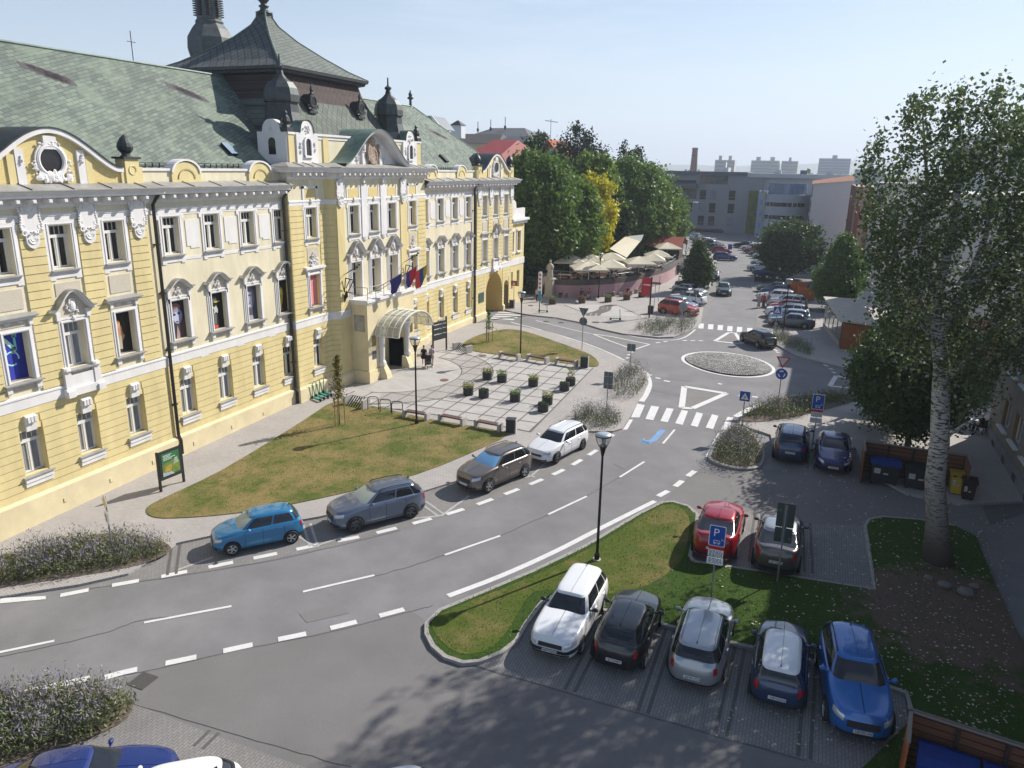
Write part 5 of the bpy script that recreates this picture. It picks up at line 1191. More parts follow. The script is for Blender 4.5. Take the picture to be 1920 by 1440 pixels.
TYPES=dict(
 hatch=dict(L=3.75,W=1.68,H=1.48,zn=.74,zc=.98,zb=1.02,xc=.95,r0=1.55,r1=3.35,xt=3.62,fo=.72,wb=2.42,r=.30),
 golf=dict(L=4.2,W=1.78,H=1.47,zn=.74,zc=.97,zb=1.0,xc=1.15,r0=1.85,r1=3.65,xt=4.02,fo=.85,wb=2.6,r=.32),
 suv=dict(L=4.5,W=1.86,H=1.64,zn=.92,zc=1.14,zb=1.14,xc=1.2,r0=1.95,r1=3.95,xt=4.38,fo=.88,wb=2.68,r=.36,clad=1,rails=1),
 coupesuv=dict(L=4.5,W=1.86,H=1.57,zn=.90,zc=1.10,zb=1.20,xc=1.2,r0=1.95,r1=3.15,xt=4.30,fo=.88,wb=2.68,r=.36,clad=1),
 wagon=dict(L=4.6,W=1.80,H=1.47,zn=.74,zc=.98,zb=1.0,xc=1.2,r0=1.95,r1=4.15,xt=4.48,fo=.9,wb=2.65,r=.32,rails=1),
 boxwagon=dict(L=4.75,W=1.75,H=1.43,zn=.80,zc=.93,zb=.93,xc=1.55,r0=2.15,r1=4.35,xt=4.66,fo=.85,wb=2.77,r=.31,e=7,old=1),
 sedan=dict(L=4.6,W=1.80,H=1.44,zn=.72,zc=.96,zb=1.0,xc=1.25,r0=2.0,r1=3.35,xt=4.0,fo=.9,wb=2.7,r=.32,trunk=1),
 mini=dict(L=3.95,W=1.69,H=1.43,zn=.80,zc=1.0,zb=1.0,xc=1.05,r0=1.45,r1=3.68,xt=3.86,fo=.68,wb=2.55,r=.31,e=6))
def car_fn(T):
    L_,W_,H_=T['L'],T['W'],T['H']; E=T.get('e',5)
    def sq(th,e): 
        c,s=math.cos(th),math.sin(th); return math.copysign(abs(c)**(2/e),c),math.copysign(abs(s)**(2/e),s)
    def zs(x):  # shoulder height, x measured from the nose
        pts=[(0,T['zn']-.10),(.12,T['zn']),(T['xc'],T['zc']-.03),(T['r0']+.3,T['zc']),(T['xt'],T['zb']),(L_-.08,T['zb']-(.06 if not T.get('trunk') else .02)),(L_,T['zb']-.14)]
        for a,b in zip(pts,pts[1:]):
            if x<=b[0]: return a[1]+(b[1]-a[1])*max(0,(x-a[0]))/(b[0]-a[0])
        return pts[-1][1]
    def body(th,f):
        """f: 0 sill .. 1 shoulder edge"""
        c,s=sq(th,E)
        prof=[(0,.10,.07),(.10,.02,.015),(.35,0,.0),(.62,.0,.0),(.85,.03,.022),(.95,.07,.05),(1.0,.13,.085)]
        for a,b in zip(prof,prof[1:]):
            if f<=b[0]+1e-9:
                t=(f-a[0])/(b[0]-a[0]); ix=a[1]+(b[1]-a[1])*t; iy=a[2]+(b[2]-a[2])*t; break
        x=L_/2*(1-c)  # nose at x=0
        x=ix+(L_-2*ix)*(1-c)/2
        nose=max(0,1-x/1.1); tail=max(0,1-(L_-x)/.9)
        y=(W_/2-iy)*s*(1-.07*nose**2-.05*tail**2)
        z0=.20; z=z0+(zs(x)+(.03 if f>=.999 else 0)-z0)*f
        return x,y,z
    def cabin(th,t):
        e=E+1.5; c,s=sq(th,e)
        x0a,x0b=T['xc'],T['xt']; x1a,x1b=T['r0'],T['r1']
        tt=t; bul=math.sin(math.pi*t)*.035
        xa=x0a+(x1a-x0a)*tt-bul; xb_=x0b+(x1b-x0b)*tt+bul; 
        w0,w1=W_/2-.10,W_/2-.30; w_=w0+(w1-w0)*(t**1.25)
        x=(xa+xb_)/2-(xb_-xa)/2*c; xn=(x-xa)/(xb_-xa)
        zb_=zs(x)-.02; zt=H_-.07-.05*abs(c)**3
        return x,w_*s*(1-.06*abs(c)**4),zb_+(zt-zb_)*t
    return sq,zs,body,cabin
def make_car(name,label,T,pm,group=None,roof=None,wheelm=None,plate=None,shade=None,detail=2,loc=(0,0,0),rz=0,plates=None,stripe=None,stuck=None):
    T=TYPES[T] if isinstance(T,str) else T; L_,W_,H_=T['L'],T['W'],T['H']; sq,zs,body,cabin=car_fn(T)
    root=thing(name,label,'car',loc,rz,group); key=(id(T),detail)
    X=lambda p:(L_/2-p[0],p[1],p[2])    # forward is +x
    n=64 if detail>1 else 32
    m=MB(); rows=[]
    fs=[0,.1,.35,.62,.85,.95,1.0]
    ths=[2*math.pi*(i+.5)/n for i in range(n)]
    for f in fs: rows.append([X(body(t,f)) for t in ths])
    for k in (.86,.55,.2,.01):     # bonnet, boot and the deck under the glass house
        r=[]
        for t in ths:
            x,y,z=body(t,1.0); xx=L_/2+(x-L_/2)*(1-(1-k)*.18 if k>.5 else k*1.0+.0) if False else x
            yy=y*k; r.append(X((x if abs(y)>1e-6 else x,yy,z+.045*(1-k*k)+.0)))
        rows.append(r)
    m.grid(rows,True); m.poly(rows[0][::-1]); bo=m.build('body',pm,root,smooth=True)
    # cabin shell
    m=MB(); rows=[[X(cabin(t,q)) for t in ths] for q in (0,.15,.4,.7,.9,1.0)]
    base=[cabin(t,1.0) for t in ths]; cx=(T['r0']+T['r1'])/2
    for k,dz in ((.95,.030),(.8,.050),(.5,.062),(.01,.07)): rows.append([X((cx+(b[0]-cx)*(.985 if k>.9 else .97),b[1]*k,b[2]+dz)) for b in base])
    m.grid(rows[:5],True); cb=m.build('cabin',pm,root,smooth=True)
    m=MB(); m.grid(rows[4:],True); m.build('roof',roof or pm,root,smooth=True)
    def patch(fn,t0,t1,q0,q1,nt=12,nq=5,off=.008,skew=0.0,skew1=0.0):
        R=[]
        for j in range(nq+1):
            q=q0+(q1-q0)*j/nq; r=[]
            for i in range(nt+1):
                a=t0+skew*(j/nq); b=t1+skew1*(j/nq); t=a+(b-a)*i/nt; p=Vector(fn(t,q)); e=.01
                du=Vector(fn(t+e,q))-p; dv=Vector(fn(t,min(1,q+e)))-p
                if dv.length<1e-7: dv=p-Vector(fn(t,q-e))
                nn=du.cross(dv)
                if nn.length<1e-9: nn=Vector((0,1,0))
                nn.normalize()
                c=Vector((L_/2,0,p.z)); 
                if nn.dot(p-c)<0: nn=-nn
                r.append(X(p+nn*off))
            R.append(r)
        return R
    def th_for(xf,cab=True,left=True):
        """angle on the loop where the length fraction is xf (0 nose .. 1 tail)"""
        e=(T.get('e',5)+1.5) if cab else T.get('e',5); c=1-2*xf; th=math.acos(max(-1,min(1,math.copysign(abs(c)**(e/2),c)))); return th if left else -th
    # windscreen & rear window: narrow angle spans around nose/tail
    e=T.get('e',5)+1.5
    def th_w(yf): return math.asin(min(1,abs(yf)**(e/2)))
    a=th_w(.93); g_=MB(); g_.grid(patch(cabin,-a,a,.04,.95,26,5)); ws=g_.build('windscreen',CGL if not shade else shade,root,smooth=True)
    g_=MB(); g_.grid(patch(cabin,math.pi-a,math.pi+a,.10 if T.get('trunk') or T.get('coupe') else .22,.93,20,5)); g_.build('rear_window',CGL,root,smooth=True)
    # side windows with pillars between
    xc_,xt_=T['xc'],T['xt']; span=xt_-xc_
    fr=[(.13,.50),(.53,.80),(.825,.94)] if L_>4.3 and not T.get('trunk') else [(.13,.52),(.55,.88)]
    if T.get('trunk'): fr=[(.14,.52),(.55,.86)]
    for left in (True,False):
        for k,(a_,b_) in enumerate(fr):
            t0,t1=th_for(a_,True,left),th_for(b_,True,left); q0,q1=.10,.90
            g_=MB(); g_.grid(patch(cabin,t0,t1,q0,q1,8,4)); g_.build('side_window',CGL,root,smooth=True)
    if detail>=1:
        # lamps
        E=T.get('e',5)
        def tb(yf): return math.asin(min(1,abs(yf)**(E/2)))
        for s_ in (1,-1):
            h=MB(); a0=tb(.62)*s_; a1=th_for(.085,False,s_>0)
            h.grid(patch(body,a0,a1,.74 if not T.get('old') else .70,.93,10,3,.012)); h.build('headlight',HDL,root,smooth=True)
            h=MB(); a0=math.pi-tb(.74 if L_>4.3 else .80)*s_; a1=th_for(.955,False,s_>0)
            if s_<0: a1=a1
            a0=(math.pi-tb(.72)) if s_>0 else -(math.pi-tb(.72))
            h.grid(patch(body,a0,a1,.64,.90,8,3,.014)); h.build('taillight',TLR,root,smooth=True)
        gq=MB(); a=tb(.52); gq.grid(patch(body,-a,a,.60 if T.get('clad') else .66,.86 if not T.get('old') else .88,10,2,.014)); gq.build('grille',BLK,root,smooth=True)
        gq=MB(); a=tb(.80); gq.grid(patch(body,-a,a,.08,.30,14,2,.010)); gq.build('front_bumper_inlet',BLK,root,smooth=True)
        gq=MB(); gq.grid(patch(body,math.pi-tb(.9),math.pi+tb(.9),.03,.24 if not T.get('clad') else .34,14,2,.010)); gq.build('rear_bumper_trim',BLK if not T.get('old') else BLK,root,smooth=True)
        if T.get('old'):
            gq=MB(); gq.grid(patch(body,-tb(.97),tb(.97),.36,.60,16,2,.03)); gq.build('front_bumper',BLK,root,smooth=True)
        for left in (1,-1):
            # mirrors, handles, door seams
            mm=MB(); xm=T['xc']+.48; mm.ball((L_/2-xm,left*(W_/2+.09),T['zc']+.06),.07,.11,.075,10,6); mm.box(L_/2-xm-.02,L_/2-xm+.03,left*(W_/2-.12),left*(W_/2+.02),T['zc']-.0,T['zc']+.04); mm.build('mirror',pm if not T.get('old') else BLK,root,smooth=False)
            ds=MB()
            for xf in (T['xc']/L_+.08,(T['xc']+T['wb']*.43)/L_,(T['xc']+T['wb']*.80)/L_):
                ds.grid(patch(body,th_for(xf-.0018,False,left>0),th_for(xf+.0018,False,left>0),.10,.97,1,8,.004))
            ds.build('door_seam',UND,root)
            for xf in ((T['xc']+T['wb']*.36)/L_,(T['xc']+T['wb']*.73)/L_):
                t=th_for(xf,False,left>0); p=X(body(t,.80)); hh=MB(); hh.box(p[0]-.09,p[0]+.09,p[1]-.03,p[1]+.03,p[2]-.018,p[2]+.018); hh.build('door_handle',pm if not T.get('chromeh') else CHR,root)
        if T.get('clad'):
            cl=MB(); cl.grid([[X((lambda q:(q[0],q[1]*1.006,q[2]))(body(t,f))) for t in ths] for f in (0.0,.06,.17)],True); cl.build('sill_cladding',BLK,root,smooth=True)
        if T.get('rails'):
            for left in (1,-1):
                y=left*(W_/2-.34); q=MB(); q.tube([(L_/2-x,y,z) for x,z in ((T['r0']+.2,H_-.05),(T['r0']+.35,H_+.01),((T['r0']+T['r1'])/2,H_+.035),(T['r1']-.3,H_+.0),(T['r1']-.15,H_-.06))],.02,6); q.build('roof_rail',BLK if T.get('clad') else CHR,root)
        q=MB(); x=L_/2-T['r1']+.18; q.prism([(x,H_-.0),(x-.14,H_-.0),(x-.12,H_+.07)],-.015,.015,'y'); q.build('roof_aerial',BLK,root)
        # plates with registration
        for sx,pt in ((1,body(0,.45)),(-1,body(math.pi,.52 if not T.get('clad') else .62))):
            x=X(pt)[0]+sx*.03; q=MB(); q.box(x-.008,x+.008,-.26,.26,pt[2]-.055,pt[2]+.055); pk=q.build('licence_plate',PLT,root)
            if plates and plates[0 if sx>0 else 1]: text(pk,plates[0 if sx>0 else 1],.105,(x+sx*.012,0.02*sx,pt[2]),(rad(90),0,rad(90*sx)),PLX,'registration')
    if stripe: pass
    # wheels
    r=T['r']; wm=wheelm or ALU
    tm=MB(); w=.105
    tm.lathe([(r*.66,-w),(r*.93,-w),(r,-w*.72),(r,w*.72),(r*.93,w),(r*.66,w)],(0,0,0),28,cap=False); 
    rmh=MB(); rmh.lathe([(r*.68,w*.55),(r*.68,w*.95),(r*.62,w*.95),(r*.60,w*.62)],(0,0,0),24,cap=False); rmh.lathe([(.0,w*.80),(.05,w*.86),(.055,w*.6)],(0,0,0),10,cap=False)
    for k in range(5):
        for dd in (-.13,.13):
            a=2*math.pi*k/5+dd; p=Vector((math.cos(a),math.sin(a),0)); q=Vector((-p.y,p.x,0)); i_,o_=p*.045,p*r*.64
            rmh.add([tuple(i_+q*.02+Vector((0,0,w*.84))),tuple(i_-q*.02+Vector((0,0,w*.84))),tuple(o_-q*.017+Vector((0,0,w*.78))),tuple(o_+q*.017+Vector((0,0,w*.78)))],[(0,1,2,3)])
    hub=MB(); hub.lathe([(.001,w*.35),(r*.66,w*.35)],(0,0,0),20,cap=False); 
    tme=tm.mesh('tyre',TYR,True); rme=rmh.mesh('rim',wm); hme=hub.mesh('hub',UND)
    for sx in (1,-1):
        xw=L_/2-T['fo'] if sx>0 else L_/2-T['fo']-T['wb']
        for left in (1,-1):
            y=left*(W_/2-.095)
            aw_=MB(); R=r*1.17; xx=L_/2-xw
            ring=[]
            def ys(x,z): # body half width at side position
                zz=(z-.2)/(zs(x)-.2); zz=max(0,min(1,zz)); best=th_for(x/L_,False,True); return abs(body(best,zz)[1])
            cpt=(xw,left*(ys(xx,r)+.004),r)
            for i in range(23):
                a=math.pi*(-.12)+math.pi*1.24*i/22; px_=xw+R*math.cos(a); pz=r+R*math.sin(a); ring.append((px_,left*(ys(L_/2-px_,max(.2,pz))+.005),pz))
            aw_.add([cpt]+ring,[(0,i,i+1) for i in range(1,23)]); aw_.build('wheel_arch',UND if not T.get('clad') else BLK,root)
            wh=obj('wheel',tme,root,(xw,y+left*.02,r),(rad(-90) if left>0 else rad(90),0,0)); obj('rim',rme,wh); obj('hub',hme,wh)
    return root
def car_between(pf,pr,dz=0.0):
    """pose from two ground points: nose and tail"""
    a=Vector(pf); b=Vector(pr); d=(a-b).normalized(); return (a+b)/2,math.atan2(d.y,d.x)
def park_side(name,label,T,pm,front,rear,left=True,**k):
    """front/rear: photo points where the near wheels touch the ground"""
    t=TYPES[T]; a=Vector(at(*front)); b=Vector(at(*rear)); d=(a-b).normalized(); mid=(a+b)/2; nrm=Vector((-d.y,d.x))
    c=mid-nrm*(t['W']/2-.06)*(1 if left else -1); fwd=(t['L']/2-t['fo']-t['wb']/2); c=c-d*fwd
    return make_car(name,label,T,pm,loc=(c.x,c.y,g(c.x,c.y)+.012),rz=math.atan2(d.y,d.x),**k)
def park_end(name,label,T,pm,end,other,nose=True,dz=.35,**k):
    """end: photo point of the bumper nearest the camera (dz above ground); other: photo ground point toward its far end"""
    t=TYPES[T]; a=Vector(at(*end,dz)); b=Vector(other) if not isinstance(other,tuple) or abs(other[0])<30 and abs(other[1])<1.01 else None
    d=Vector(other).normalized() if b is not None else (Vector(at(*other))-a).normalized()
    c=a+d*(t['L']/2); h=-d if nose else d
    return make_car(name,label,T,pm,loc=(c.x,c.y,g(c.x,c.y)+.012),rz=math.atan2(h.y,h.x),**k)
P_=dict(cyan=paint('cyan_blue',(.015,.17,.36),.25),bg=paint('blue_grey',(.13,.165,.235),.55),tau=paint('taupe',(.165,.145,.135),.55),wht=paint('white',(.70,.71,.73)),
 red=paint('red',(.30,.006,.014),.25),sil=paint('silver',(.36,.38,.40),.6),dks=paint('dark_brown_grey',(.09,.075,.07),.5),navy=paint('navy',(.012,.035,.10),.3),ind=paint('indigo',(.020,.020,.115),.3),blk=paint('black',(.008,.008,.009)),
 ford=paint('bright_blue',(.016,.13,.42),.3),gry=paint('grey',(.10,.115,.135),.5),crim=paint('orange_red',(.36,.035,.02),.1),grn=paint('dark_green',(.02,.035,.03),.3),lbl=paint('light_blue',(.25,.32,.42),.4),prl=paint('pearl',(.50,.53,.58),.4),roy=paint('royal_blue',(.012,.03,.16),.3))
KG='cars parked along the left kerb'
park_side('parked_car','bright cyan blue small hatchback, first of the four cars along the kerb','hatch',P_['cyan'],(438,1042),(546,1019),group=KG,shade=SHADE)
park_side('parked_car','blue grey crossover with black wheel arches parked behind the cyan hatchback','suv',P_['bg'],(667,999),(770,972),group=KG,wheelm=DRIM,shade=SHADE)
park_side('parked_car','taupe crossover with a blue sunshade in its windscreen by the kerb','suv',P_['tau'],(912,926),(986,893),group=KG,shade=SHB)
park_side('parked_car','white estate car parked by the kerb next to the lavender bush','wagon',P_['wht'],(1040,871),(1094,841),group=KG,wheelm=DRIM)
bd=(Vector(at(1262,1168))-Vector(at(1205,1336))).normalized()
FG='cars parked in the front row of bays'
park_end('parked_car','white boxy old estate car with four square headlights facing the viewer','boxwagon',P_['wht'],(1030,1226),tuple(bd),True,group=FG,plates=('NR*723ZU',None))
park_end('parked_car','black hatchback with a dark roof parked next to the boxy white estate','golf',P_['blk'],(1150,1250),tuple(bd),False,group=FG,plates=(None,'BL*229BT'))
park_end('parked_car','silver estate car with roof rails and tall red tail lamps','wagon',P_['sil'],(1296,1283),tuple(bd),False,group=FG,plates=(None,'SA*011CN'))
park_end('parked_car','small dark blue car with a white roof and silver rear corners','mini',P_['navy'],(1455,1322),tuple(bd),False,group=FG,roof=P_['wht'],plates=(None,'NR*233HJ'))
park_end('parked_car','bright blue crossover with its bonnet toward the viewer beside the wooden bin enclosure','suv',P_['ford'],(1616,1383),tuple((bd+Vector((-.10,0))).normalized()),True,group=FG,plates=('NR*051RK',None))
SG_='cars parked in the bays behind the grass island'
park_end('parked_car','red coupe crossover parked behind the grass island','coupesuv',P_['red'],(1335,1040),tuple(bd),False,dz=.5,group=SG_)
park_end('parked_car','silver coupe crossover with dark brown bumpers next to the red car','coupesuv',P_['dks'],(1453,1066),tuple(bd),False,dz=.5,group=SG_,roof=P_['sil'],plates=(None,'NR*156ND'))
park_end('parked_car','blue crossover seen from behind beside the round lavender bed','suv',P_['navy'],(1480,862),tuple(bd),False,group=SG_,plates=(None,'NR*602HV'))
park_end('parked_car','indigo saloon facing the viewer beside the wooden bin shelter','sedan',P_['ind'],(1562,880),tuple(bd),True,group=SG_,plates=('NR*840CJ',None))
# driving
a=Vector(at(1404,640)); b=Vector(at(1436,653)); c,h=car_between(a,b)
make_car('moving_car','black hatchback leaving the roundabout past the lavender bed','golf',P_['blk'],loc=(c.x,c.y,g(c.x,c.y)+.02),rz=h,plates=(None,'NR*557BP'))
street=(Vector(at(1345,480))-Vector(at(1352,590))).normalized()
c=Vector(at(1357,556)); make_car('moving_car','dark green grey hatchback driving toward the roundabout','golf',P_['grn'],loc=(c.x+street.x*1.8,c.y+street.y*1.8,1.52),rz=math.atan2(-street.y,-street.x))
# cars across the roundabout
def row(items,group):
    for (u0,v0,u1,v1,T,pk,lab) in items:   # nose point and tail point on the ground, midline
        a=Vector(at(u0,v0)); b=Vector(at(u1,v1)); c,h=car_between(a,b)
        make_car('parked_car',lab,T,P_[pk],loc=(c.x,c.y,g(c.x,c.y)+.012),rz=h,detail=1,group=group)
row([(1303,595,1240,586,'suv','crim','orange red crossover closest to the roundabout on the left side'),
 (1308,586,1248,577,'hatch','lbl','pale blue hatchback right behind the orange red crossover'),
 (1258,567,1320,576,'suv','wht','white crossover with its red tail lamps toward the road, left side'),
 (1318,566,1262,558,'golf','gry','grey hatchback behind the white crossover on the left side'),
 (1320,557,1266,550,'sedan','prl','pearl saloon in the left row, next to the black car'),
 (1324,548,1270,541,'sedan','blk','black saloon beside the small street tree on the left'),
 (1340,535,1330,514,'suv','grn','big dark green crossover half hidden by the street tree on the left')],'cars parked left of the street beyond the roundabout')
row([(1438,609,1528,617,'sedan','gry','blue grey saloon nearest the lavender bed on the right side'),
 (1437,601,1522,608,'golf','lbl','light blue hatchback squeezed between the blue grey saloon and a white crossover'),
 (1434,592,1516,600,'suv','wht','big white crossover, second white car from the glass shelter'),
 (1445,583,1500,588,'hatch','crim','small orange red car between two white crossovers'),
 (1444,575,1506,581,'suv','prl','pearl white crossover with its bonnet to the road near the people'),
 (1424,562,1486,568,'wagon','wht','white estate car by the walking people'),
 (1425,552,1488,558,'golf','navy','navy hatchback beside the orange wooden bin shelter'),
 (1424,546,1482,551,'sedan','gry','grey saloon behind the navy hatchback')],'cars parked right of the street beyond the roundabout')
row([(1405,507,1452,510,'wagon','sil','silver estate car in front of the dark blue bins'),
 (1408,497,1450,500,'hatch','prl','pearl hatchback under the broad street tree'),
 (1420,516,1458,520,'sedan','navy','navy saloon hidden behind the row of bins'),
 (1416,484,1450,487,'golf','wht','white hatchback half under the tree further up the street'),
 (1409,480,1445,482,'wagon','gry','grey estate car further up the right side'),
 (1397,474,1432,476,'golf','red','dark red hatchback far up the right side'),
 (1391,469,1425,471,'golf','wht','white saloon far up the right side'),
 (1381,464,1410,466,'sedan','blk','black saloon at the far end of the right side'),
 (1380,489,1338,487,'golf','roy','royal blue hatchback at the kerb of the far bend'),
 (1372,477,1334,475,'hatch','red','small red car behind the royal blue hatchback'),
 (1362,472,1328,470,'golf','grn','dark green hatchback in the far left group'),
 (1352,467,1322,464,'suv','blk','black crossover in the far left group'),
 (1338,462,1312,458,'suv','wht','white crossover in the far left group'),
 (1326,457,1300,452,'golf','blk','black hatchback beyond the white crossover'),
 (1318,452,1294,447,'wagon','lbl','light blue estate at the far left end of the street'),
 (1290,497,1282,490,'golf','wht','white car between the terrace and the street lamp'),
 (1292,505,1284,500,'golf','gry','grey car behind the terrace parasols'),
 (1296,514,1286,508,'golf','prl','pearl car just behind the left street tree')],'cars parked far up the street')
c=Vector(at(1588,575)); make_car('parked_car','dark car behind the conical tree on the right','golf',P_['blk'],loc=(4.2,88.5,1.52),rz=rad(170),detail=1)
# bottom left corner, partly in frame
make_car('parked_car','dark blue saloon cut by the lower left corner beside the lavender','sedan',P_['roy'],loc=(*(lambda p:p)(at(150,1478,.7)),.70),rz=rad(38))
make_car('parked_car','white hatchback cut by the lower edge next to the dark blue saloon','golf',P_['wht'],loc=(*(lambda p:p)(at(292,1520,.7)),.70),rz=rad(218))
make_car('parked_car','white car of which only the roof shows at the lower edge','golf',P_['wht'],loc=(*(lambda p:p)(at(680,1535,.7)),.68),rz=rad(218))
# ================================================================ TREES AND PLANTS
def leafmat(name,c1,c2,trans=.35):
    if name in MATS: return MATS[name]
    m=bpy.data.materials.new(name); m.use_nodes=True; nt=m.node_tree; b=nt.nodes['Principled BSDF']; out=nt.nodes['Material Output']; b.inputs['Roughness'].default_value=.55; b.inputs['Specular IOR Level'].default_value=.35
    oi=N(nt,'ShaderNodeNewGeometry'); r=N(nt,'ShaderNodeMixRGB'); r.inputs[1].default_value=(*c1,1); r.inputs[2].default_value=(*c2,1); L(nt,oi.outputs['Random Per Island'],r.inputs[0])
    L(nt,r.outputs[0],b.inputs['Base Color'])
    t=N(nt,'ShaderNodeBsdfTranslucent'); L(nt,r.outputs[0],t.inputs[0]); mx=N(nt,'ShaderNodeMixShader'); mx.inputs[0].default_value=trans
    L(nt,b.outputs[0],mx.inputs[1]); L(nt,t.outputs[0],mx.inputs[2]); L(nt,mx.outputs[0],out.inputs[0]); MATS[name]=m; return m
BARK=mat('bark',(.12,.095,.075),.95,var=.35,scale=6,bump=.5,stretch=(1,1,.3)); 
def birchbark():
    m=bpy.data.materials.new('pale_bark'); m.use_nodes=True; nt=m.node_tree; b=nt.nodes['Principled BSDF']; b.inputs['Roughness'].default_value=.9
    tc=N(nt,'ShaderNodeTexCoord'); mp=N(nt,'ShaderNodeMapping'); mp.inputs['Scale'].default_value=(2.2,2.2,9); L(nt,tc.outputs['Object'],mp.inputs[0])
    n=N(nt,'ShaderNodeTexNoise',_Scale=1.9,_Detail=5.0,_Roughness=.6); L(nt,mp.outputs[0],n.inputs['Vector']); r=N(nt,'ShaderNodeValToRGB'); e=r.color_ramp.elements; e[0].position=.42; e[0].color=(.05,.045,.04,1); e[1].position=.50; e[1].color=(.40,.38,.35,1); L(nt,n.outputs['Fac'],r.inputs[0])
    sp=N(nt,'ShaderNodeSeparateXYZ'); L(nt,tc.outputs['Object'],sp.inputs[0]); r2=N(nt,'ShaderNodeMapRange'); r2.inputs[1].default_value=.5; r2.inputs[2].default_value=5.0; L(nt,sp.outputs[2],r2.inputs[0])
    mm=N(nt,'ShaderNodeMixRGB'); mm.inputs[1].default_value=(.10,.085,.07,1); L(nt,r2.outputs[0],mm.inputs[0]); L(nt,r.outputs[0],mm.inputs[2]); L(nt,mm.outputs[0],b.inputs['Base Color']); 
    bp=N(nt,'ShaderNodeBump',_Strength=.5,_Distance=.03); L(nt,n.outputs['Fac'],bp.inputs['Height']); L(nt,bp.outputs[0],b.inputs['Normal']); return m
PBARK=birchbark()
def leaves(name,pts,size,m,parent,seed=1,aspect=.7,flat=0.0,up=0.0):
    """one mesh of leaf-sized faces at pts (Nx3)"""
    rg=np.random.default_rng(seed); n=len(pts); a=rg.normal(size=(n,3)); a[:,2]*=(1-flat); a/=np.linalg.norm(a,axis=1)[:,None]
    b=rg.normal(size=(n,3)); b[:,2]+=up; b-=a*(a*b).sum(1)[:,None]; b/=np.linalg.norm(b,axis=1)[:,None]
    s=size*rg.uniform(.6,1.35,n)[:,None]; c=np.cross(a,b)
    u=b*s; v=c*s*aspect
    V=np.empty((n*4,3)); V[0::4]=pts-u; V[1::4]=pts+v*.9-u*.1; V[2::4]=pts+u; V[3::4]=pts-v*.9-u*.1
    me=bpy.data.meshes.new(name); me.vertices.add(n*4); me.vertices.foreach_set('co',V.ravel()); me.loops.add(n*4); me.loops.foreach_set('vertex_index',np.arange(n*4))
    me.polygons.add(n); me.polygons.foreach_set('loop_start',np.arange(n)*4); me.polygons.foreach_set('loop_total',np.full(n,4)); me.materials.append(m); me.update(); me.validate()
    o=bpy.data.objects.new(name,me); COL.objects.link(o); o.parent=parent; return o
def clumps(rg,cent,rad_,nc,nl,shape='ellipsoid',cr=.22,lo=-1.0,hollow=.55,vs=1.0):
    """leaf points grouped in clumps inside a crown volume; cent, rad_ are 3-vectors"""
    out=[]; k=0
    while k<nc:
        p=rg.normal(size=3); p/=np.linalg.norm(p); r=rg.uniform(hollow,1)**.8; p=p*r
        if p[2]<lo: continue
        if shape=='cone': zz=(p[2]+1)/2; p[:2]*=(1.12-zz)*1.05
        if shape=='column': p[:2]*=(1-.35*abs(p[2])**2)
        c=np.array(cent)+p*np.array(rad_); s=cr*rg.uniform(.6,1.4)*min(rad_[0],rad_[2])
        m_=int(nl*rg.uniform(.5,1.5)); q=rg.normal(size=(m_,3))*s*.5; q[:,2]*=vs; out.append(c+q); k+=1
    return np.vstack(out)
def limbs(m,base,top,r0,r1,n,crown_r,rg,start=.3,seg=5,lean=.2,rise=.5):
    b=np.array(base);t=np.array(top); path=[b+(t-b)*i/seg+(rg.normal(size=3)*[lean*.15,lean*.15,0] if 0<i<seg else 0) for i in range(seg+1)]
    m.tube([tuple(p) for p in path],[r0+(r1-r0)*(i/seg) for i in range(seg+1)],9)
    ends=[]
    for i in range(n):
        f=start+(1-start)*(i+.3)/n; j=min(seg-1,int(f*seg)); p=path[j]+(path[j+1]-path[j])*(f*seg-j); a=rg.uniform(0,6.28); l=crown_r*rg.uniform(.6,1.0)*(1.15-f*.7)
        q=p+np.array([math.cos(a)*l*.55,math.sin(a)*l*.55,l*rise*.5]); e=p+np.array([math.cos(a+.2)*l,math.sin(a+.2)*l,l*rise*1.2]); rr=(r0+(r1-r0)*f)*.5
        m.tube([tuple(p),tuple(q),tuple(e)],[rr,rr*.6,rr*.2],6); ends.append(e)
    return ends
GLF=dict(
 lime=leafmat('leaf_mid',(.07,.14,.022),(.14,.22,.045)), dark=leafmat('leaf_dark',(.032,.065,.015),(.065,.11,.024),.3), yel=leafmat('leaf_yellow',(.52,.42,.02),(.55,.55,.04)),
 pine=leafmat('needle_dark',(.015,.032,.014),(.030,.052,.020),.1), pop=leafmat('leaf_poplar',(.045,.075,.028),(.11,.15,.05),.4), silver=leafmat('leaf_pale_underside',(.22,.24,.20),(.34,.35,.29),.2),
 fresh=leafmat('leaf_fresh',(.10,.18,.026),(.18,.26,.045)), autumn=leafmat('leaf_autumn',(.13,.12,.025),(.20,.16,.03)), lav=leafmat('lavender_spike',(.21,.185,.24),(.33,.29,.36),.2), lavg=leafmat('lavender_leaf',(.10,.135,.045),(.19,.225,.085),.2), dead=leafmat('dead_leaf',(.38,.32,.24),(.62,.56,.46),.1), flow=leafmat('planter_leaf',(.14,.17,.02),(.30,.28,.04)))
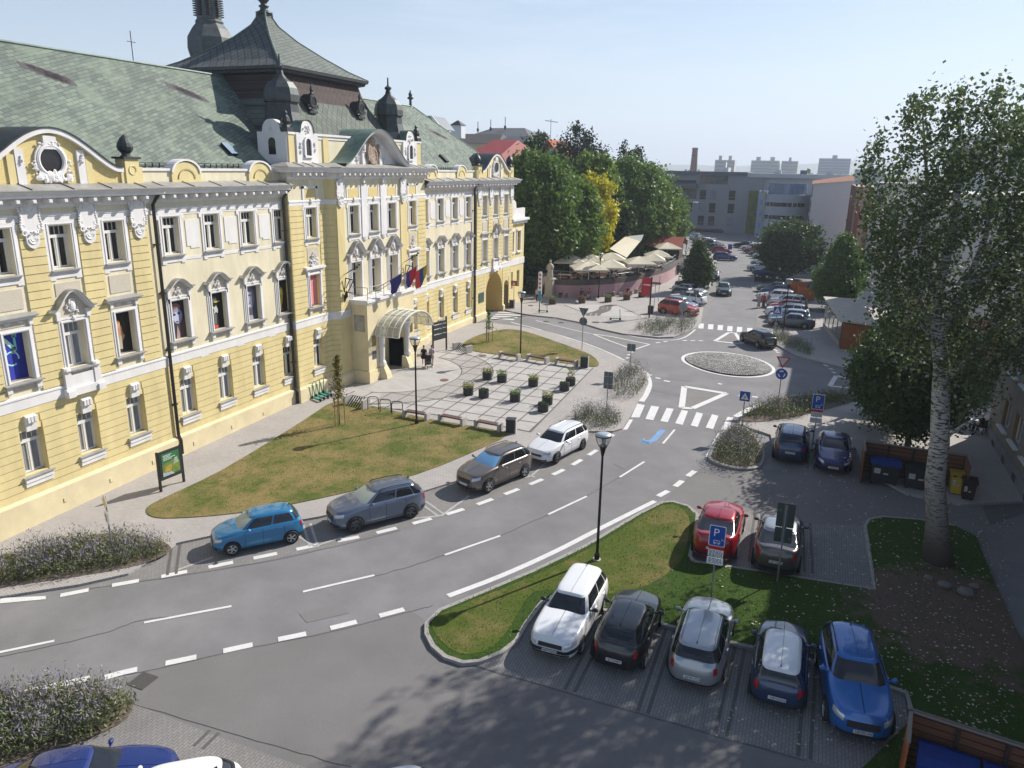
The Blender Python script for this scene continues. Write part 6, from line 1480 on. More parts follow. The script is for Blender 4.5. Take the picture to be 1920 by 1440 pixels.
def tree(name,label,x,y,h,r,leafs,nc=120,nl=90,size=.2,trunk=1.8,shape='ellipsoid',group=None,zs=None,seed=1,cat='tree',bark=None,z=None,cr=.22,tr=None,lo=-.75,second=None):
    rg=np.random.default_rng(seed); z=g(x,y) if z is None else z; root=thing(name,label,cat,(x,y,z),group=group)
    m=MB(); tr=tr or max(.08,h*.022); limbs(m,(0,0,-.1),(0,0,h*.8),tr,tr*.25,7,r*.8,rg,start=trunk/h); m.build('trunk',bark or BARK,root,smooth=True)
    ch=(h-trunk)/2; P=clumps(rg,(0,0,trunk+ch),(r,r,ch),nc,nl,shape,cr,lo)
    leaves('crown',P,size,leafs,root,seed)
    if second:
        P=clumps(rg,second[1],second[2],second[3],nl,shape,cr,-1); leaves('crown_yellowing',P,size,second[0],root,seed+5)
    return root
# --- the big pale-barked tree on the right
rg=np.random.default_rng(42)
px_,py_=at(1755,1050,KZ); zb=g(px_,py_)+KZ
big=thing('poplar_tree','tall grey barked poplar rising from the grass in front of the beige house','tree',(px_,py_,zb))
m=MB()
def sight(u,v,y): 
    d=RM@np.array([u-960,-(v-720),-FPX]); t=y/d[1]; return np.array([t*d[0]-px_,y-py_,t*d[2]+HC-zb])
Tk=[sight(1757,1062,py_),sight(1757,980,py_),sight(1753,900,py_),sight(1762,830,py_),sight(1764,740,py_),sight(1766,690,py_),sight(1755,600,py_+.1),sight(1765,520,py_+.2),sight(1785,440,py_+.4),sight(1800,330,py_+.5),sight(1800,230,py_+.5)]
Tk[0][2]=-.1
m.tube([tuple(p) for p in Tk],[.62,.42,.38,.36,.33,.30,.24,.19,.15,.09,.04],14)
for pth,r0 in (([(1766,700),(1738,600),(1712,520),(1700,430)],.15),([(1766,720),(1800,690),(1830,660),(1870,625),(1915,590)],.15),([(1764,620),(1810,540),(1850,440),(1860,330),(1862,230)],.16),([(1760,570),(1730,470),(1740,360),(1732,250),(1730,200)],.12),([(1757,655),(1745,632),(1720,600),(1680,560),(1650,520)],.09),([(1764,830),(1800,800),(1840,780),(1870,765)],.07),([(1790,560),(1860,500),(1930,420),(1990,330)],.13),([(1770,500),(1700,440),(1660,400),(1640,330)],.08)):
    P=[sight(u,v,py_+(i*.35 if r0>.1 else -i*.3)) for i,(u,v) in enumerate(pth)]; m.tube([tuple(p) for p in P],[r0*(1-.8*i/(len(P)-1)) for i in range(len(P))],8)
m.build('trunk',PBARK,big,smooth=True)
# clumps placed through the crown: photo columns give the outline, depth is random
crown=[(1640,330,26,60),(1660,380,40,60),(1700,330,35,55),(1720,250,38,50),(1735,200,26,30),(1760,300,50,60),(1800,260,45,60),(1790,200,24,30),(1850,240,50,60),(1860,195,26,28),(1900,260,45,60),(1935,240,50,60),
 (1650,440,42,60),(1640,490,36,45),(1700,440,60,70),(1760,400,60,70),(1830,360,70,80),(1900,360,60,80),(1960,330,60,80),(1690,540,60,70),(1670,590,40,40),(1740,520,60,70),(1820,480,70,80),(1890,470,60,80),(1960,450,70,80),
 (1700,640,50,45),(1760,620,60,50),(1830,590,70,60),(1900,560,60,70),(1960,560,60,70),(1820,690,50,35),(1870,660,50,45),(1930,640,50,50),(1850,730,40,25),(1790,690,40,30),(1840,760,40,20)]
pts=[];
for (u,v,ru,rv) in [(a,b,c*.86,d) for a,b,c,d in crown]+[(1628,300,10,35),(1652,262,9,20),(1705,195,10,25),(1737,190,9,22),(1800,185,10,25),(1858,182,12,22),(1905,205,12,25)]:
    for k in range(int(ru*rv/125)):
        a=rg.uniform(0,6.28); r=math.sqrt(rg.uniform(0,1)); yy=py_+rg.uniform(-2.6,3.2)
        c=sight(u+ru*r*math.cos(a),v+rv*r*math.sin(a),yy); q=rg.normal(size=(int(rg.uniform(24,70)),3))*rg.uniform(.13,.27); q[:,2]*=2.0; q[:,0]+=q[:,2]*.18; pts.append(c+q)
P=np.vstack(pts); rg.shuffle(P); k=int(len(P)*.94)
leaves('crown',P[:k],.078,GLF['pop'],big,3,.8); leaves('crown_pale_leaves',P[k:],.075,GLF['silver'],big,4,.8)
# darker tree behind it, lower right
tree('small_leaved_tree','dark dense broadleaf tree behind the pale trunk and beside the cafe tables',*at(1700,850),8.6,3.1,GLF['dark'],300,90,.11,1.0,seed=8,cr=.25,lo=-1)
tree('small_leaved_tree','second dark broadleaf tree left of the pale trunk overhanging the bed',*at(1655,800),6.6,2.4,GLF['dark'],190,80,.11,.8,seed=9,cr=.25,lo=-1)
# street trees
def ut(u,v): return at(u,v)
tree('street_tree','small conical street tree left of the street beside the black saloon',*ut(1305,548),6.4,2.3,GLF['dark'],150,80,.15,.9,shape='cone',seed=31,cr=.26,lo=-1)
tree('street_tree','conical tree with yellowing top right of the street behind the glass shelter',*ut(1567,582),8.3,3.2,GLF['lime'],240,90,.16,.7,shape='cone',seed=32,cr=.24,lo=-1,second=(GLF['autumn'],(0,0,6.6),(1.3,1.3,1.6),50))
tree('street_tree','broad round street tree behind the dark waste bins',*ut(1478,523),8.2,4.6,GLF['dark'],200,90,.20,1.0,seed=33,cr=.24,lo=-1)
# young staked trees on the forecourt
for i,(u,v,h,lab) in enumerate(((637,797,4.4,'young slender tree with three stakes on the larger dry lawn'),(916,641,2.9,'thin young tree with stakes at the edge of the smaller dry lawn'))):
    x,y=at(u,v,PZ); root=thing('young_tree',lab,'tree',(x,y,g(x,y)+PZ+.03),group='young staked trees'); rg=np.random.default_rng(50+i)
    m=MB(); limbs(m,(0,0,0),(0,0,h*.9),.035,.01,12,.5,rg,start=.35,rise=1.4); m.build('trunk',BARK,root,smooth=True)
    for k in range(3):
        a=2.1*k+.3; q=MB(); q.tube([(.35*math.cos(a),.35*math.sin(a),0),(.33*math.cos(a),.33*math.sin(a),1.75)],.03,6); q.build('stake',mat('stake_wood',(.24,.16,.09),.9),root)
    zz=rg.uniform(h*.38,h,900 if i==0 else 330); a=rg.uniform(0,6.28,len(zz)); r=np.abs(rg.normal(size=len(zz)))*.26*(1.25-(zz-h*.38)/(h*.62)); P=np.c_[r*np.cos(a),r*np.sin(a),zz]; leaves('crown',P,.075,GLF['autumn'] if i==0 else GLF['lime'],root,5+i)
# hillside trees behind the terrace
HT='trees on the slope behind the terrace'
for i,(x,y,h,r,k,lab,n) in enumerate((
 (-33.5,92,17.0,5.6,'lime','broad green tree right beside the end of the yellow hall',420),
 (-30.5,96,14.0,4.2,'fresh','green tree between the hall and the yellow tree, lit on top',330),
 (-29.3,103,15.0,3.0,'yel','narrow tree with bright yellow autumn leaves',190),
 (-31,108,17.5,4.5,'fresh','yellow green tree rising behind the yellow tree',240),
 (-27.5,110,12.0,2.4,'dark','narrow dark tree right of the yellow one',130),
 (-28,118,16.6,5.6,'lime','tall round tree in the middle of the slope wood',330),
 (-25.5,122,14.0,4.3,'fresh','light green tree behind the tilted awning',230),
 (-25.5,132,12.6,4.6,'lime','round tree at the right end of the slope wood by the street',280),
 (-29,134,15.6,6.0,'lime','tall tree at the back of the slope wood',300),
 (-27.3,146,10.6,4.4,'fresh','last light green tree before the far street corner',200),
 (-42,114,20.0,5.0,'pine','dark cedar standing above the other trees, left one',260),
 (-37,120,21.5,5.2,'pine','tall dark cedar whose top breaks the skyline',260),
 (-31,128,19.5,4.0,'pine','smaller dark conifer on the skyline right of the cedars',170),
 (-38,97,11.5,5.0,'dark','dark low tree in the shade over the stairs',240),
 (-48,130,22,5,'dark','dark tree beside the red gabled house',160))):
    zt=1.5
    tree('cedar_tree' if k=='pine' else 'slope_tree',lab,x,y,h,r,GLF[k],n,70,.26 if k!='pine' else .22,2.0 if h>13 else 1.2,group=HT,seed=60+i,cr=.20,shape='ellipsoid' if i!=10 else 'column',lo=-1,tr=.3)
# ivy and undergrowth on the slope
rg=np.random.default_rng(77); P=np.c_[rg.uniform(-46,-32,7000),rg.uniform(86,112,7000),np.zeros(7000)]; P[:,2]=1.5+(-32-P[:,0])*.5+rg.uniform(0,1.6,7000)
o=leaves('undergrowth',P,.28,GLF['dark'],None,78); o['kind']='stuff'
m=MB(); m.add([(-32.2,84,1.4),(-32.2,150,1.4),(-60,150,13),(-60,84,13)],[(0,1,2,3)]); o=m.build('hill',mat('slope_soil',(.045,.045,.025),.95,var=.4,scale=.8)); o['kind']='structure'
# --- lavender and grass shrubs
def shrub(label,outline,h,n,green=.4,seed=1,dz=KZ,group='lavender beds',spike=.07):
    rg=np.random.default_rng(seed); pl_=A(outline,dz) ; pl_=smooth_pts(pl_,3); xs_=[p[0] for p in pl_]; ys_=[p[1] for p in pl_]; cx_=sum(xs_)/len(xs_); cy_=sum(ys_)/len(ys_)
    def inside(x,y):
        r=False;j=len(pl_)-1
        for i in range(len(pl_)):
            xi,yi=pl_[i];xj,yj=pl_[j]
            if (yi>y)!=(yj>y) and x<(xj-xi)*(y-yi)/(yj-yi)+xi: r=not r
            j=i
        return r
    z=g(cx_,cy_)+dz; root=thing('lavender_bush',label,'bush',(cx_,cy_,z),group=group); cl=[]
    while len(cl)<n:
        x,y=rg.uniform(min(xs_),max(xs_)),rg.uniform(min(ys_),max(ys_))
        if inside(x,y): cl.append((x-cx_,y-cy_,h*rg.uniform(.5,1.05)))
    G_l=[];S_l=[];K=MB()
    for (x,y,hh) in cl:
        k=16; r=rg.uniform(.12,.4,k); a=rg.uniform(0,6.28,k); zz=rg.uniform(.05,.7,k)*hh
        G_l.append(np.c_[x+r*np.cos(a),y+r*np.sin(a),zz])
        if rg.uniform()>green+.15:
            k=15; a=rg.uniform(0,6.28,k); t=rg.uniform(.0,.45,k); S_l.append(np.c_[x+t*np.cos(a),y+t*np.sin(a),hh*rg.uniform(.6,1.15,k)-t*.35])
        for _ in range(2):
            a=rg.uniform(0,6.28); K.add([(x-.01,y,0),(x+.01,y,0),(x+.3*math.cos(a),y+.3*math.sin(a),hh*.85)],[(0,1,2)])
    K.build('stems',mat('stem_grey',(.12,.11,.07),.9),root)
    leaves('foliage',np.vstack(G_l),.07,GLF['lavg'],root,seed,.35,up=1.2); 
    if S_l: leaves('blossom',np.vstack(S_l),spike,GLF['lav'],root,seed+1,.22,up=2.2)
    return root
shrub('long lavender bush with a yellow priority sign in it at the left edge',[(-40,1110),(20,1095),(130,1080),(250,1055),(310,1040),(300,1022),(240,1010),(120,1020),(30,1040),(-40,1070)],1.0,420,.35,1,PZ)
shrub('big lavender bush in the lower left corner behind the dark blue saloon',[(-90,1440),(60,1410),(170,1380),(235,1340),(230,1312),(150,1300),(60,1305),(-90,1330)],1.15,430,.35,2,.05)
shrub('grey lavender bush at the front end of the white estate car',[(1078,798),(1095,805),(1150,803),(1162,790),(1140,770),(1100,768),(1078,780)],1.1,110,.2,3,PZ)
shrub('lavender bush with two sign posts beside the zebra crossing',[(1145,735),(1155,748),(1190,745),(1206,728),(1210,705),(1190,690),(1160,700),(1148,715)],1.25,120,.25,4,PZ)
shrub('large lavender bush at the corner in front of the orange red crossover',[(1195,622),(1230,628),(1270,627),(1300,618),(1306,605),(1290,598),(1230,602),(1200,610)],1.25,200,.25,5)
shrub('green grass and lavender bed under the roundabout sign',[(1398,786),(1440,788),(1500,782),(1520,768),(1500,752),(1450,755),(1410,770)],1.0,230,.6,6)
shrub('green hedge like bed in the shade right of the roundabout sign',[(1515,768),(1560,758),(1605,750),(1604,742),(1540,741),(1500,748)],.9,110,.9,7)
shrub('round lavender bed on the kerb island beside the blue crossover',[(1342,862),(1365,874),(1405,876),(1424,862),(1420,835),(1400,812),(1375,806),(1350,830)],1.25,230,.35,8)
shrub('lavender bed with a street lamp right of the roundabout exit',[(1448,635),(1470,648),(1500,662),(1522,668),(1520,655),(1490,640),(1470,628),(1450,626)],1.1,160,.4,9)
# fallen leaves on the grass island and the court
rg=np.random.default_rng(99); q=[]
for _ in range(2600):
    u=rg.uniform(1330,1900); v=rg.uniform(880,1400)
    if rg.uniform()>(0.25+.75*max(0,min(1,(u-1400)/300))): continue
    x,y=at(u,v,KZ); q.append((x,y,g(x,y)+(KZ+.03)))
P=np.array(q); o=leaves('fallen_leaves',P,.055,GLF['dead'],None,101,.8,flat=0); o['kind']='stuff'
me=o.data; co=np.empty(len(me.vertices)*3); me.vertices.foreach_get('co',co); co=co.reshape(-1,4,3); cz=co[:,:,2].mean(1,keepdims=True); co[:,:,2]=cz+(co[:,:,2]-cz)*.12; me.vertices.foreach_set('co',co.ravel())
# grass tufts: thin cover of blades for a rough edge
def tufts(poly,n,z,m,seed,size=.05):
    rg=np.random.default_rng(seed); xs_=[p[0] for p in poly]; ys_=[p[1] for p in poly]; P=[]
    import itertools
    X_=rg.uniform(min(xs_),max(xs_),n*2); Y_=rg.uniform(min(ys_),max(ys_),n*2)
    for x,y in zip(X_,Y_):
        r=False;j=len(poly)-1
        for i in range(len(poly)):
            xi,yi=poly[i];xj,yj=poly[j]
            if (yi>y)!=(yj>y) and x<(xj-xi)*(y-yi)/(yj-yi)+xi: r=not r
            j=i
        if r: P.append((x,y,g(x,y)+z))
    o=leaves('grass_blades',np.array(P[:n]),size,m,None,seed,.25,up=2.5); o['kind']='stuff'
tufts(g1,7000,PZ+.05,leafmat('blade_dry',(.14,.13,.035),(.27,.20,.09),.2),201); tufts(g2,2500,PZ+.05,MATS['blade_dry'],202)
tufts(gi,13000,KZ+.02,leafmat('blade_green',(.05,.095,.015),(.12,.15,.035),.2),203)
m=MB(); rg2=random.Random(5)
x,y=at(1770,1100,KZ); z=g(x,y)+KZ
for i,(dx,dy,r) in enumerate(((0,0,.28),(.7,-.3,.34),(-.5,.4,.2),(1.1,.4,.22))):
    q=MB(); q.ball((0,0,r*.3),r,r*.8,r*.5,8,5); k=q.build('stone',mat('field_stone',(.16,.15,.14),.95,var=.3,scale=5)); k.location=(x+dx,y+dy,z); tag(k,['grey stone nearest the pale trunk','largest flat stone in the bare soil patch','small stone left of the flat one','round stone at the right end of the soil patch'][i],'stone','stones in the soil patch')
# ================================================================ STREET FURNITURE
GRNM=mat('lamp_black',(.012,.013,.014),.4,.4); GALV=mat('galvanised',(.26,.28,.29),.45,.6); CONC=mat('concrete',(.42,.40,.38),.9,var=.12,scale=7,var2=.2,scale2=2); WOODB=mat('bench_wood',(.13,.075,.06),.6,var=.25,scale=9,stretch=(1,8,8)); WOODO=mat('orange_wood',(.30,.085,.022),.6,var=.2,scale=4,stretch=(6,6,.6)); ANTH=mat('anthracite',(.022,.025,.028),.6); PLAS=mat('lamp_lens',(.55,.58,.55),.1,alpha=.35); LID=mat('lamp_lid',(.42,.47,.50),.35,.3)
SBL=mat('sign_blue',(.008,.065,.34),.4); SWH=mat('sign_white',(.72,.72,.72),.4); SRD=mat('sign_red',(.45,.012,.015),.4); SYE=mat('sign_yellow',(.75,.42,.01),.4); SGR=mat('sign_back',(.11,.13,.14),.5,.4); SBK=mat('sign_black',(.015,.015,.015),.5)
def P3(u,v,dz=0.0): x,y=at(u,v,dz); return (x,y,g(x,y)+dz)
def planeX(u,v,x): d=RM@np.array([u-960,-(v-720),-FPX]); t=x/d[0]; return (x,float(t*d[1]),float(t*d[2]+HC))
def planeY(u,v,y): d=RM@np.array([u-960,-(v-720),-FPX]); t=y/d[1]; return (float(t*d[0]),y,float(t*d[2]+HC))
# lamps
def lamp(label,u,v,dz,h=5.55,group='black park lamps'):
    p=P3(u,v,dz); r=thing('street_lamp',label,'street lamp',p,group=group)
    m=MB(); m.lathe([(.11,0),(.11,.25),(.062,.35),(.055,2.2),(.045,h-.95)],n=12); m.build('pole',GRNM,r,smooth=False); m=MB(); m.lathe([(.17,0),(.17,.03)],n=14); m.build('base_plate',mat('pale_concrete',(.5,.48,.45),.9),r)
    m=MB(); m.lathe([(.05,h-.98),(.09,h-.80),(.12,h-.66),(.18,h-.55)],n=14,cap=False)
    for k in range(4):
        a=k*math.pi/2+.5; m.tube([(rr_*math.cos(a),rr_*math.sin(a),zz) for rr_,zz in ((.17,h-.56),(.26,h-.36),(.315,h-.15))],.014,5)
    m.lathe([(.04,h-.60),(.05,h-.25),(.09,h-.16)],n=10); m.torus((0,0,h-.12),.32,.022,20,6,'z'); m.build('lantern_frame',GRNM,r)
    m=MB(); m.lathe([(.17,h-.55),(.25,h-.36),(.305,h-.15)],n=18,cap=False); m.build('lens',PLAS,r,smooth=True)
    m=MB(); m.lathe([(.33,h-.12),(.30,h-.05),(.18,h-.01),(.02,h)],n=20); m.build('lid',LID,r,smooth=True); return r
lamp('tall black lamp in the foreground on the grass island behind the boxy white estate',1119,1049,KZ,5.6)
lamp('black lamp between the benches and the bike hoops on the lower side of the plaza',781,795,PZ)
lamp('black lamp behind the plaza at the edge of the smaller dry lawn',975.6,672,PZ)
lamp('black lamp standing in the lavender right of the roundabout exit',1467,631,KZ,5.5)
lamp('black lamp in front of the pink terrace wall',1122,559,KZ,5.4)
lamp('black lamp at the street edge right of the terrace parasols',1284,497,KZ,4.2)
p=P3(1268,490); r=thing('street_lamp','tall thin grey lamp with a curved arm before the green trees','street lamp',p)
m=MB(); m.tube([(0,0,0),(0,0,8.2),(.3,0,9.2),(1.0,0,9.8),(2.0,0,10.0)],[.09,.06,.05,.045,.04],8); m.build('pole',GALV,r); m=MB(); m.ball((2.4,0,9.98),.5,.18,.10,10,6); m.build('lamp_head',mat('lamp_white',(.7,.7,.68),.4),r)
# signs: every panel a flat board facing az (0 = toward the viewer, -y)
def post(name,label,p,h,cat='road sign',group=None,r_=.032,rz=0.0):
    t=thing(name,label,cat,p,rz,group); m=MB(); m.tube([(0,0,0),(0,0,h)],r_,8); m.build('pole',GALV,t); return t
def board(t,pts,y,m,name='panel',th=.012,parent=None): q=MB(); q.prism([(a,b) for a,b in pts],y-th,y,'y'); return q.build(name,m,parent or t)
def rect(x0,x1,z0,z1,r=0.04):
    out=[]
    for cx_,cz_,a0 in ((x1-r,z0+r,-90),(x1-r,z1-r,0),(x0+r,z1-r,90),(x0+r,z0+r,180)):
        for k in range(4): a=rad(a0+30*k); out.append((cx_+r*math.cos(a),cz_+r*math.sin(a)))
    return out
def circ(cx_,cz_,R,n=24): return [(cx_+R*math.cos(6.2832*i/n),cz_+R*math.sin(6.2832*i/n)) for i in range(n)]
def psign(label,p,top,rz=0.0,s=1.0):
    t=post('parking_sign',label,p,top-.05,group='blue parking signs',rz=rz); f=-.04
    w=.34*s
    board(t,rect(-w,w,top-.95*s,top),f,SWH,'frame'); q=board(t,rect(-w+.025,w-.025,top-.925*s,top-.025),f-.012,SBL,'panel',.004)
    text(q,'P',.50*s,(-.04,f-.022,top-.33*s),(rad(90),0,0),SWH); text(q,'5x',.12*s,(.20,f-.022,top-.62*s),(rad(90),0,0),SWH)
    m=MB(); zz=top-.80*s
    m.box(-.12,.12,f-.024,f-.02,zz+.09,zz+.115); m.box(-.12,-.095,f-.024,f-.02,zz-.02,zz+.115); m.box(.095,.12,f-.024,f-.02,zz-.02,zz+.115); m.box(-.12,.12,f-.024,f-.02,zz,zz+.02); m.box(-.09,-.05,f-.024,f-.02,zz-.05,zz); m.box(.05,.09,f-.024,f-.02,zz-.05,zz); m.build('car_symbol',SWH,q)
    board(t,rect(-w+.02,w-.02,top-1.12*s,top-.97*s,.01),f,SRD,'red_plate'); 
    q=board(t,rect(-w+.02,w-.02,top-1.44*s,top-1.12*s,.01),f,SWH,'text_plate'); q2=board(t,rect(-w+.0,w-.0,top-1.82*s,top-1.48*s,.03),f,SWH,'text_plate')
    m=MB(); rn_=random.Random(4)
    for k in range(5):
        z_=top-(1.18+.055*k)*s; x=-w+.06
        while x<w-.08: l=rn_.uniform(.03,.10); m.box(x,min(x+l,w-.05),f-.016,f-.012,z_-.012,z_+.012); x+=l+.03
    m.build('small_print',SBK,q); m=MB()
    for k in range(4):
        z_=top-(1.55+.065*k)*s; x=-w+.06
        while x<w-.08: l=rn_.uniform(.03,.12); m.box(x,min(x+l,w-.05),f-.016,f-.012,z_-.012,z_+.012); x+=l+.03
    m.build('small_print',SBK,q2); return t
psign('blue parking sign with white plates on the grass island before the red car',P3(1332,1132,KZ),3.25,s=.86)
psign('blue parking sign with white plates between the blue crossover and the indigo saloon',P3(1523,836,KZ),3.15,s=.95)
t=post('back_of_sign','tall dark back of a parking sign on a pole before the silver car',P3(1457,1090,KZ),3.3,group='signs seen from behind',rz=rad(180))
board(t,rect(-.33,.33,2.35,3.35),-.04,mat('sign_back_dark',(.03,.045,.042),.5)); board(t,rect(-.33,.33,1.7,2.32),-.04,MATS['sign_back_dark'])
m=MB(); m.box(-.08,.08,-.035,-.02,1.7,3.3); m.box(.16,.28,-.035,-.03,3.0,3.08); m.box(-.28,-.20,-.035,-.03,1.85,1.95); m.build('brackets',SGR,t)
def pedsign(label,p,top,s=.62):
    t=post('crossing_sign',label,p,top,group='pedestrian crossing signs'); f=-.04; w=s/2
    board(t,rect(-w,w,top-s,top),f,SWH,'frame'); q=board(t,rect(-w+.02,w-.02,top-s+.02,top-.02),f-.012,SBL,'panel',.004); zc_=top-s/2
    board(q,[(-w*.72,zc_-w*.62),(w*.72,zc_-w*.62),(0,zc_+w*.72)],f-.02,SWH,'triangle',.003)
    m=MB(); k=w*.45; m.prism([(x*k,zc_-w*.1+z*k) for x,z in ((-.1,.35),(.15,.4),(.3,-.1),(.55,-.6),(.35,-.7),(.1,-.2),(-.1,-.65),(-.6,-.85),(-.55,-.65),(-.2,-.4))],f-.026,f-.022,'y'); m.prism(circ(.03*k,zc_-w*.1+.62*k,.16*k,10),f-.026,f-.022,'y'); m.build('walking_figure',SBK,q); return t
pedsign('blue pedestrian crossing sign at the near end of the big zebra crossing',P3(1389,815,KZ),2.75)
pedsign('blue pedestrian crossing sign before the blue grey saloon across the roundabout',P3(1453,622,KZ),2.5,.75)
t=post('roundabout_sign','red triangle give way sign above a blue round roundabout sign','' or P3(1458,762,KZ),3.35); f=-.04
board(t,[(-.45,3.45),(.45,3.45),(0,2.68)][::-1],f,SRD,'give_way_panel'); board(t,[(-.31,3.375),(.31,3.375),(0,2.84)][::-1],f-.014,mat('sign_off_white',(.46,.48,.50),.5),'give_way_inner',.003)
board(t,circ(0,2.28,.39),f,SWH,'round_frame'); q=board(t,circ(0,2.28,.375),f-.012,SBL,'round_panel',.004)
m=MB()
for k in range(3):
    a0=rad(90+120*k-30); pi_=[]
    for R in (.24,.16): pi_.append([(R*math.cos(a0+rad(72)*i/8),2.28+R*math.sin(a0+rad(72)*i/8)) for i in range(9)])
    for i in range(8): m.prism([pi_[0][i],pi_[0][i+1],pi_[1][i+1],pi_[1][i]][::-1],f-.024,f-.018,'y')
m.build('arrows',SWH,q)
t=post('priority_sign','narrow edge-on yellow diamond priority sign at the left lavender bush',P3(212,1038,PZ),2.6,rz=rad(-25)); f=-.04
board(t,[(0,2.02),(.36,2.38),(0,2.74),(-.36,2.38)],f,SWH,'white_diamond'); board(t,[(0,2.14),(.24,2.38),(0,2.62),(-.24,2.38)],f-.014,SYE,'yellow_diamond',.003); q=board(t,rect(-.28,.28,1.42,1.96),f,SWH,'route_plate'); m=MB(); m.box(-.03,.03,f-.02,f-.014,1.5,1.75); m.box(-.2,.03,f-.02,f-.014,1.70,1.76); m.build('route_lines',SBK,q)
for (u,v,h,w,hh,lab) in ((1137,772,2.7,.30,1.15,'grey back of a tall double sign left of the zebra crossing'),(1180,708,2.6,.32,.55,'grey back of a square sign rising from the lavender bush'),(1277,600,3.1,.3,.5,'grey square sign back beside the orange red crossover'),(1301,598,3.0,.28,.45,'second small grey sign back near the white crossover')):
    t=post('back_of_sign',lab,P3(u,v,PZ),h,group='signs seen from behind',rz=rad(180)); board(t,rect(-w,w,h-hh,h),-.04,SGR); m=MB(); m.box(-w*.8,w*.8,-.035,-.02,h-hh*.3,h-hh*.25); m.box(-w*.8,w*.8,-.035,-.02,h-hh*.75,h-hh*.7); m.build('brackets',GALV,t)
t=post('give_way_sign','grey backs of a triangle and a round sign by the narrow street',P3(1091,655,PZ),3.5,group='signs seen from behind',rz=rad(180)); board(t,[(-.45,3.6),(.45,3.6),(0,2.8)][::-1],-.04,SGR); board(t,circ(0,2.45,.36),-.04,SGR)
t=post('round_sign','pale round sign back in the lavender before the orange red crossover',P3(1277,622,PZ),2.9,group='signs seen from behind',rz=rad(180)); board(t,circ(0,2.4,.42),-.04,mat('sign_back_pale',(.24,.26,.27),.5)); board(t,rect(-.3,.3,2.9,3.5),-.04,SGR) if 0 else None
# no-entry style far signs
for (u,v,lab,c) in ((1366,492,'blue parking sign in the far bend behind the royal blue car',SBL),(1310,470,'small white sign on a pole beside the far wood edge',SWH)):
    t=post('far_sign',lab,P3(u,v),3.2); board(t,rect(-.35,.35,2.2,3.1),-.04,c)
# red info totem, grey signpost
t=thing('info_totem','dark post with a red wayfinding flag panel on the far pavement','sign',P3(1217,596,KZ)); m=MB(); m.box(-.07,.07,-.07,.07,0,4.3); m.build('pole',SBK,t)
for z0,z1 in ((3.5,4.2),(2.3,3.4)): board(t,[(-1.0,z0),(-.07,z0),(-.07,z1),(-1.0,z1)][::1],0.02,mat('totem_red',(.42,.02,.04),.5),'red_panel',.04)
t=post('street_name_post','thin post with small grey name plates beside the red totem',P3(1226,578,KZ),3.0); board(t,[(-.5,2.7),(.6,2.7),(.6,2.95),(-.5,2.95)],-.04,SGR,'name_plate')
t=post('street_name_post','thin bare post right of the red totem before the pink wall',P3(1234,566,KZ),3.1)
# advertising column
t=thing('advert_post','thin tall post wrapped in pink and white adverts before the stairs','sign',P3(1011,587,KZ)); m=MB(); m.tube([(0,0,0),(0,0,1.3)],.05,8); m.build('pole',SBK,t); m=MB(); m.prism(rect(-.2,.2,1.9,4.45,.18),-.05,.05,'y'); m.build('advert_panel',SWH,t)
m=MB(); 
for z in (2.75,3.2,3.65,4.1): m.prism(circ(0,z,.13,14),-.06,-.051,'y')
m.build('advert_discs',mat('advert_pink',(.50,.09,.09),.5),t); m=MB(); m.box(-.17,.17,-.06,-.051,1.35,2.4); m.box(-.17,.17,-.05,.05,1.3,2.3); m.build('advert_foot',mat('advert_blue',(.05,.22,.34),.5),t)
t=post('info_sign','small brown tourist sign on a pole at the end of the yellow hall',P3(963,580,KZ),3.1); board(t,rect(-.35,.35,2.6,3.15),-.04,mat('sign_brown',(.30,.06,.02),.5)); q=MB(); q.prism([(-.15,2.72),(.15,2.72),(.15,2.85),(.05,2.9),(0,3.02),(-.1,2.85)],-.06,-.052,'y'); q.build('symbol',SWH,t)
# dark information board
a=Vector(at(812,664,PZ)); b=Vector(at(837,656,PZ)); d=(b-a); 
t=thing('info_board','wide black information board on two posts beside the entrance','notice board',(*a,g(*a)+PZ),math.atan2(d.y,d.x)); w=d.length
m=MB(); m.box(-.06,.06,-.05,.05,0,2.75); m.box(w-.06,w+.06,-.05,.05,0,2.95); m.build('posts',SBK,t); m=MB(); m.box(.06,w-.06,-.03,.03,1.1,2.65); q=m.build('panel',ANTH,t)
for z,x,l,s in ((2.42,.35,.62,'Kultúra / Culture'),(2.05,.5,.3,'City / Mesto'),(1.6,.35,.6,'Múzeum / Museum')):
    k=MB(); k.box(.12,.12+w*.36,-.04,-.032,z-.03,z+.03); k.build('line',SWH,q); text(q,s,.17,(w*.70,-.045,z),(rad(90),0,0),SWH)
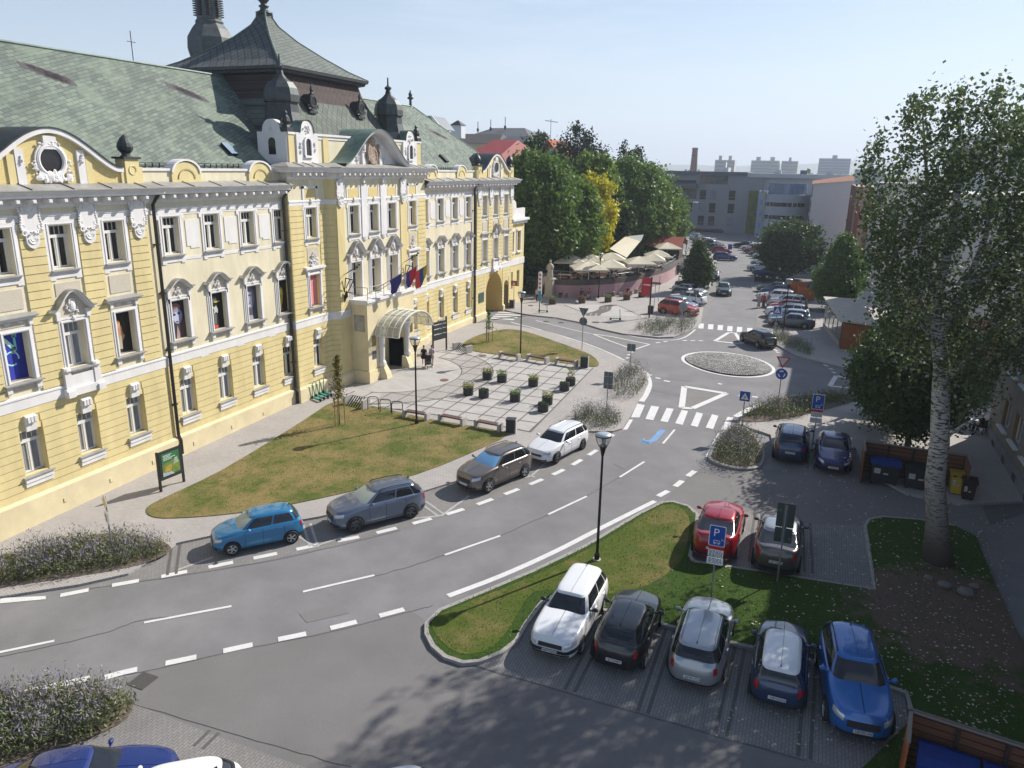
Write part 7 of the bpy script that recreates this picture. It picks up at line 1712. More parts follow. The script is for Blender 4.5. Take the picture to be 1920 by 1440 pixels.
# green poster stand
a=Vector(at(302,922,PZ)); b=Vector(at(345,903,PZ)); d=b-a; w=d.length
t=thing('poster_stand','black two legged poster stand with a green poster by the dry lawn','poster stand',(*a,g(*a)+PZ),math.atan2(d.y,d.x))
m=MB(); m.box(-.05,.05,-.05,.05,0,2.05); m.box(w-.05,w+.05,-.05,.05,0,2.05); m.build('posts',SBK,t); m=MB(); m.box(.05,w-.05,-.06,.06,.55,2.0); q=m.build('case',ANTH,t)
def art(col,name,pts,dy=0): k=MB(); k.prism(pts,-.068-dy,-.062-dy,'y'); return k.build('poster_'+name,mat('art_'+name,col,.6,var=.35,scale=7),q)
art((.03,.16,.05),'green',[(.18,.72),(w-.18,.72),(w-.18,1.88),(.18,1.88)]); art((.16,.22,.04),'meadow',[(.18,.78),(w-.18,.78),(w-.18,1.32),(w*.6,1.44),(.18,1.34)],.004); art((.40,.30,.06),'flowers',[(.3,.95),(w*.5,.9),(w*.55,1.25),(.35,1.2)],.008); art((.36,.42,.46),'pale_foot',[(.18,.72),(w*.62,.72),(w*.5,.86),(.18,.92)],.010); art((.34,.42,.34),'figure',[(w*.6,1.2),(w-.25,1.25),(w-.3,1.55),(w*.65,1.5)],.008)
k=MB()
for i in range(4): k.box(.26,.26+[.5,.42,.7,.5][i],-.078,-.07,1.76-i*.075,1.785-i*.075)
k.build('poster_lines',SWH,q)
# benches
def bench(label,p,rz,w=1.9,group='plaza benches',z=None,m_=WOODB):
    t=thing('bench',label,'bench',p,rz,group)
    for s_ in (-1,1): m=MB(); m.box(s_*w/2-.09,s_*w/2+.09,-.26,.26,0,.52); m.build('end_block',CONC,t,bevel=.015)
    for k in range(4): m=MB(); m.box(-w/2+.09,w/2-.09,-.2+k*.105,-.2+k*.105+.085,.40,.46); m.build('slat',m_,t)
    m=MB(); m.box(-w/2,w/2,-.02,.02,.30,.38); m.build('rail',IRON,t); return t
def two(u0,v0,u1,v1,dz): a=Vector(at(u0,v0,dz)); b=Vector(at(u1,v1,dz)); c=(a+b)/2; d=b-a; return (c.x,c.y,g(c.x,c.y)+dz),math.atan2(d.y,d.x),d.length
for (q,l) in (((760,781,802,788),'bench nearest the bike hoops on the near side of the plaza'),((826,789,870,798),'middle bench on the near side of the plaza'),((893,800,939,809),'bench beside the black litter bin on the near side of the plaza'),((938,670,973,676),'bench closest to the lamp on the far side of the plaza'),((990,675,1026,682),'middle bench on the far side of the plaza'),((1043,682,1081,688),'bench beside the litter bin on the far side of the plaza')):
    p,r,l_=two(*q,PZ); bench(l,p,r,max(1.6,l_-.1))
for (q,l) in (((1046,556,1071,557),'bench with two seated people left along the pink wall'),((1085,560,1109,560),'bench with seated people behind the brown planter'),((1129,556,1152,555),'empty bench right of the lamp along the pink wall'),((1163,556,1183,553),'bench with one seated person right part of the pink wall'),((1192,550,1207,547),'bench at the right end of the pink wall')):
    p,r,l_=two(*q,KZ); bench(l,p,r,max(1.5,l_-.2),'benches along the pink wall')
# bike racks
for (q,l) in (((655,758,683,765),'slatted bike rack next to the young tree'),((858,656,876,661),'slatted bike rack beside the information board')):
    p,r,l_=two(*q,PZ); t=thing('bike_rack',l,'bike rack',p,r,'concrete bike racks'); w=1.6
    for s_ in (-1,1): m=MB(); m.box(s_*w/2-.10,s_*w/2+.10,-.35,.35,0,.62); m.build('end_block',CONC,t,bevel=.015)
    for k in range(7): m=MB(); x=-w/2+.2+k*.2; m.add([(x,-.33,.08),(x+.07,-.33,.08),(x+.07,.30,.60),(x,.30,.60),(x,-.33,.02),(x+.07,-.33,.02),(x+.07,.30,.54),(x,.30,.54)],[(0,1,2,3),(4,7,6,5),(0,4,5,1),(1,5,6,2),(2,6,7,3),(3,7,4,0)]); m.build('bar',ANTH,t)
for (u,v,l) in ((700,769,'bike hoop closest to the slatted rack'),(723,774,'middle one of the three bike hoops'),(745,778,'bike hoop closest to the black lamp')):
    x,y,z=P3(u,v,PZ); t=thing('bike_hoop',l,'bike stand',(x,y,z),rad(20),'steel bike hoops'); m=MB(); m.tube([(-.35,0,0),(-.35,0,.75),(-.28,0,.88),(-.15,0,.92),(.15,0,.92),(.28,0,.88),(.35,0,.75),(.35,0,0)],.028,8); m.build('hoop',IRON,t); m=MB(); m.tube([(-.35,0,.4),(.35,0,.4)],.018,6); m.build('cross_bar',IRON,t)
# bins
def litter(label,u,v,dz):
    p=P3(u,v,dz); t=thing('litter_bin',label,'litter bin',p,rad(12),'square litter bins'); m=MB(); m.box(-.28,.28,-.26,.26,.05,.78); m.build('body',ANTH,t,bevel=.02); m=MB(); m.box(.28,.34,-.28,.28,0,.85); m.build('concrete_side',CONC,t); m=MB(); m.box(-.30,.30,-.28,.28,.78,.86); m.box(-.06,.26,-.285,-.265,.62,.68); m.build('lid',ANTH,t); return t
litter('black litter bin at the near corner of the plaza before the bench row end',958,810,PZ); litter('black litter bin at the far corner of the plaza beside the dry lawn',1095,688,PZ); litter('grey litter bin beside the end of the yellow hall',960,577,KZ); litter('small litter bin near the orange red crossover and the red totem',1219,588,KZ)
# planters
def planter(label,u,v,dz,kind,group,r_=.36,h=.55,seed=1):
    p=P3(u,v,dz); t=thing('planter',label,'planter',p,group=group); m=MB(); m.lathe([(r_*.93,0),(r_,.03),(r_,h-.03),(r_*.97,h),(r_*.88,h),(r_*.86,h-.06)],n=20); m.build('pot',ANTH if group!='planters along the pink wall' else mat('brown_pot',(.075,.055,.042),.8),t)
    rg=np.random.default_rng(seed); n=170; a=rg.uniform(0,6.28,n); q=np.sqrt(rg.uniform(0,1,n))*r_*.95
    if kind=='low': P=np.c_[q*np.cos(a),q*np.sin(a),h+rg.uniform(-.02,.06,n)]; leaves('plants',P,.05,GLF['dark'],t,seed); return t
    sp=1.25 if kind!='tall' else .8; P=np.c_[q*sp*np.cos(a),q*sp*np.sin(a),h+rg.uniform(.0,.32 if kind!='tall' else .8,n)]; leaves('plants',P,.085,{'red':leafmat('leaf_reddish',(.22,.09,.05),(.34,.17,.10)),'yel':GLF['flow'],'tall':GLF['flow'],'green':GLF['fresh']}[kind],t,seed,.3,up=2.0); return t
for i,(u,v,k,l) in enumerate(((913.5,711,'yel','black planter with yellowing grass nearest the entrance'),(941,716,'green','black planter with fresh green leaves, second from the entrance'),(999.5,724,'yel','black planter with yellow green leaves alone in the middle of the plaza'),(1058,732,'low','low planted black planter in front of the tall leaved one'),(1069.5,722,'tall','black planter with tall upright leaves near the far corner'),(878,740,'yel','black planter with wispy grass in the left middle of the plaza'),(907,745,'low','nearly empty black planter beside the wispy one'),(965.5,752,'green','black planter with bright green grass toward the near side'),(1026,758,'yel','rear one of the two touching planters near the front edge'),(1018,771,'low','front one of the two touching planters near the front edge'))): planter(l,u,v,PZ,k,'black planters on the plaza',.36,.55,300+i)
for i,(u,v,k,l) in enumerate(((1036,570,'green','planter with long green grass beside the statue column'),(1091,568,'red','brown planter with reddish plant in front of the seated people'),(1140,566,'green','brown planter with round bright green plant'),(1175,562,'red','brown planter with dull red plant right of the green one'),(1203,557,'red','brown planter beside the red totem'))): planter(l,u,v,KZ,k,'planters along the pink wall',.42,.6,320+i)
# scooters
def scooter(label,p,rz,group='green rental scooters',lean=0.0):
    t=thing('scooter',label,'scooter',p,rz,group); G=mat('scooter_green',(.02,.28,.20),.4); m=MB(); m.box(-.36,.32,-.08,.08,.13,.19); m.build('deck',G,t); m=MB(); m.tube([(.38,0,.16),(.52,0,.28),(.44,0,1.12)],.032,8); m.build('stem',G,t); m=MB(); m.tube([(.44,-.24,1.14),(.44,.24,1.14)],.018,6); m.build('handlebar',SBK,t)
    for x in (-.45,.52):
        m=MB(); m.lathe([(.02,-.03),(.085,-.035),(.115,-.02),(.115,.02),(.085,.035),(.02,.03)],n=16,cap=False); w_=m.build('wheel',TYR,t); w_.rotation_euler=(rad(90),0,0); w_.location=(x,0,.115)
    m=MB(); m.prism([(-.55,.22),(-.38,.20),(-.38,.16),(-.52,.14)],-.05,.05,'y'); m.build('mudguard',SBK,t); return t
for i in range(4):
    x=-30.12; y=40.0+i*.42; scooter(['green scooter leaning at the wall, leftmost of the four','green scooter second from the left at the wall','green scooter third from the left at the wall','green scooter nearest the entrance at the wall'][i],(x,y,g(x,y)+PZ),rad(158))
scooter('lone green scooter standing upright near the wave mosaic',P3(1153,600,KZ),rad(20)); scooter('green scooter parked at the foot of the advert post',P3(1018,585,KZ),rad(-10))
# kiosk / shelter across the roundabout
kx,ky=at(1574,654,KZ); kz=g(kx,ky)+KZ; t=thing('bus_shelter','long shelter with a pale slanted flat roof, glass side and orange wooden end','shelter',(kx,ky,kz))
KG_=mat('shelter_glass',(.30,.36,.35),.1,alpha=.35)
m=MB(); m.box(.0,2.35,0,.9,0,2.25); m.build('wooden_box',WOODO,t); m=MB()
for k in range(12): m.box(.05+k*.19,.07+k*.19,-.02,.0,.05,2.2)
m.build('board_joints',mat('joint_brown',(.10,.03,.012),.8),t)
m=MB(); z0,z1=2.62,2.75
m.add([(-.3,-.5,2.5),(2.75,-.4,2.35),(1.6,10.4,2.9),(-1.75,10.4,2.9),(-.3,-.5,2.62),(2.75,-.4,2.47),(1.6,10.4,3.02),(-1.75,10.4,3.02)],[(0,3,2,1),(4,5,6,7),(0,1,5,4),(1,2,6,5),(2,3,7,6),(3,0,4,7)]); m.build('roof',mat('shelter_roof',(.47,.43,.36),.8,var=.12,scale=1.5,var2=.2,scale2=.7),t)
m=MB()
for k in range(5): x=-.02-1.25*k/4.6*1.15; y=.95+k*2.2; m.box(x-.05,x+.05,y-.05,y+.05,0,2.8)
m.box(-.05,.05,.9,.95,0,2.5); m.build('posts',GALV,t); m=MB(); m.add([(0,.9,.3),(-1.45,10,.3),(-1.45,10,2.75),(0,.9,2.45)],[(0,1,2,3)]); m.add([(2.3,.9,.3),(1.5,10,.3),(1.5,10,2.75),(2.3,.9,2.4)],[(0,1,2,3)]); m.add([(-1.45,10,.3),(1.5,10,.3),(1.5,10,2.75),(-1.45,10,2.75)],[(0,1,2,3)]); m.build('glass_wall',KG_,t)
m=MB(); m.add([(0.0,.9,.0),(-1.45,10,.0),(-1.45,10,.45),(0,.9,.45)],[(0,1,2,3)]); m.build('low_wall',CONC,t)
x,y,z=P3(1613,662,KZ); t=thing('litter_bin','dark brown litter bin against the wooden end of the shelter','litter bin',(x,y-.35,z)); m=MB(); m.box(-.2,.2,-.2,.15,0,.95); m.build('body',mat('bin_brown',(.06,.022,.015),.6),t,bevel=.02); m=MB(); m.box(-.22,.22,-.22,.17,.95,1.0); m.build('lid',SBK,t)
# white advert wall with green lettering behind it
x,y=at(1640,672,KZ); t=thing('advert_wall','white curved topped advert board with green letters beside the dark trees','advert board',(x+.1,y-2.0,g(x,y)+KZ),rad(-12)); m=MB(); m.prism([(-.75,0),(.75,0),(.75,2.6)]+[(.75*math.cos(a),2.6+.5*math.sin(a)) for a in np.linspace(0,math.pi,10)[1:-1]]+[(-.75,2.6)],-.08,.08,'y'); m.build('board',SWH,t)
q=MB(); 
for (x0,x1,z0,z1) in ((.0,.12,2.1,2.5),(.2,.55,2.42,2.5),(.2,.55,2.1,2.18),(.0,.5,1.55,1.62),(.0,.08,1.55,1.95),(.42,.5,1.55,1.95)): q.box(x0-.3,x1-.3,-.1,-.081,z0,z1)
q.build('letters',mat('letter_green',(.03,.28,.06),.5),t)
# wooden bin shelters
def container(label,p,rz,lid,w=1.35,d=1.0,h=1.15,group='wheeled waste containers',body=None,sticker=True):
    t=thing('waste_container',label,'waste container',p,rz,group); bd_=body or mat('bin_black',(.016,.018,.020),.6)
    m=MB(); m.add([(-w/2+.06,-d/2+.06,.15),(w/2-.06,-d/2+.06,.15),(w/2-.06,d/2-.06,.15),(-w/2+.06,d/2-.06,.15),(-w/2,-d/2,h),(w/2,-d/2,h),(w/2,d/2,h),(-w/2,d/2,h)],[(0,3,2,1),(4,5,6,7),(0,1,5,4),(1,2,6,5),(2,3,7,6),(3,0,4,7)]); m.build('body',bd_,t)
    m=MB(); m.grid([[(-w/2-.03,y,z),(w/2+.03,y,z)] for y,z in ((-d/2-.05,h-.06),(-d/2-.04,h+.03),(-d/4,h+.13),(d/4,h+.17),(d/2+.02,h+.06),(d/2+.02,h-.02))]); m.prism([(-d/2-.05,h-.06),(-d/2-.04,h+.03),(-d/4,h+.13),(d/4,h+.17),(d/2+.02,h+.06),(d/2+.02,h-.02)],-w/2-.03,w/2+.03,'x'); m.build('lid',lid,t)
    for sx in (-.3*w,.25*w): m=MB(); m.box(sx-.09,sx+.09,-d/2-.09,-d/2-.04,h-.02,h+.03); m.build('handle',SBK,t)
    if sticker: m=MB(); m.box(-w*.38,-w*.16,-d/2-.005,-d/2+.01,h-.50,h-.22); m.box(-w*.05,w*.12,-d/2-.005,-d/2+.01,h-.52,h-.44); m.build('sticker',mat('sticker',(.42,.43,.42),.6,var=.5,scale=14),t)
    for sx in (-1,1):
        for sy in (-1,1): m=MB(); m.lathe([(.02,-.025),(.08,-.025),(.08,.025),(.02,.025)],n=12); k=m.build('wheel',TYR,t); k.location=(sx*(w/2-.14),sy*(d/2-.14),.08); k.rotation_euler=(rad(90),0,0)
    return t
BLU=mat('lid_blue',(.012,.06,.34),.5,var=.1,scale=3); BLKL=mat('lid_black',(.022,.023,.026),.5); YLW=mat('bin_yellow',(.50,.34,.02),.5,var=.1,scale=4)
def woodshelter(label,p0,p1,depth,h,rz=None):
    a=Vector(p0); b=Vector(p1); d=b-a; w=d.length; t=thing('bin_shelter',label,'bin shelter',(a.x,a.y,g(*a)+.02),math.atan2(d.y,d.x)); DW=mat('dark_orange_wood',(.13,.050,.022),.7,var=.25,scale=4,stretch=(.8,1,7))
    m=MB(); m.box(0,w,depth,depth+.06,.05,h); m.build('back_panel',DW,t); m=MB(); m.box(-.06,0,0,depth+.06,.05,h); m.build('left_panel',WOODO if h<2.2 and w<4.5 else DW,t); m=MB(); m.box(w,w+.06,0,depth+.06,.05,h); m.build('right_panel',DW,t)
    m=MB(); m.box(-.08,w+.08,depth+.06,depth+.10,h,h+.05); m.box(-.08,w+.08,depth-.04,depth,h,h+.05); m.box(-.08,0.02,0,depth,h,h+.05); m.build('cap_rail',mat('rail_grey_wood',(.20,.17,.15),.8),t)
    for k in range(5): m=MB(); x=w*k/4; m.box(x-.05,x+.05,depth-.08,depth,0,h); m.build('post',mat('dark_post',(.03,.018,.012),.8),t)
    m=MB(); 
    for z in np.arange(.25,h,.22): m.box(.05,w-.05,depth-.015,depth-.001,z-.012,z+.012)
    m.build('plank_gaps',mat('gap_black',(.01,.006,.005),.9),t); return t,Vector((d.x/w,d.y/w))
tA,dA=woodshelter('dark wooden bin shelter with blue, black and yellow containers beside the indigo saloon',at(1614,905,KZ),at(1806,936,KZ),1.5,1.85)
def onA(s,off): n=Vector((-dA.y,dA.x)); q=Vector(at(1614,905,KZ))+dA*s+n*off; return (q.x,q.y,g(q.x,q.y)+.02)
rz=math.atan2(dA.y,dA.x)
container('black container with a blue lid, leftmost in the dark shelter',onA(1.05,.75),rz,BLU); container('black container with a black lid between the blue lidded and the trunk',onA(2.65,.7),rz,BLKL)
container('narrow yellow container just right of the pale trunk',onA(4.35,.75),rz,YLW,.62,.75,1.1,body=YLW); 
q=Vector(at(1814,938,KZ)); container('small brown bin standing outside the dark shelter',(q.x,q.y+.3,g(q.x,q.y)+.02),rz,mat('lid_brown',(.05,.022,.016),.6),.6,.7,1.05,body=mat('bin_dark_brown',(.032,.015,.012),.6))
tB,dB=woodshelter('orange wooden bin enclosure cut by the lower right corner',(3.75,18.70),(8.2,18.10),1.35,1.85)
nB=Vector((-dB.y,dB.x)); rz=math.atan2(dB.y,dB.x)
for k,(s,l) in enumerate(((.95,'blue lidded container at the left end of the orange enclosure'),(2.45,'blue lidded container second in the orange enclosure, cut by the picture edge'),(3.8,'blue lidded container at the right end, outside the picture edge'))):
    if k<2: q=Vector((3.75,18.70))+dB*s+nB*.70; container(l,(q.x,q.y,g(q.x,q.y)+.02),rz,BLU)
# small wooden shelter and containers up the street
t=thing('bin_shelter','small bright orange wooden bin box beside the conical tree','bin shelter',P3(1495,563,KZ),rad(6)); m=MB(); m.box(0,1.9,0,.06,0,1.5); m.build('front_panel',WOODO,t); m=MB(); m.box(-.0,.06,.06,2.2,0,1.5); m.build('left_panel',WOODO,t); m=MB(); m.box(-1.2,1.2,2.6,2.66,0,1.9); m.build('back_panel',WOODO,t)
x,y,z=P3(1506,552,KZ); container('container with a blue lid inside the bright orange bin box',(x,y+.2,z),0,BLU,1.2,.9,1.25,group='containers up the street')
for (u,v,l,lid) in ((1424,528,'dark container with a royal blue lid under the broad street tree',BLU),(1443,530,'dark container right of the blue lidded one under the broad street tree',BLKL),(1462,532,'last dark container nearest the trunk of the broad street tree',BLKL)):
    x,y,z=P3(u,v); container(l,(x,y,z),0,lid,1.5,1.1,1.25,group='containers up the street')
# cafe tables by the beige house
def cafe(label,u,v,top=True,rz=0):
    x,y,z=P3(u,v,KZ); t=thing('cafe_table',label,'table',(x,y,z),rz,'white cafe tables'); m=MB(); m.lathe([(.36,.70),(.38,.72),(.36,.74)],n=20); m.build('table_top',SWH,t); m=MB(); m.lathe([(.22,0),(.2,.03),(.03,.06),(.03,.7)],n=10); m.build('pedestal',GALV,t); return t
cafe('round white table nearest the dark left tree',1620,772); cafe('white table just left of the round one by the dark tree',1611,777); cafe('small white table half hidden by the dark tree foliage',1634,777); cafe('white cafe table next to the seated man by the beige wall',1818,806); cafe('white cafe table farther from the wall beside the pale trunk',1800,792)
x,y,z=P3(1605,775,KZ); t=thing('folded_parasol','closed slim parasol beside the white tables','parasol',(x,y,z)); m=MB(); m.tube([(0,0,0),(0,0,2.3)],.025,8); m.build('pole',GALV,t); m=MB(); m.lathe([(.12,1.0),(.16,1.3),(.09,2.0),(.02,2.35)],n=10); m.build('canopy',mat('parasol_grey',(.30,.32,.32),.8),t)
# flags on the terrace
def flag(label,base,tip,bands,drop,group='flags over the entrance'):
    t=thing('flag',label,'flag',base,group=group); b=Vector(tip)-Vector(base); m=MB(); m.tube([(0,0,0),tuple(b)],.025,6); m.ball(tuple(b),.05); m.build('pole',GALV,t)
    n=12; p0=b*.64; p1=b*.985
    for k,(c,f0,f1) in enumerate(bands):
        rows=[]
        for j in range(n+1):
            s=j/n; r=[]
            for f in np.linspace(f0,f1,4):
                q=p0.lerp(p1,f); squeeze=1-.45*s; q=p0.lerp(p1,.5+(f-.5)*squeeze+(.0)); r.append((q.x+.08*math.sin(s*5+f*6)*s,q.y+.10*math.sin(s*7+f*5)*s-.1*s,q.z-drop*s))
            rows.append(r)
        m=MB(); m.grid(rows); m.build('cloth',c,t,smooth=True)
def F(n,c): return mat('flag_'+n,c,.8)
flag('dark blue flag with small yellow stars, leftmost over the entrance',(XC+.3,46.4,7.5),planeX(755,511,-27.6),[(F('blue',(.03,.025,.17)),0,1)],1.15)
flag('white, blue and red flag in the middle over the entrance',(XC+.3,47.8,7.5),planeX(783,498,-27.5),[(F('white',(.55,.52,.52)),0,.2),(F('navy',(.04,.04,.2)),.2,.5),(F('red',(.48,.02,.03)),.5,1)],1.2)
flag('red, blue and mustard flag, rightmost over the entrance',(XC+.3,49.6,7.5),planeX(802,496,-27.3),[(F('red2',(.55,.06,.07)),0,.45),(F('blue2',(.03,.06,.22)),.45,.75),(F('mustard',(.40,.30,.03)),.75,1)],1.35)
# ================================================================ TERRACE, RIGHT SIDE, TOWN
PNK=mat('pink_wall',(.43,.27,.29),.9,var=.08,scale=1.5,var2=.15,scale2=.8); STO=mat('dark_rubble',(.10,.085,.08),.95,var=.4,scale=6,bump=.5); CLO=mat('parasol_cloth',(.62,.56,.43),.85,var=.06,scale=3); DKW=mat('dark_timber',(.05,.032,.025),.8,var=.3,scale=4)
wl=[at(u,v,KZ) for u,v in ((1035,556),(1070,558),(1110,557),(1150,554),(1190,547),(1225,537),(1250,528),(1264,518))]
ter=thing('cafe_terrace','raised cafe terrace behind a curved pink wall with dark rubble top','terrace',(wl[0][0],wl[0][1],1.5))
wp=smooth_pts(wl,4,False); n_=len(wp)
def wallstrip(z0,z1,off0,off1,m_,name,root):
    P=[Vector(p) for p in wp]; m=MB(); rows=[[],[],[],[]]
    for i,p in enumerate(P):
        d=(P[min(i+1,n_-1)]-P[max(i-1,0)]).normalized(); nn=Vector((-d.y,d.x)); a=p+nn*off0; b=p+nn*off1
        for r,q,z in ((0,a,z0),(1,a,z1),(2,b,z1),(3,b,z0)): rows[r].append((q.x,q.y,z))
    m.grid(rows); return m.build(name,m_,root,world=True)
wallstrip(1.4,3.1,-.14,-.01,PNK,'pink_wall',ter); wallstrip(3.1,3.75,-.12,.45,STO,'rubble_top',ter)
deck=[(p[0],p[1]) for p in wp]+[(-19.5,124),(-33,112),(-33.5,88)]
m=MB(); m.prism(deck[::-1],1.4,3.3); m.build('deck',STO,ter,world=True)
m=MB(); P=[Vector(p) for p in wp]
for i in range(0,n_,2): m.tube([(P[i].x,P[i].y,3.7),(P[i].x,P[i].y,4.75)],.03,5)
for z in (4.25,4.75): m.tube([(p.x,p.y,z) for p in P],.03,5)
m.build('railing',GALV,ter,world=True)
m=MB(); m.add([(P[k].x+.0,P[k].y-.01,zz) for k,zz in ((n_-6,1.5),(n_-1,1.5),(n_-1,3.1),(n_-6,3.1))],[(0,1,2,3)]) if 0 else None
# parasols
def parasol(label,u,v,h=2.6,s=1.75,zf=3.3,rz=.3):
    d=RM@np.array([u-960,-(v-720),-FPX]); t=(zf+h-HC)/d[2]; x,y=float(t*d[0]),float(t*d[1])
    r=thing('parasol',label,'parasol',(x,y,zf),rz,'cream cafe parasols'); m=MB(); m.tube([(0,0,0),(0,0,h-.05)],.045,8); m.build('pole',SWH,r); m=MB(); m.box(-.35,.35,-.35,.35,0,.08); m.build('foot',ANTH,r)
    m=MB(); c=[(s*1.0*math.cos(math.pi/4+math.pi/2*i)*1.41,s*math.sin(math.pi/4+math.pi/2*i)*1.41) for i in range(4)]; 
    rows=[]
    for f,z in ((1,h-1.0),(1,h-.82),(.66,h-.50),(.33,h-.22),(.02,h)):
        r_=[]
        for i in range(4):
            a,b=c[i],c[(i+1)%4]
            for k in (0,.25,.5,.75): q=(a[0]+(b[0]-a[0])*k,a[1]+(b[1]-a[1])*k); sag=1-.05*math.sin(math.pi*k)*(f>.1); r_.append((q[0]*f*sag,q[1]*f*sag,z-.03*math.sin(math.pi*k)*(f<1)))
        rows.append(r_)
    m.grid(rows,True); m.build('canopy',CLO,r)
    m=MB()
    for i in range(4): m.tube([(0,0,h-.75),(c[i][0]*.95,c[i][1]*.95,h-.84)],.02,5)
    m.build('ribs',SBK,r); return r
for i,(u,v,s,l) in enumerate(((1070,477,2.0,'cream parasol at the left end of the terrace behind the statue'),(1108,476,1.8,'cream parasol second from the left, behind the front one'),(1105,489,2.1,'wide cream parasol in front of the left lamp'),(1147,473,2.0,'cream parasol behind the black lamp'),(1145,486,1.9,'cream parasol right of the black lamp in front'),(1199,480,1.9,'cream parasol standing alone in the middle right of the terrace'),(1225,475,1.7,'cream parasol at the railing bend'),(1235,468,1.8,'cream parasol behind the one at the railing bend'),(1252,454,1.9,'cream parasol at the far right end of the terrace'))): parasol(l,u,v,2.7,s,3.3,.25+.1*(i%3))
# tilted sail awning and brick pavilion
m=MB(); 
def H3(u,v,z): d=RM@np.array([u-960,-(v-720),-FPX]); t=(z-HC)/d[2]; return (float(t*d[0]),float(t*d[1]),z)
q=[H3(1143,466,6.3),H3(1173,443,7.3),H3(1201,445,7.3),H3(1200,457,6.6),H3(1175,483,5.3)]
t=thing('awning','big tilted pale awning at the back of the terrace','awning',(q[0][0],q[0][1],3.3)); m.add([q[0],q[1],H3(1201,452,6.9),q[4]],[(0,1,2,3)]); m.build('canvas',CLO,t,world=True); m=MB(); m.add([q[1],H3(1207,440,7.4),H3(1202,452,6.9),H3(1201,452,6.88)],[(0,1,2)]); m.build('grey_flap',mat('grey_canvas',(.30,.31,.31),.8),t,world=True)
m=MB()
for p in (q[0],q[4],q[1]): m.tube([(p[0],p[1],3.3),p],.05,6)
m.build('poles',DKW,t,world=True)
a=H3(1203,448,6.0); b=H3(1262,450,6.0); t=thing('garden_pavilion','low dark pavilion with a red tiled roof at the back of the terrace','pavilion',(a[0],a[1],3.3)); x0,x1,y0=a[0],b[0]+1.5,a[1]-3
m=MB(); m.box(x0,x1,y0+1.2,y0+5,3.2,5.3); k=m.build('wall',DKW,t,world=True); m=MB(); m.add([(x0-.5,y0,5.3),(x1+.5,y0,5.3),(x1+.5,y0+3.2,6.6),(x0-.5,y0+3.2,6.6),(x1+.5,y0+6.4,5.3),(x0-.5,y0+6.4,5.3)],[(0,1,2,3),(3,2,4,5)]); m.build('roof',mat('red_tile',(.26,.055,.03),.85,var=.2,scale=6),t,world=True)
for i in range(3): m=MB(); xx=x0+1+i*2.2; m.box(xx,xx+1.0,y0+1.15,y0+1.19,3.9,5.0); w_=m.build('window',GLD,t,world=True)
# tables on the terrace
rg=random.Random(8); k=0
CT='terrace tables'
tb=None
for i,(u,v) in enumerate(((1058,525),(1075,528),(1092,522),(1112,528),(1128,522),(1148,526),(1168,522),(1185,517),(1203,513),(1218,508),(1232,500),(1165,508))):
    x,y,_=H3(u,v,3.35)
    if tb is None:
        tb=thing('terrace_table','dark wooden table with benches on the raised terrace','table',(x,y,3.3),.2,CT); m=MB(); m.box(-.8,.8,-.35,.35,.70,.76); m.build('table_top',mat('table_wood',(.16,.09,.05),.6),tb)
        for s_ in (-1,1):
            m=MB(); m.box(-.8,.8,s_*.75-.13,s_*.75+.13,.42,.47); m.build('seat',MATS['table_wood'],tb)
            m=MB(); m.box(s_*.6-.04,s_*.6+.04,-.8,.8,.0,.42) ; m.box(s_*.6-.04,s_*.6+.04,-.3,.3,.42,.7); m.build('leg',DKW,tb)
    else: dup(tb,(x,y,3.3),rg.uniform(-.4,.6))
# statue on a column, stairs
x,y=at(1030,557,KZ); t=thing('statue_column','pale stone saint statue on a square column at the foot of the stairs','statue',(x,y,1.5+KZ)); LST=mat('pale_stone',(.46,.41,.33),.9,var=.12,scale=4)
m=MB(); m.box(-.62,.62,-.62,.62,0,.35); m.box(-.48,.48,-.48,.48,.35,2.1); m.box(-.58,.58,-.58,.58,2.1,2.3); m.build('pedestal',LST,t,bevel=.03); m=MB(); m.lathe([(.36,2.3),(.40,2.5),(.30,3.1),(.34,3.6),(.38,3.85),(.20,4.02),(.10,4.08),(.13,4.2),(.14,4.32),(.08,4.44),(.01,4.46)],n=14); m.tube([(-.34,0,3.75),(-.42,-.1,3.35),(-.2,-.3,3.3)],.09,6); m.tube([(.34,0,3.75),(.40,-.15,3.4),(.15,-.32,3.5)],.09,6); m.build('figure',LST,t,smooth=True)
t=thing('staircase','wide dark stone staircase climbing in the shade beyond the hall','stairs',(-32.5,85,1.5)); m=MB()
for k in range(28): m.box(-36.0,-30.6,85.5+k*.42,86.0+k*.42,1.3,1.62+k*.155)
m.build('steps',mat('stair_stone',(.075,.07,.065),.9,var=.2,scale=3),t,world=True); m=MB(); m.box(-30.6,-30.2,85.2,97,1.3,4.2); m.build('side_wall',STO,t,world=True)
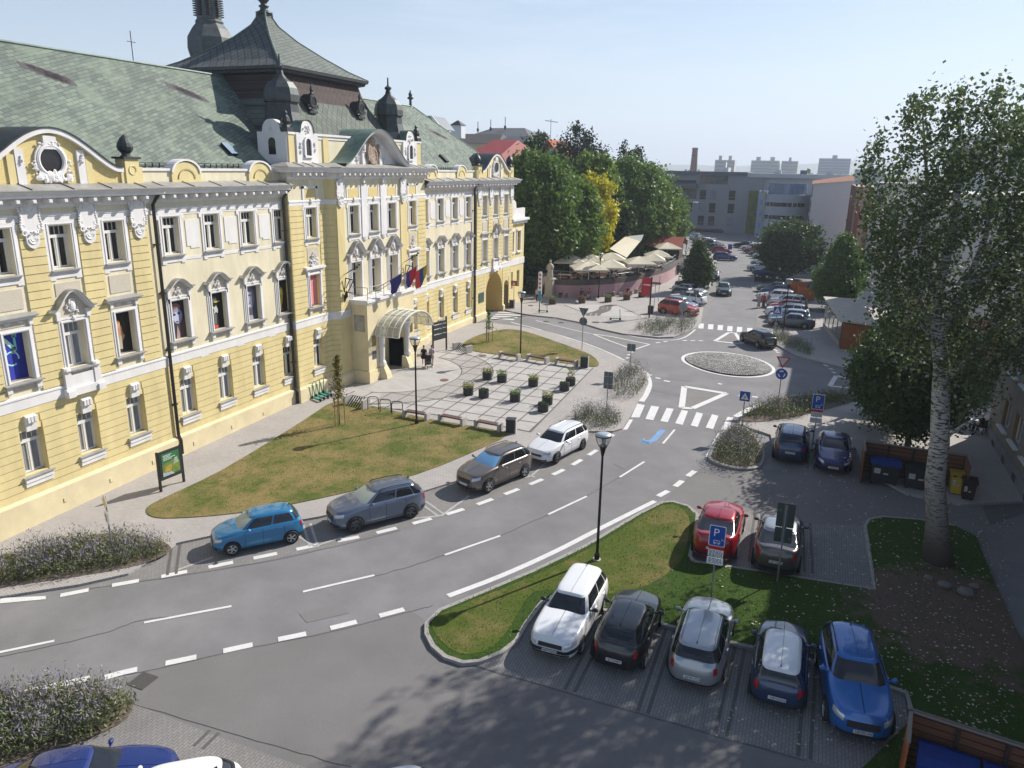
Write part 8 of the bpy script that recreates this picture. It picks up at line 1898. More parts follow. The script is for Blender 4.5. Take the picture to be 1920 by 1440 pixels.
# ---------------------------------------------------------------- right side: beige house
BEI=mat('beige_roughcast',(.30,.27,.225),.95,var=.12,scale=1.2,bump=.4,bscale=40,var2=.2,scale2=.5); GRP_=mat('grey_plinth',(.26,.26,.27),.9,var=.1,scale=2)
BX=11.1; t=thing('beige_house','beige roughcast house at the right edge with orange window reveals','building',(BX,35,1.1))
hs=[]
for yc in (47.9,45.2,42.4,39.6,36.8,34,31,28): hs+= [(yc-.8,yc+.8,2.85,4.4),(yc-.8,yc+.8,6.0,7.7),(yc-.8,yc+.8,9.4,11.1)]
def wallm(mb,X,y0,y1,z0,z1,holes,depth): # facing -x
    tmp=MB(); wall(tmp,-X,y0,y1,z0,z1,holes,depth); mb.add([(-p[0],p[1],p[2]) for p in tmp.v],tmp.f)
m=MB(); wallm(m,BX,20,51.7,1.9,15.2,hs,.3); m.add([(BX,51.7,.8),(BX,51.7,15.2),(BX+11,51.7,15.2),(BX+11,51.7,.8)],[(0,1,2,3)]); m.add([(BX,20,.8),(BX,20,15.2),(BX+11,20,15.2),(BX+11,20,.8)],[(0,1,2,3)]); m.add([(BX,20,15.2),(BX,51.7,15.2),(BX+11,51.7,15.2),(BX+11,20,15.2)],[(0,1,2,3)]); m.add([(BX+11,20,.8),(BX+11,51.7,.8),(BX+11,51.7,15.2),(BX+11,20,15.2)],[(0,1,2,3)]); m.build('wall',BEI,t,world=True)
m=MB(); m.box(BX-.12,BX+.3,20,51.75,.7,1.95); k=m.build('plinth',GRP_,t,world=True); m=MB(); m.box(BX-.7,BX+11.3,19.5,52.2,15.2,15.5); m.build('roof',ZINC,t,world=True)
for yc in (49.0,46.3,43.6,40.9,38.0): m=MB(); m.box(BX-.135,BX-.121,yc-.35,yc+.35,1.25,1.7); m.build('cellar_window',GLD,t,world=True)
ORV=mat('orange_reveal',(.30,.16,.055),.8)
for h in hs:
    c=(h[0]+h[1])/2
    if c<38 or h[2]>9: continue
    m=MB(); m.box(BX+.24,BX+.26,h[0],h[1],h[2],h[3]); w_=m.build('window',GLC,t,world=True); w_['label']='orange framed window of the beige house' if 0 else ''
    del w_['label']
    m=MB(); m.box(BX+.18,BX+.24,h[0],h[0]+.08,h[2],h[3]); m.box(BX+.18,BX+.24,h[1]-.08,h[1],h[2],h[3]); m.box(BX+.18,BX+.24,c-.04,c+.04,h[2],h[3]); m.box(BX+.18,BX+.24,h[0],h[1],h[2],h[2]+.08); m.box(BX+.18,BX+.24,h[0],h[1],h[3]-.08,h[3]); f_=m.build('frame',SWH,w_); f_.location=(0,0,0)
    m=MB(); m.box(BX+.005,BX+.235,h[1]-.03,h[1]-.002,h[2],h[3]); m.build('reveal',ORV,w_)
    m=MB(); m.box(BX-.22,BX+.2,h[0]-.1,h[1]+.1,h[2]-.10,h[2]-.02); m.build('window_sill',SWH,w_)
m=MB(); m.add([(10.9,52.5,1.5),(7.0,52,1.5),(7,53.5,1.5),(10.9,54,1.5)],[(0,1,2,3)]) if 0 else None
# pink building past the side street, with glazed entrance
t=thing('pink_building','pink and white building with a glazed entrance behind the tall poplar','building',(9.4,80,1.5)); PK2=mat('brick_pink',(.36,.19,.16),.9,var=.1,scale=3)
m=MB(); m.box(9.4,24,66.5,92,1.3,6.0); m.build('lower_wall',PK2,t,world=True); m=MB(); m.box(9.3,24,66.4,92.1,6.0,15.3); m.build('upper_wall',mat('white_block',(.52,.51,.50),.9,var=.05,scale=1),t,world=True)
m=MB(); m.box(8.0,9.4,86,90,1.5,4.4); m.build('entrance',mat('entrance_grey',(.08,.11,.11),.3),t,world=True); m=MB(); m.box(7.8,9.4,85.8,90.2,4.4,4.8); m.build('entrance_canopy',PLI,t,world=True)
m=MB(); m.box(12,17,84,96,15.3,20.4); m.build('stair_tower',MATS['white_block'],t,world=True)
for y in np.arange(68,86,2.4):
    m=MB(); m.box(9.36,9.40,y,y+.5,2.6,4.6); m.build('window',SWH,t,world=True)
    for z in (7.2,10.6): m=MB(); m.box(9.26,9.30,y,y+1.2,z,z+1.6); m.build('window',GLC,t,world=True)
for y,z in ((84.6,18.3),(88,18.3)): pass
m=MB(); m.box(12.2,13.6,83.96,84.0,17.2,18.6); m.build('tower_window',GLD,t,world=True)
t=thing('white_gable_house','plain white gable wall behind the conical tree','building',(7.6,118,1.5)); m=MB(); m.box(6.9,20,112,128,1.3,15.2); m.build('wall',MATS['white_block'],t,world=True); m=MB(); m.box(6.8,20.2,111.8,128,15.2,15.5); m.build('roof',ZINC,t,world=True)
t=thing('striped_brown_building','building with brown vertical stripes between the white walls','building',(5.2,150,1.5)); BR=mat('brown_stripe',(.20,.075,.05),.8); m=MB(); m.box(4.7,14,134,160,1.3,14.6); m.build('wall',mat('rose_wall',(.33,.22,.20),.9),t,world=True)
for k in range(20): m=MB(); m.box(4.6,4.72,134.2+k*1.3,134.8+k*1.3,2,14.6); m.build('stripe',BR,t,world=True)
for k in range(6): m=MB(); m.box(5.0+k*1.5,5.6+k*1.5,133.88,134,2,14.6); m.build('stripe',BR,t,world=True)
# white block with windows toward the street
t=thing('white_block_building','tall white blank wall with a small orange sloping roof edge','building',(-2.2,175,1.5)); WB=mat('white_plaster',(.50,.51,.53),.9,var=.04,scale=1.5)
m=MB(); m.add([(-2.2,170,1.3),(5.2,170,1.3),(5.2,170,15.1),(-2.2,170,14.4)],[(0,1,2,3)]); m.add([(-2.2,170,1.3),(-2.2,170,14.4),(-2.2,196,14.0),(-2.2,196,1.3)],[(0,1,2,3)]); m.build('wall',WB,t,world=True)
m=MB(); m.add([(-2.5,169.6,14.4),(5.3,169.6,15.2),(5.3,176,16.2),(-2.5,176,15.0)],[(0,1,2,3)]); m.build('roof',mat('orange_tile',(.26,.10,.05),.85,var=.15,scale=4),t,world=True)
for j in range(4):
    for y in (173.5,181,188): m=MB(); m.box(-2.4,-2.2,y-1.8,y+1.8,2.4+j*3.1,4.8+j*3.1); m.build('window',GLD,t,world=True)
# low curved bluish building
t=thing('curved_building','pale blue grey building with a curved balcony front at the end of the street','building',(-8,192,1.5)); CUR=mat('curved_wall',(.34,.37,.42),.7,var=.05,scale=2)
n=16; arc_=[(-8.0+5.2*math.cos(a),193+5.2*math.sin(a)) for a in np.linspace(math.pi,2*math.pi,n)]
m=MB(); m.grid([[(x,y,z) for x,y in arc_] for z in (1.3,11.6)]); m.poly([(x,y,11.6) for x,y in arc_]); m.build('wall',CUR,t,world=True)
for z in (3.2,6.0,8.9): m=MB(); m.grid([[( -8+5.23*math.cos(a),193+5.23*math.sin(a),zz) for a in np.linspace(math.pi*1.15,math.pi*1.8,9)] for zz in (z,z+.9)]); m.build('ribbon_window',GLD,t,world=True)
m=MB(); m.grid([[( -8+4.4*math.cos(a),193.6+4.4*math.sin(a),zz) for a in np.linspace(math.pi,2*math.pi,12)] for zz in (11.6,14.1)]); m.poly([(-8+4.4*math.cos(a),193.6+4.4*math.sin(a),14.1) for a in np.linspace(math.pi,2*math.pi,12)]); m.build('glazed_penthouse',mat('blue_glass',(.14,.20,.30),.15,var=.3,scale=2),t,world=True)
for i in range(4):
    for c_,nm,x in (((.36,.36,.08),'yellow',-13.0),((.22,.26,.38),'lilac',-13.6)): m=MB(); m.box(x,x+.5,190.2,190.35,2.5+i*2.7+(1.2 if nm=='lilac' else 0),3.7+i*2.7+(1.2 if nm=='lilac' else 0)); m.build('colour_panel',mat('panel_'+nm,c_,.6),t,world=True)
m=MB(); m.box(-14.2,-12.5,190.4,196,1.3,12.2); m.build('blue_wing',mat('pale_blue_wall',(.30,.38,.50),.8),t,world=True)
# grey office building across the end of the street
t=thing('grey_office_building','long grey office building closing the street, with a dark rooftop band','building',(-24,200,1.0)); OG=mat('office_grey',(.25,.265,.29),.85,var=.05,scale=1.5); OD=mat('office_dark',(.08,.105,.14),.5)
hh=[]
m=MB(); m.box(-36,-14,200,215,.5,15.6); m.build('wall',OG,t,world=True)
m=MB(); m.box(-38.5,-18,199.4,215,15.6,16.4); m.build('roof_band',OD,t,world=True); m=MB(); m.box(-18,6,199.6,215,15.2,16.2); m.build('roof_parapet',mat('office_pale',(.46,.47,.50),.8),t,world=True); m=MB(); m.box(-14,6,201,215,.5,15.2); m.build('rear_wing',MATS['office_pale'],t,world=True)
m=MB(); m.box(-29.5,-22.6,199.85,199.95,13.4,15.5); m.build('glass_band',mat('office_glass',(.10,.11,.12),.12,var=.5,scale=.8),t,world=True)
m=MB(); m.box(-36,-30,197.5,200,12.4,13.4); m.build('balcony',OD,t,world=True); m=MB(); m.box(-36,-30,197.5,197.6,13.4,14.2); m.build('balcony_rail',ANTH,t,world=True); m=MB(); m.box(-35.5,-30,199.9,199.98,9.6,12.2); m.build('glass_band',MATS['office_glass'],t,world=True)
for r_,z in enumerate((9.6,6.4,3.2)):
    for c_,x in enumerate((-34.8,-32.4,-29.2,-26.6,-22.0)):
        if r_==0 and c_<2: continue
        m=MB(); m.box(x,x+1.5,199.88,199.98,z,z+2.3); w_=m.build('window',GLD if (c_+r_)%3 else GLC,t,world=True); m=MB(); m.box(x,x+1.5,199.84,199.88,z+.65,z+.72); m.build('window_bar',OG,w_)
m=MB(); m.box(-36.5,-23,198.5,200,1.9,2.3); m.build('shop_canopy',mat('shop_brown',(.09,.04,.035),.8),t,world=True); m=MB(); m.box(-31.5,-22.5,199.7,199.9,.6,1.9); m.build('shop_window',GLD,t,world=True)
m=MB(); m.box(-17.2,-15.0,199.7,199.95,1.5,12); m.build('ivy_panel',mat('ivy_yellow_green',(.11,.12,.02),.9,var=.5,scale=1.5),t,world=True)
for x in (-12,-6,0): m=MB(); m.box(x,x+1.6,203,204.6,16.2,17.1); m.build('rooftop_unit',OD if x==-6 else MATS['office_pale'],t,world=True)
# ---------------------------------------------------------------- skyline
PAN=mat('panel_pale',(.50,.49,.47),.9); PAN2=mat('panel_blue_grey',(.34,.38,.42),.9)
def block(label,u0,u1,vt,y,z0=0,m_=PAN,towers=2,dep=14,fl=8):
    x0=planeY(u0,vt,y)[0]; x1=planeY(u1,vt,y)[0]; zt=planeY((u0+u1)/2,vt,y)[2]; t=thing('apartment_block',label,'apartment block',((x0+x1)/2,y,0),group='far apartment blocks')
    m=MB(); m.box(x0,x1,y,y+dep,0,zt); m.build('wall',m_,t,world=True); w=x1-x0
    for k in range(towers): m=MB(); a=x0+w*(k+.5)/towers-w*.09; m.box(a,a+w*.16,y+2,y+8,zt,zt+3.2); m.build('lift_house',m_,t,world=True)
    for j in range(fl): m=MB(); z=zt-2.4-j*2.9; m.box(x0+1,x1-1,y-.3,y-.02,z,z+1.3); m.build('window_band',PAN2 if m_ is PAN else mat('win_blue',(.2,.25,.32),.5),t,world=True)
    return t
block('pale tower block right of the brick chimney',1341,1378,300,620,towers=2); block('wide pale tower block in the middle of the skyline',1409,1462,301,760,towers=2); block('narrow pale tower block right of the wide one',1466,1497,302,760,towers=1); block('blue grey hospital like block on the right of the skyline',1536,1596,297,880,m_=PAN2,towers=1); block('pale low block at the right end of the skyline',1605,1660,318,300,towers=1,fl=3)
block('small pale block at the left end of the skyline beyond the office roof',1352,1366,314,500,towers=1,fl=3)
ch=planeY(1300,322,420); top=planeY(1303.5,277,420); t=thing('brick_chimney','tall brick factory chimney on the skyline','chimney',(ch[0],420,0)); m=MB(); m.lathe([(2.1,0),(1.9,ch[2]),(1.45,top[2]-1),(1.6,top[2]-.8),(1.5,top[2])],n=16); m.build('stack',mat('chimney_brick',(.20,.10,.085),.9,var=.15,scale=.4),t); m=MB(); m.torus((0,0,top[2]-4),1.62,.12,16,5,'z'); m.build('band',ANTH,t)
def ridge(name,y,pts,m_,d=600):
    m=MB(); P=[planeY(u,v,y) for u,v in pts]; rows=[[(p[0],y-d*.5,2) for p in P],[(p[0],y,p[2]) for p in P],[(p[0],y+d,2) for p in P]]; m.grid(rows); o=m.build(name,m_,smooth=True); o['kind']='structure'; return o
rg=random.Random(2)
ridge('hills',4200,[(u,305+3*math.sin(u*.011)+2*math.sin(u*.037+1)+(u-1100)*.012-(8 if 1500<u<1800 else 0)*math.sin((u-1500)/300*math.pi) if 1500<u<1800 else 305+3*math.sin(u*.011)+2*math.sin(u*.037+1)+(u-1100)*.012) for u in range(300,2700,40)],mat('hill_green',(.06,.08,.04),.95,var=.4,scale=.004),900)
# far tree belt and town greenery: one mass each
rgn=np.random.default_rng(12)
def belt(name,y0,y1,x0,x1,h,n,size,seed,m_):
    rg=np.random.default_rng(seed); c=rg.uniform(0,1,(n,2)); xs_=x0+(x1-x0)*c[:,0]; ys_=y0+(y1-y0)*c[:,1]; pts=[]
    for x,y in zip(xs_,ys_):
        hh=h*rg.uniform(.5,1.1); q=rg.normal(size=(14,3))*[hh*.35,hh*.35,hh*.22]; pts.append(np.array([x,y,hh*.6])+q)
    o=leaves(name,np.vstack(pts),size,m_,None,seed,.8); o['kind']='stuff'; return o
belt('far_trees',225,420,-75,60,10.5,260,.9,13,GLF['dark']); belt('far_trees',420,900,-230,150,12,420,1.7,14,GLF['dark']); belt('far_trees',900,1900,-500,400,14,420,3.4,15,GLF['dark'])
# scattered low houses far away
for i in range(16):
    y=rg.uniform(260,900); x=-.16*y+rg.uniform(-.12,.20)*y; w=rg.uniform(8,16); h=rg.uniform(7,11); t=thing('distant_house',['pale','grey','cream','white'][i%4]+' low house among the far trees of the town','house',(x,y,1.4),group='distant low houses'); t['label']='low pale house among the far trees of the town'
    m=MB(); m.box(-w/2,w/2,-5,5,0,h-2); m.build('wall',PAN,t); m=MB(); m.prism([(-5.3,h-2),(5.3,h-2),(0,h+1)],-w/2-.3,w/2+.3,'x'); m.build('roof',mat('far_roof',(.20,.10,.08),.9),t)
# ---------------------------------------------------------------- castle hill roofs on the left
m=MB(); m.add([(-44,100,2),(-44,190,8),(-130,190,17),(-130,100,15)],[(0,1,2,3)]); o=m.build('castle_hill',MATS['slope_soil']); o['kind']='structure'
GRS=mat('grey_roof_slate',(.085,.095,.11),.8,var=.15,scale=.8); RDS=mat('red_brown_roof',(.13,.045,.038),.85,var=.2,scale=.8); REDR=mat('red_sheet_roof',(.24,.025,.022),.6,var=.1,scale=.6); ORG=mat('orange_brick',(.36,.10,.05),.9)
def rhouse(name,label,y,uL,uR,ve,vr,roofm,wallm_=PLI,hip=.25,dep=10,low=4):
    a=planeY(uL,ve,y); b=planeY(uR,ve,y); r=planeY((uL+uR)/2,vr,y+dep/2); zr=r[2]; ze=min(a[2],b[2]); t=thing(name,label,'house',((a[0]+b[0])/2,y,ze-low)); x0,x1=a[0],b[0]; w=x1-x0
    m=MB(); m.box(x0+.3,x1-.3,y+.3,y+dep-.3,ze-low,ze); m.build('wall',wallm_,t,world=True)
    m=MB(); h_=w*hip; m.add([(x0,y,ze),(x1,y,ze),(x1,y+dep,ze),(x0,y+dep,ze),(x0+h_,y+dep/2,zr),(x1-h_,y+dep/2,zr)],[(0,1,5,4),(1,2,5),(2,3,4,5),(3,0,4)]); m.build('roof',roofm,t,world=True); return t
rhouse('grey_roof_house','large grey hipped roof with aerials on the castle hill',170,868,992,258,240,GRS,dep=16,low=6)
rhouse('dark_roof_house','dark slate roof with hips in front of the large grey one',140,905,1003,277,255,GRS,PLI,.3,12)
rhouse('dark_roof_house','long low dark roof just above the hall ridge',150,835,935,268,251,mat('brown_slate',(.07,.062,.065),.85),PLI,.1,10)
rhouse('red_barn_house','long red brown tiled roof right of the yellow hall',112,925,1047,318,288,RDS,PLI,.08,14,6)
rhouse('small_red_house','small red brown roof above the long one',125,958,1020,287,276,RDS,PLI,.05,8)
t=rhouse('red_sheet_house','red sheet metal roof rising behind the hall roof',92,850,925,302,262,REDR,PLI,.18,22,4)
y=118; a=planeY(1014,275,y); b=planeY(1048,300,y); t=thing('orange_gable_house','orange brick gable with an air unit beside the cedars','house',(a[0],y,a[2]-5)); p=[planeY(u,v,y) for u,v in ((1014,300),(1014,282),(1027,261),(1046,288),(1046,300))]; m=MB(); m.prism([(q[0],q[2]) for q in p],y,y+10,'y'); m.build('gable_wall',ORG,t,world=True); m=MB(); q=planeY(1034,283,y); m.box(q[0]-.35,q[0]+.5,y-.2,y-.02,q[2]-.5,q[2]+.4); m.build('air_unit',SWH,t,world=True); m=MB(); m.tube([(p[2][0]-.6,y+3,p[2][2]-1),(p[2][0]-.6,y+3,p[2][2]+3.2)],.05,5); m.tube([(p[2][0]-1.6,y+3,p[2][2]+3.0),(p[2][0]+.6,y+3,p[2][2]+2.7)],.05,5); m.build('aerial',GALV,t,world=True)
y=150; t=thing('chimney_stack','white stack with a dark hood above the long low dark roof','chimney',(planeY(859,250,y)[0],y,planeY(859,250,y)[2])); m=MB(); m.box(-1.2,1.2,-1,1,-1,1.6); m.build('stack',SWH,t); m=MB(); m.lathe([(1.9,1.6),(0.1,2.6)],n=4,rot=math.pi/4); m.build('hood',ANTH,t)
for u,v0,v1,l in ((896,250,228,'thin lightning rod on the large grey roof, left one'),(920,248,224,'thin lightning rod in the middle of the large grey roof'),(947,245,219,'tall aerial mast on the large grey roof')):
    p=planeY(u,v0,176); q=planeY(u,v1,176); t=thing('roof_mast',l,'mast',p); m=MB(); m.tube([(0,0,-1),(0,0,q[2]-p[2])],.09,5); m.build('mast',ANTH,t); m=MB(); m.ball((0,0,.8),.3,.3,.5); m.build('knob',ANTH,t)
p=planeY(803,218,80); t=thing('white_church_gable','white triangular roof edge peeping over the hall ridge','building',(planeY(803,240,100)[0],100,15)); q=[planeY(u,v,100) for u,v in ((791,217),(809,217),(830,243),(791,243))]; m=MB(); m.prism([(a[0],a[2]) for a in q],100,104,'y'); m.build('roof_slope',OD,t,world=True); q=[planeY(u,v,100) for u,v in ((807,217),(811,217),(832,243),(826,243))]; m=MB(); m.prism([(a[0],a[2]) for a in q],99.8,99.95,'y'); m.build('white_verge',SWH,t,world=True)
# ================================================================ PEOPLE
def person(label,p,rz,pose='stand',skin=(.45,.26,.18),top=(.1,.1,.1),bottom=(.1,.1,.12),hair=(.05,.03,.02),h=1.68,dress=False,longhair=False,bare=False,group=None,stripe=None,cap=None,arms=None,hold=None):
    t=thing('person',label,'person',p,rz,group); s=h/1.72
    import bmesh as _b
    V={};E_=[];R=[]
    verts=[];edges=[];rad_=[]
    def v(x,y,z,r): verts.append((x*s,y*s,z*s)); rad_.append(r*s); return len(verts)-1
    def chain(st,pts):
        i=st
        for q in pts: j=v(*q); edges.append((i,j)); i=j
        return i
    sit=pose=='sit'; dz=-.46 if sit else 0.0
    pel=v(0,0,.95+dz,.115)
    ch=chain(pel,[(0,0,1.10+dz,.105),(.01,0,1.28+dz,.125),(.0,0,1.40+dz,.10)]); nk=chain(ch,[(.01,0,1.50+dz,.05),(.03,0,1.58+dz,.065),(.035,0,1.66+dz,.082),(.03,0,1.74+dz,.045)])
    step={'walk':.22,'stand':.03,'sit':0}[pose]
    for sd in (1,-1):
        if sit: chain(pel,[(.05,sd*.09,.93+dz,.085),(.42,sd*.11,.50,.065),(.44,sd*.11,.30,.05),(.44,sd*.11,.08,.036),(.56,sd*.12,.04,.035)])
        else:
            k=sd*step; chain(pel,[(0,sd*.085,.86,.088),(k*.5+.02,sd*.09,.50,.058),(k*.8-(.06 if k<0 else 0),sd*.09,.28,.048),(k,sd*.09,.08,.034),(k+.14,sd*.10,.035,.032)])
        if sit or arms=='front': hd=chain(ch,[(0,sd*.17,1.39+dz,.05),(.08,sd*.20,1.14+dz,.040),(.28,sd*.14,1.06+dz,.032),(.35,sd*.12,1.06+dz,.024)]); fx,fz=1,0; bx,by,bz=.35,sd*.12,1.06+dz
        else: k=-sd*step*.6; hd=chain(ch,[(0,sd*.17,1.39,.05),(k*.4-.01,sd*.22,1.13,.040),(k+.02,sd*.24,.90,.030),(k+.03,sd*.24,.83,.024)]); fx,fz=.15,-1; bx,by,bz=k+.03,sd*.24,.83
        for q in range(4): chain(hd,[(bx+fx*.035+(q-1.5)*.014*abs(fz),by+(q-1.5)*.016*fx,bz+fz*.035,.008),(bx+fx*.07+(q-1.5)*.016*abs(fz),by+(q-1.5)*.018*fx-sd*.01,bz+fz*(.07+.008*(q in (1,2))),.006)])
        chain(hd,[(bx+.03,by-sd*.02,bz+fz*.02,.009),(bx+.045,by-sd*.03,bz+fz*.045,.007)])
    me=bpy.data.meshes.new('body'); me.from_pydata(verts,edges,[]); o=bpy.data.objects.new('body',me); COL.objects.link(o); o.parent=t
    md=o.modifiers.new('skin','SKIN'); 
    for i,r in enumerate(rad_): me.skin_vertices[0].data[i].radius=(r,r) if me.skin_vertices else (r,r)
    if me.skin_vertices: me.skin_vertices[0].data[0].use_root=True
    md.use_smooth_shade=True; sb=o.modifiers.new('sub','SUBSURF'); sb.levels=1; sb.render_levels=1
    SK=mat('skin_%d'%int(skin[0]*100),skin,.6); me.materials.append(SK)
    # face
    hx,hz=.035*s,(1.66+dz)*s; m=MB(); 
    for sd in (1,-1): m.ball((hx+.078*s,sd*.03*s,hz+.01*s),.010*s,.013*s,.008*s,6,4)
    m.build('eyes',SBK,t); m=MB(); m.ball((hx+.088*s,0,hz-.02*s),.016*s,.012*s,.022*s,6,4); m.build('nose',SK,t); m=MB(); m.ball((hx+.076*s,0,hz-.055*s),.008*s,.022*s,.006*s,6,4); m.build('mouth',mat('lips',(.30,.10,.09),.6),t)
    HR=mat('hair_%d_%d'%(int(hair[0]*100),int(hair[1]*100)),hair,.7); m=MB(); m.ball((hx-.018*s,0,hz+.035*s),.098*s,.092*s,.088*s,12,8)
    if longhair: m.ball((hx-.075*s,0,hz-.10*s),.045*s,.08*s,.17*s,10,6)
    m.build('hair',HR,t,smooth=True)
    if cap: m=MB(); m.ball((hx,0,hz+.07*s),.10*s,.095*s,.06*s,12,6); m.box(hx+.06*s,hx+.17*s,-.06*s,.06*s,hz+.055*s,hz+.065*s); m.build('cap',mat('cap_cloth',cap,.8),t)
    def cloth(name,prof,col,sx=.72,cx_=0.0): m=MB(); m.lathe([(r*s,(z+dz)*s) for r,z in prof],(cx_*s,0,0),16,cap=False,sx=sx); return m.build(name,mat('%s_%d_%d_%d'%(name,*[int(c*100) for c in col]),col,.85),t,smooth=True)
    if dress: cloth('dress',[(.10,1.46),(.175,1.40),(.17,1.2),(.145,1.08),(.20,.92),(.235,.66)],top)
    else:
        cloth('shirt',[(.09,1.47),(.19,1.41),(.18,1.2),(.17,1.05),(.19,.90)],top)
        if not sit: cloth('trousers',[(.175,.98),(.19,.88),(.20,.70)] if bare else [(.175,.98),(.195,.85),(.17,.55),(.14,.14)],bottom)
    if stripe:
        m=MB()
        for k in range(-3,4): 
            if k%2==0: a=k*.42; m.tube([(.72*.186*s*math.cos(a)+.004,.186*s*math.sin(a),1.40*s),(.72*.196*s*math.cos(a)+.004,.196*s*math.sin(a),.92*s)],.016*s,5); m.tube([(-.72*.186*s*math.cos(a)-.004,.186*s*math.sin(a),1.40*s),(-.72*.196*s*math.cos(a)-.004,.196*s*math.sin(a),.92*s)],.016*s,5)
        m.build('shirt_stripes',mat('stripe_purple',stripe,.8),t)
    for sd in (1,-1):   # sleeves and shoes
        m=MB(); 
        if sit or arms=='front': m.tube([(0,sd*.15*s,(1.40+dz)*s),(.05*s,sd*.19*s,(1.22+dz)*s)],[.062*s,.055*s],8)
        else: m.tube([(0,sd*.15*s,1.40*s),(-sd*step*.2*s,sd*.21*s,1.20*s)],[.062*s,.055*s],8)
        m.build('sleeve',mat('sleeve_%d_%d_%d'%tuple(int(c*100) for c in top),top,.85),t)
        fx=(.50 if sit else sd*step+.05)*s; m=MB(); m.ball((fx,sd*.10*s,.045*s),.135*s,.05*s,.048*s,10,6); m.build('shoe',SWH if bare else SBK,t)
        if sit: m=MB(); m.tube([(.0,sd*.09*s,(.93+dz)*s),(.42*s,sd*.11*s,.50*s),(.44*s,sd*.11*s,.14*s)],[.10*s,.078*s,.058*s],8); m.build('trouser_leg',mat('trousers_%d_%d_%d'%tuple(int(c*100) for c in bottom),bottom,.85),t,smooth=True)
    return t
def hd(u0,v0,u1,v1): a=Vector(at(u0,v0)); b=Vector(at(u1,v1)); d=b-a; return math.atan2(d.y,d.x)
person('woman in a short black dress walking toward the viewer beside the entrance',P3(795,687,PZ),rad(-60),'walk',dress=True,top=(.012,.012,.014),hair=(.25,.16,.08),bare=True,longhair=True,group='people by the entrance')
person('person in a purple and white striped long shirt pushing a pushchair',P3(810,687,PZ),rad(-70),'walk',top=(.52,.46,.52),bottom=(.40,.34,.34),hair=(.05,.025,.015),bare=True,stripe=(.12,.03,.16),arms='front',group='people by the entrance')
x,y,z=P3(806,688,PZ); t=thing('pushchair','dark pushchair between the two women by the entrance','pushchair',(x,y-.25,z),rad(-70)); m=MB(); m.prism([(-.3,.35),(.25,.30),(.3,.45),(.05,.55),(-.25,.95),(-.38,.9)],-.2,.2,'y'); m.build('seat',SBK,t); m=MB(); m.tube([(-.35,-.2,.12),(.0,-.2,.5),(-.45,-.2,1.0),(-.45,.2,1.0),(.0,.2,.5),(-.35,.2,.12)],.02,6); m.tube([(.35,0,.1),(0,0,.5)],.02,6); m.build('frame',GALV,t)
for a in ((-.35,-.24),(-.35,.24),(.35,0)): m=MB(); m.lathe([(.02,-.02),(.12,-.02),(.12,.02),(.02,.02)],n=14); k=m.build('wheel',TYR,t); k.location=(a[0],a[1],.12); k.rotation_euler=(rad(90),0,0)
for (u,v,tp,bt,hr,l,kw) in ((1422,577,(.42,.40,.40),(.36,.34,.34),(.05,.03,.02),'person in pale clothes with a white hat walking at the right car row',dict(cap=(.6,.6,.6))),(1431,577,(.50,.05,.03),(.06,.06,.08),(.04,.02,.02),'person in a bright red top beside the white estate car',{}),(1440,576,(.20,.20,.22),(.07,.07,.09),(.10,.05,.03),'person in grey beside the white estate car',{})): person(l,P3(u,v),rad(-70),'walk',top=tp,bottom=bt,hair=hr,group='people walking at the right car row',**kw)
for (u,v,tp,bt,l) in ((1271,515,(.04,.05,.09),(.03,.03,.04),'person in dark clothes on the pavement behind the conical left tree'),(1277,514,(.30,.36,.45),(.04,.05,.08),'person in a light blue shirt behind the conical left tree')): person(l,P3(u,v,KZ),rad(-90),'walk',top=tp,bottom=bt)
person('person in a pale hooded jacket walking toward the dark stairs',P3(1007,566,KZ),rad(100),'walk',top=(.34,.36,.38),bottom=(.03,.03,.035))
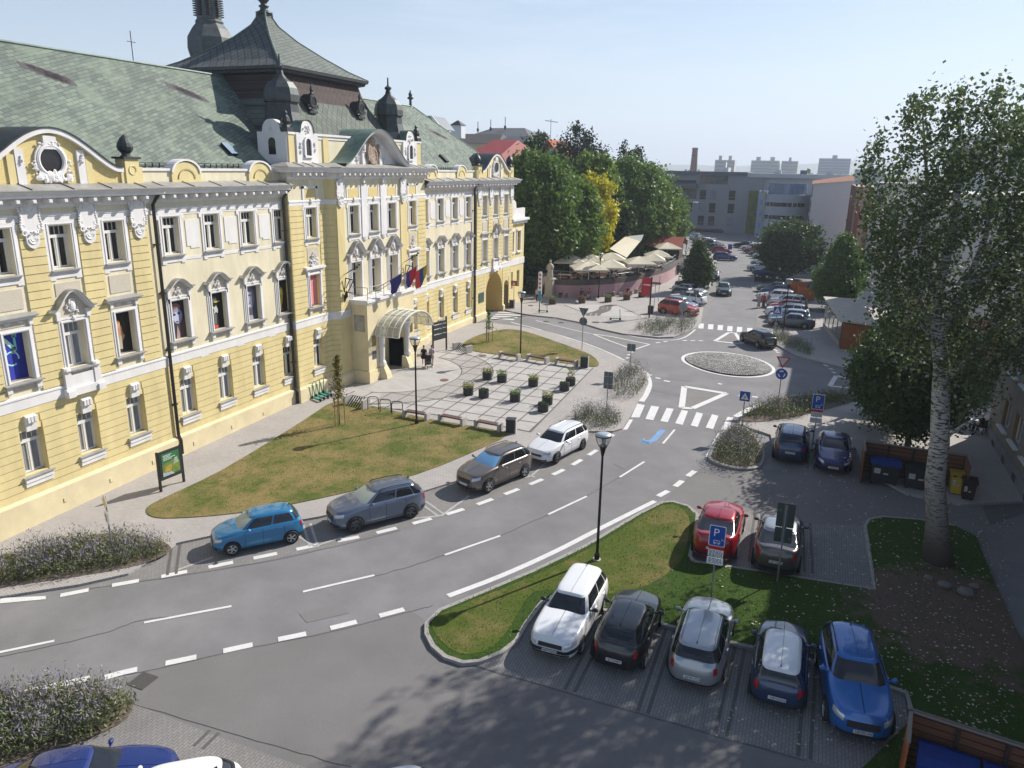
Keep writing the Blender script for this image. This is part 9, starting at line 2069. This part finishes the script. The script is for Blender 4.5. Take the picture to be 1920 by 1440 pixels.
for (u,v,tp,bt,sk,l) in ((1053,557,(.05,.03,.04),(.03,.03,.05),(.40,.22,.15),'left one of two people on the leftmost wall bench'),(1064,557,(.07,.02,.03),(.04,.03,.06),(.40,.22,.15),'right one of two people on the leftmost wall bench'),(1090,560,(.04,.04,.06),(.03,.03,.04),(.40,.22,.15),'person in dark clothes behind the reddish planter'),(1105,560,(.30,.07,.05),(.50,.48,.48),(.42,.24,.16),'person in a red top and white trousers on the second wall bench'),(1177,555,(.16,.03,.03),(.05,.04,.05),(.42,.24,.16),'person in dark red seated on the right wall bench')):
    x,y,z=P3(u,v,KZ); person(l,(x,y-.05,z),rad(-95),'sit',top=tp,bottom=bt,skin=sk,group='people sitting along the pink wall')
x,y,z=P3(1838,812,KZ); person('man in a dark jacket and white cap sitting at the cafe table',(x,y,z),rad(150),'sit',top=(.02,.018,.022),bottom=(.03,.03,.035),cap=(.5,.5,.52))
t=thing('chair','dark chair under the man in the white cap','chair',(x,y,z),rad(150)); m=MB(); m.box(-.22,.22,-.22,.22,.40,.44); m.build('seat',SBK,t); m=MB(); m.box(-.24,-.20,-.22,.22,.44,.9); m.build('backrest',SBK,t)
for a in (-.19,.19):
    for b in (-.19,.19): m=MB(); m.box(a-.02,a+.02,b-.02,b+.02,0,.40); m.build('leg',SBK,t)
# ---- lettering becomes real mesh
bpy.context.view_layer.update()
dg=bpy.context.evaluated_depsgraph_get()
for o in [o for o in COL.objects if o.type=='FONT']:
    me=bpy.data.meshes.new_from_object(o.evaluated_get(dg)); me.materials.clear(); me.materials.append(o.data.materials[0]); k=bpy.data.objects.new(o.name.split('.')[0],me); COL.objects.link(k); k.parent=o.parent; k.location=o.location; k.rotation_euler=o.rotation_euler
    bpy.data.objects.remove(o)
# ---- air
hm=bpy.data.materials.new('haze_air'); hm.use_nodes=True; nt=hm.node_tree; nt.nodes.clear(); pv=N(nt,'ShaderNodeVolumePrincipled'); pv.inputs['Color'].default_value=(.80,.88,1.0,1); pv.inputs['Density'].default_value=0.00034; pv.inputs['Anisotropy'].default_value=.2; ou=N(nt,'ShaderNodeOutputMaterial'); L(nt,pv.outputs[0],ou.inputs['Volume'])
m=MB(); m.box(-3600,3700,-70,6200,-1.5,140); o=m.build('haze',hm); o['kind']='stuff'
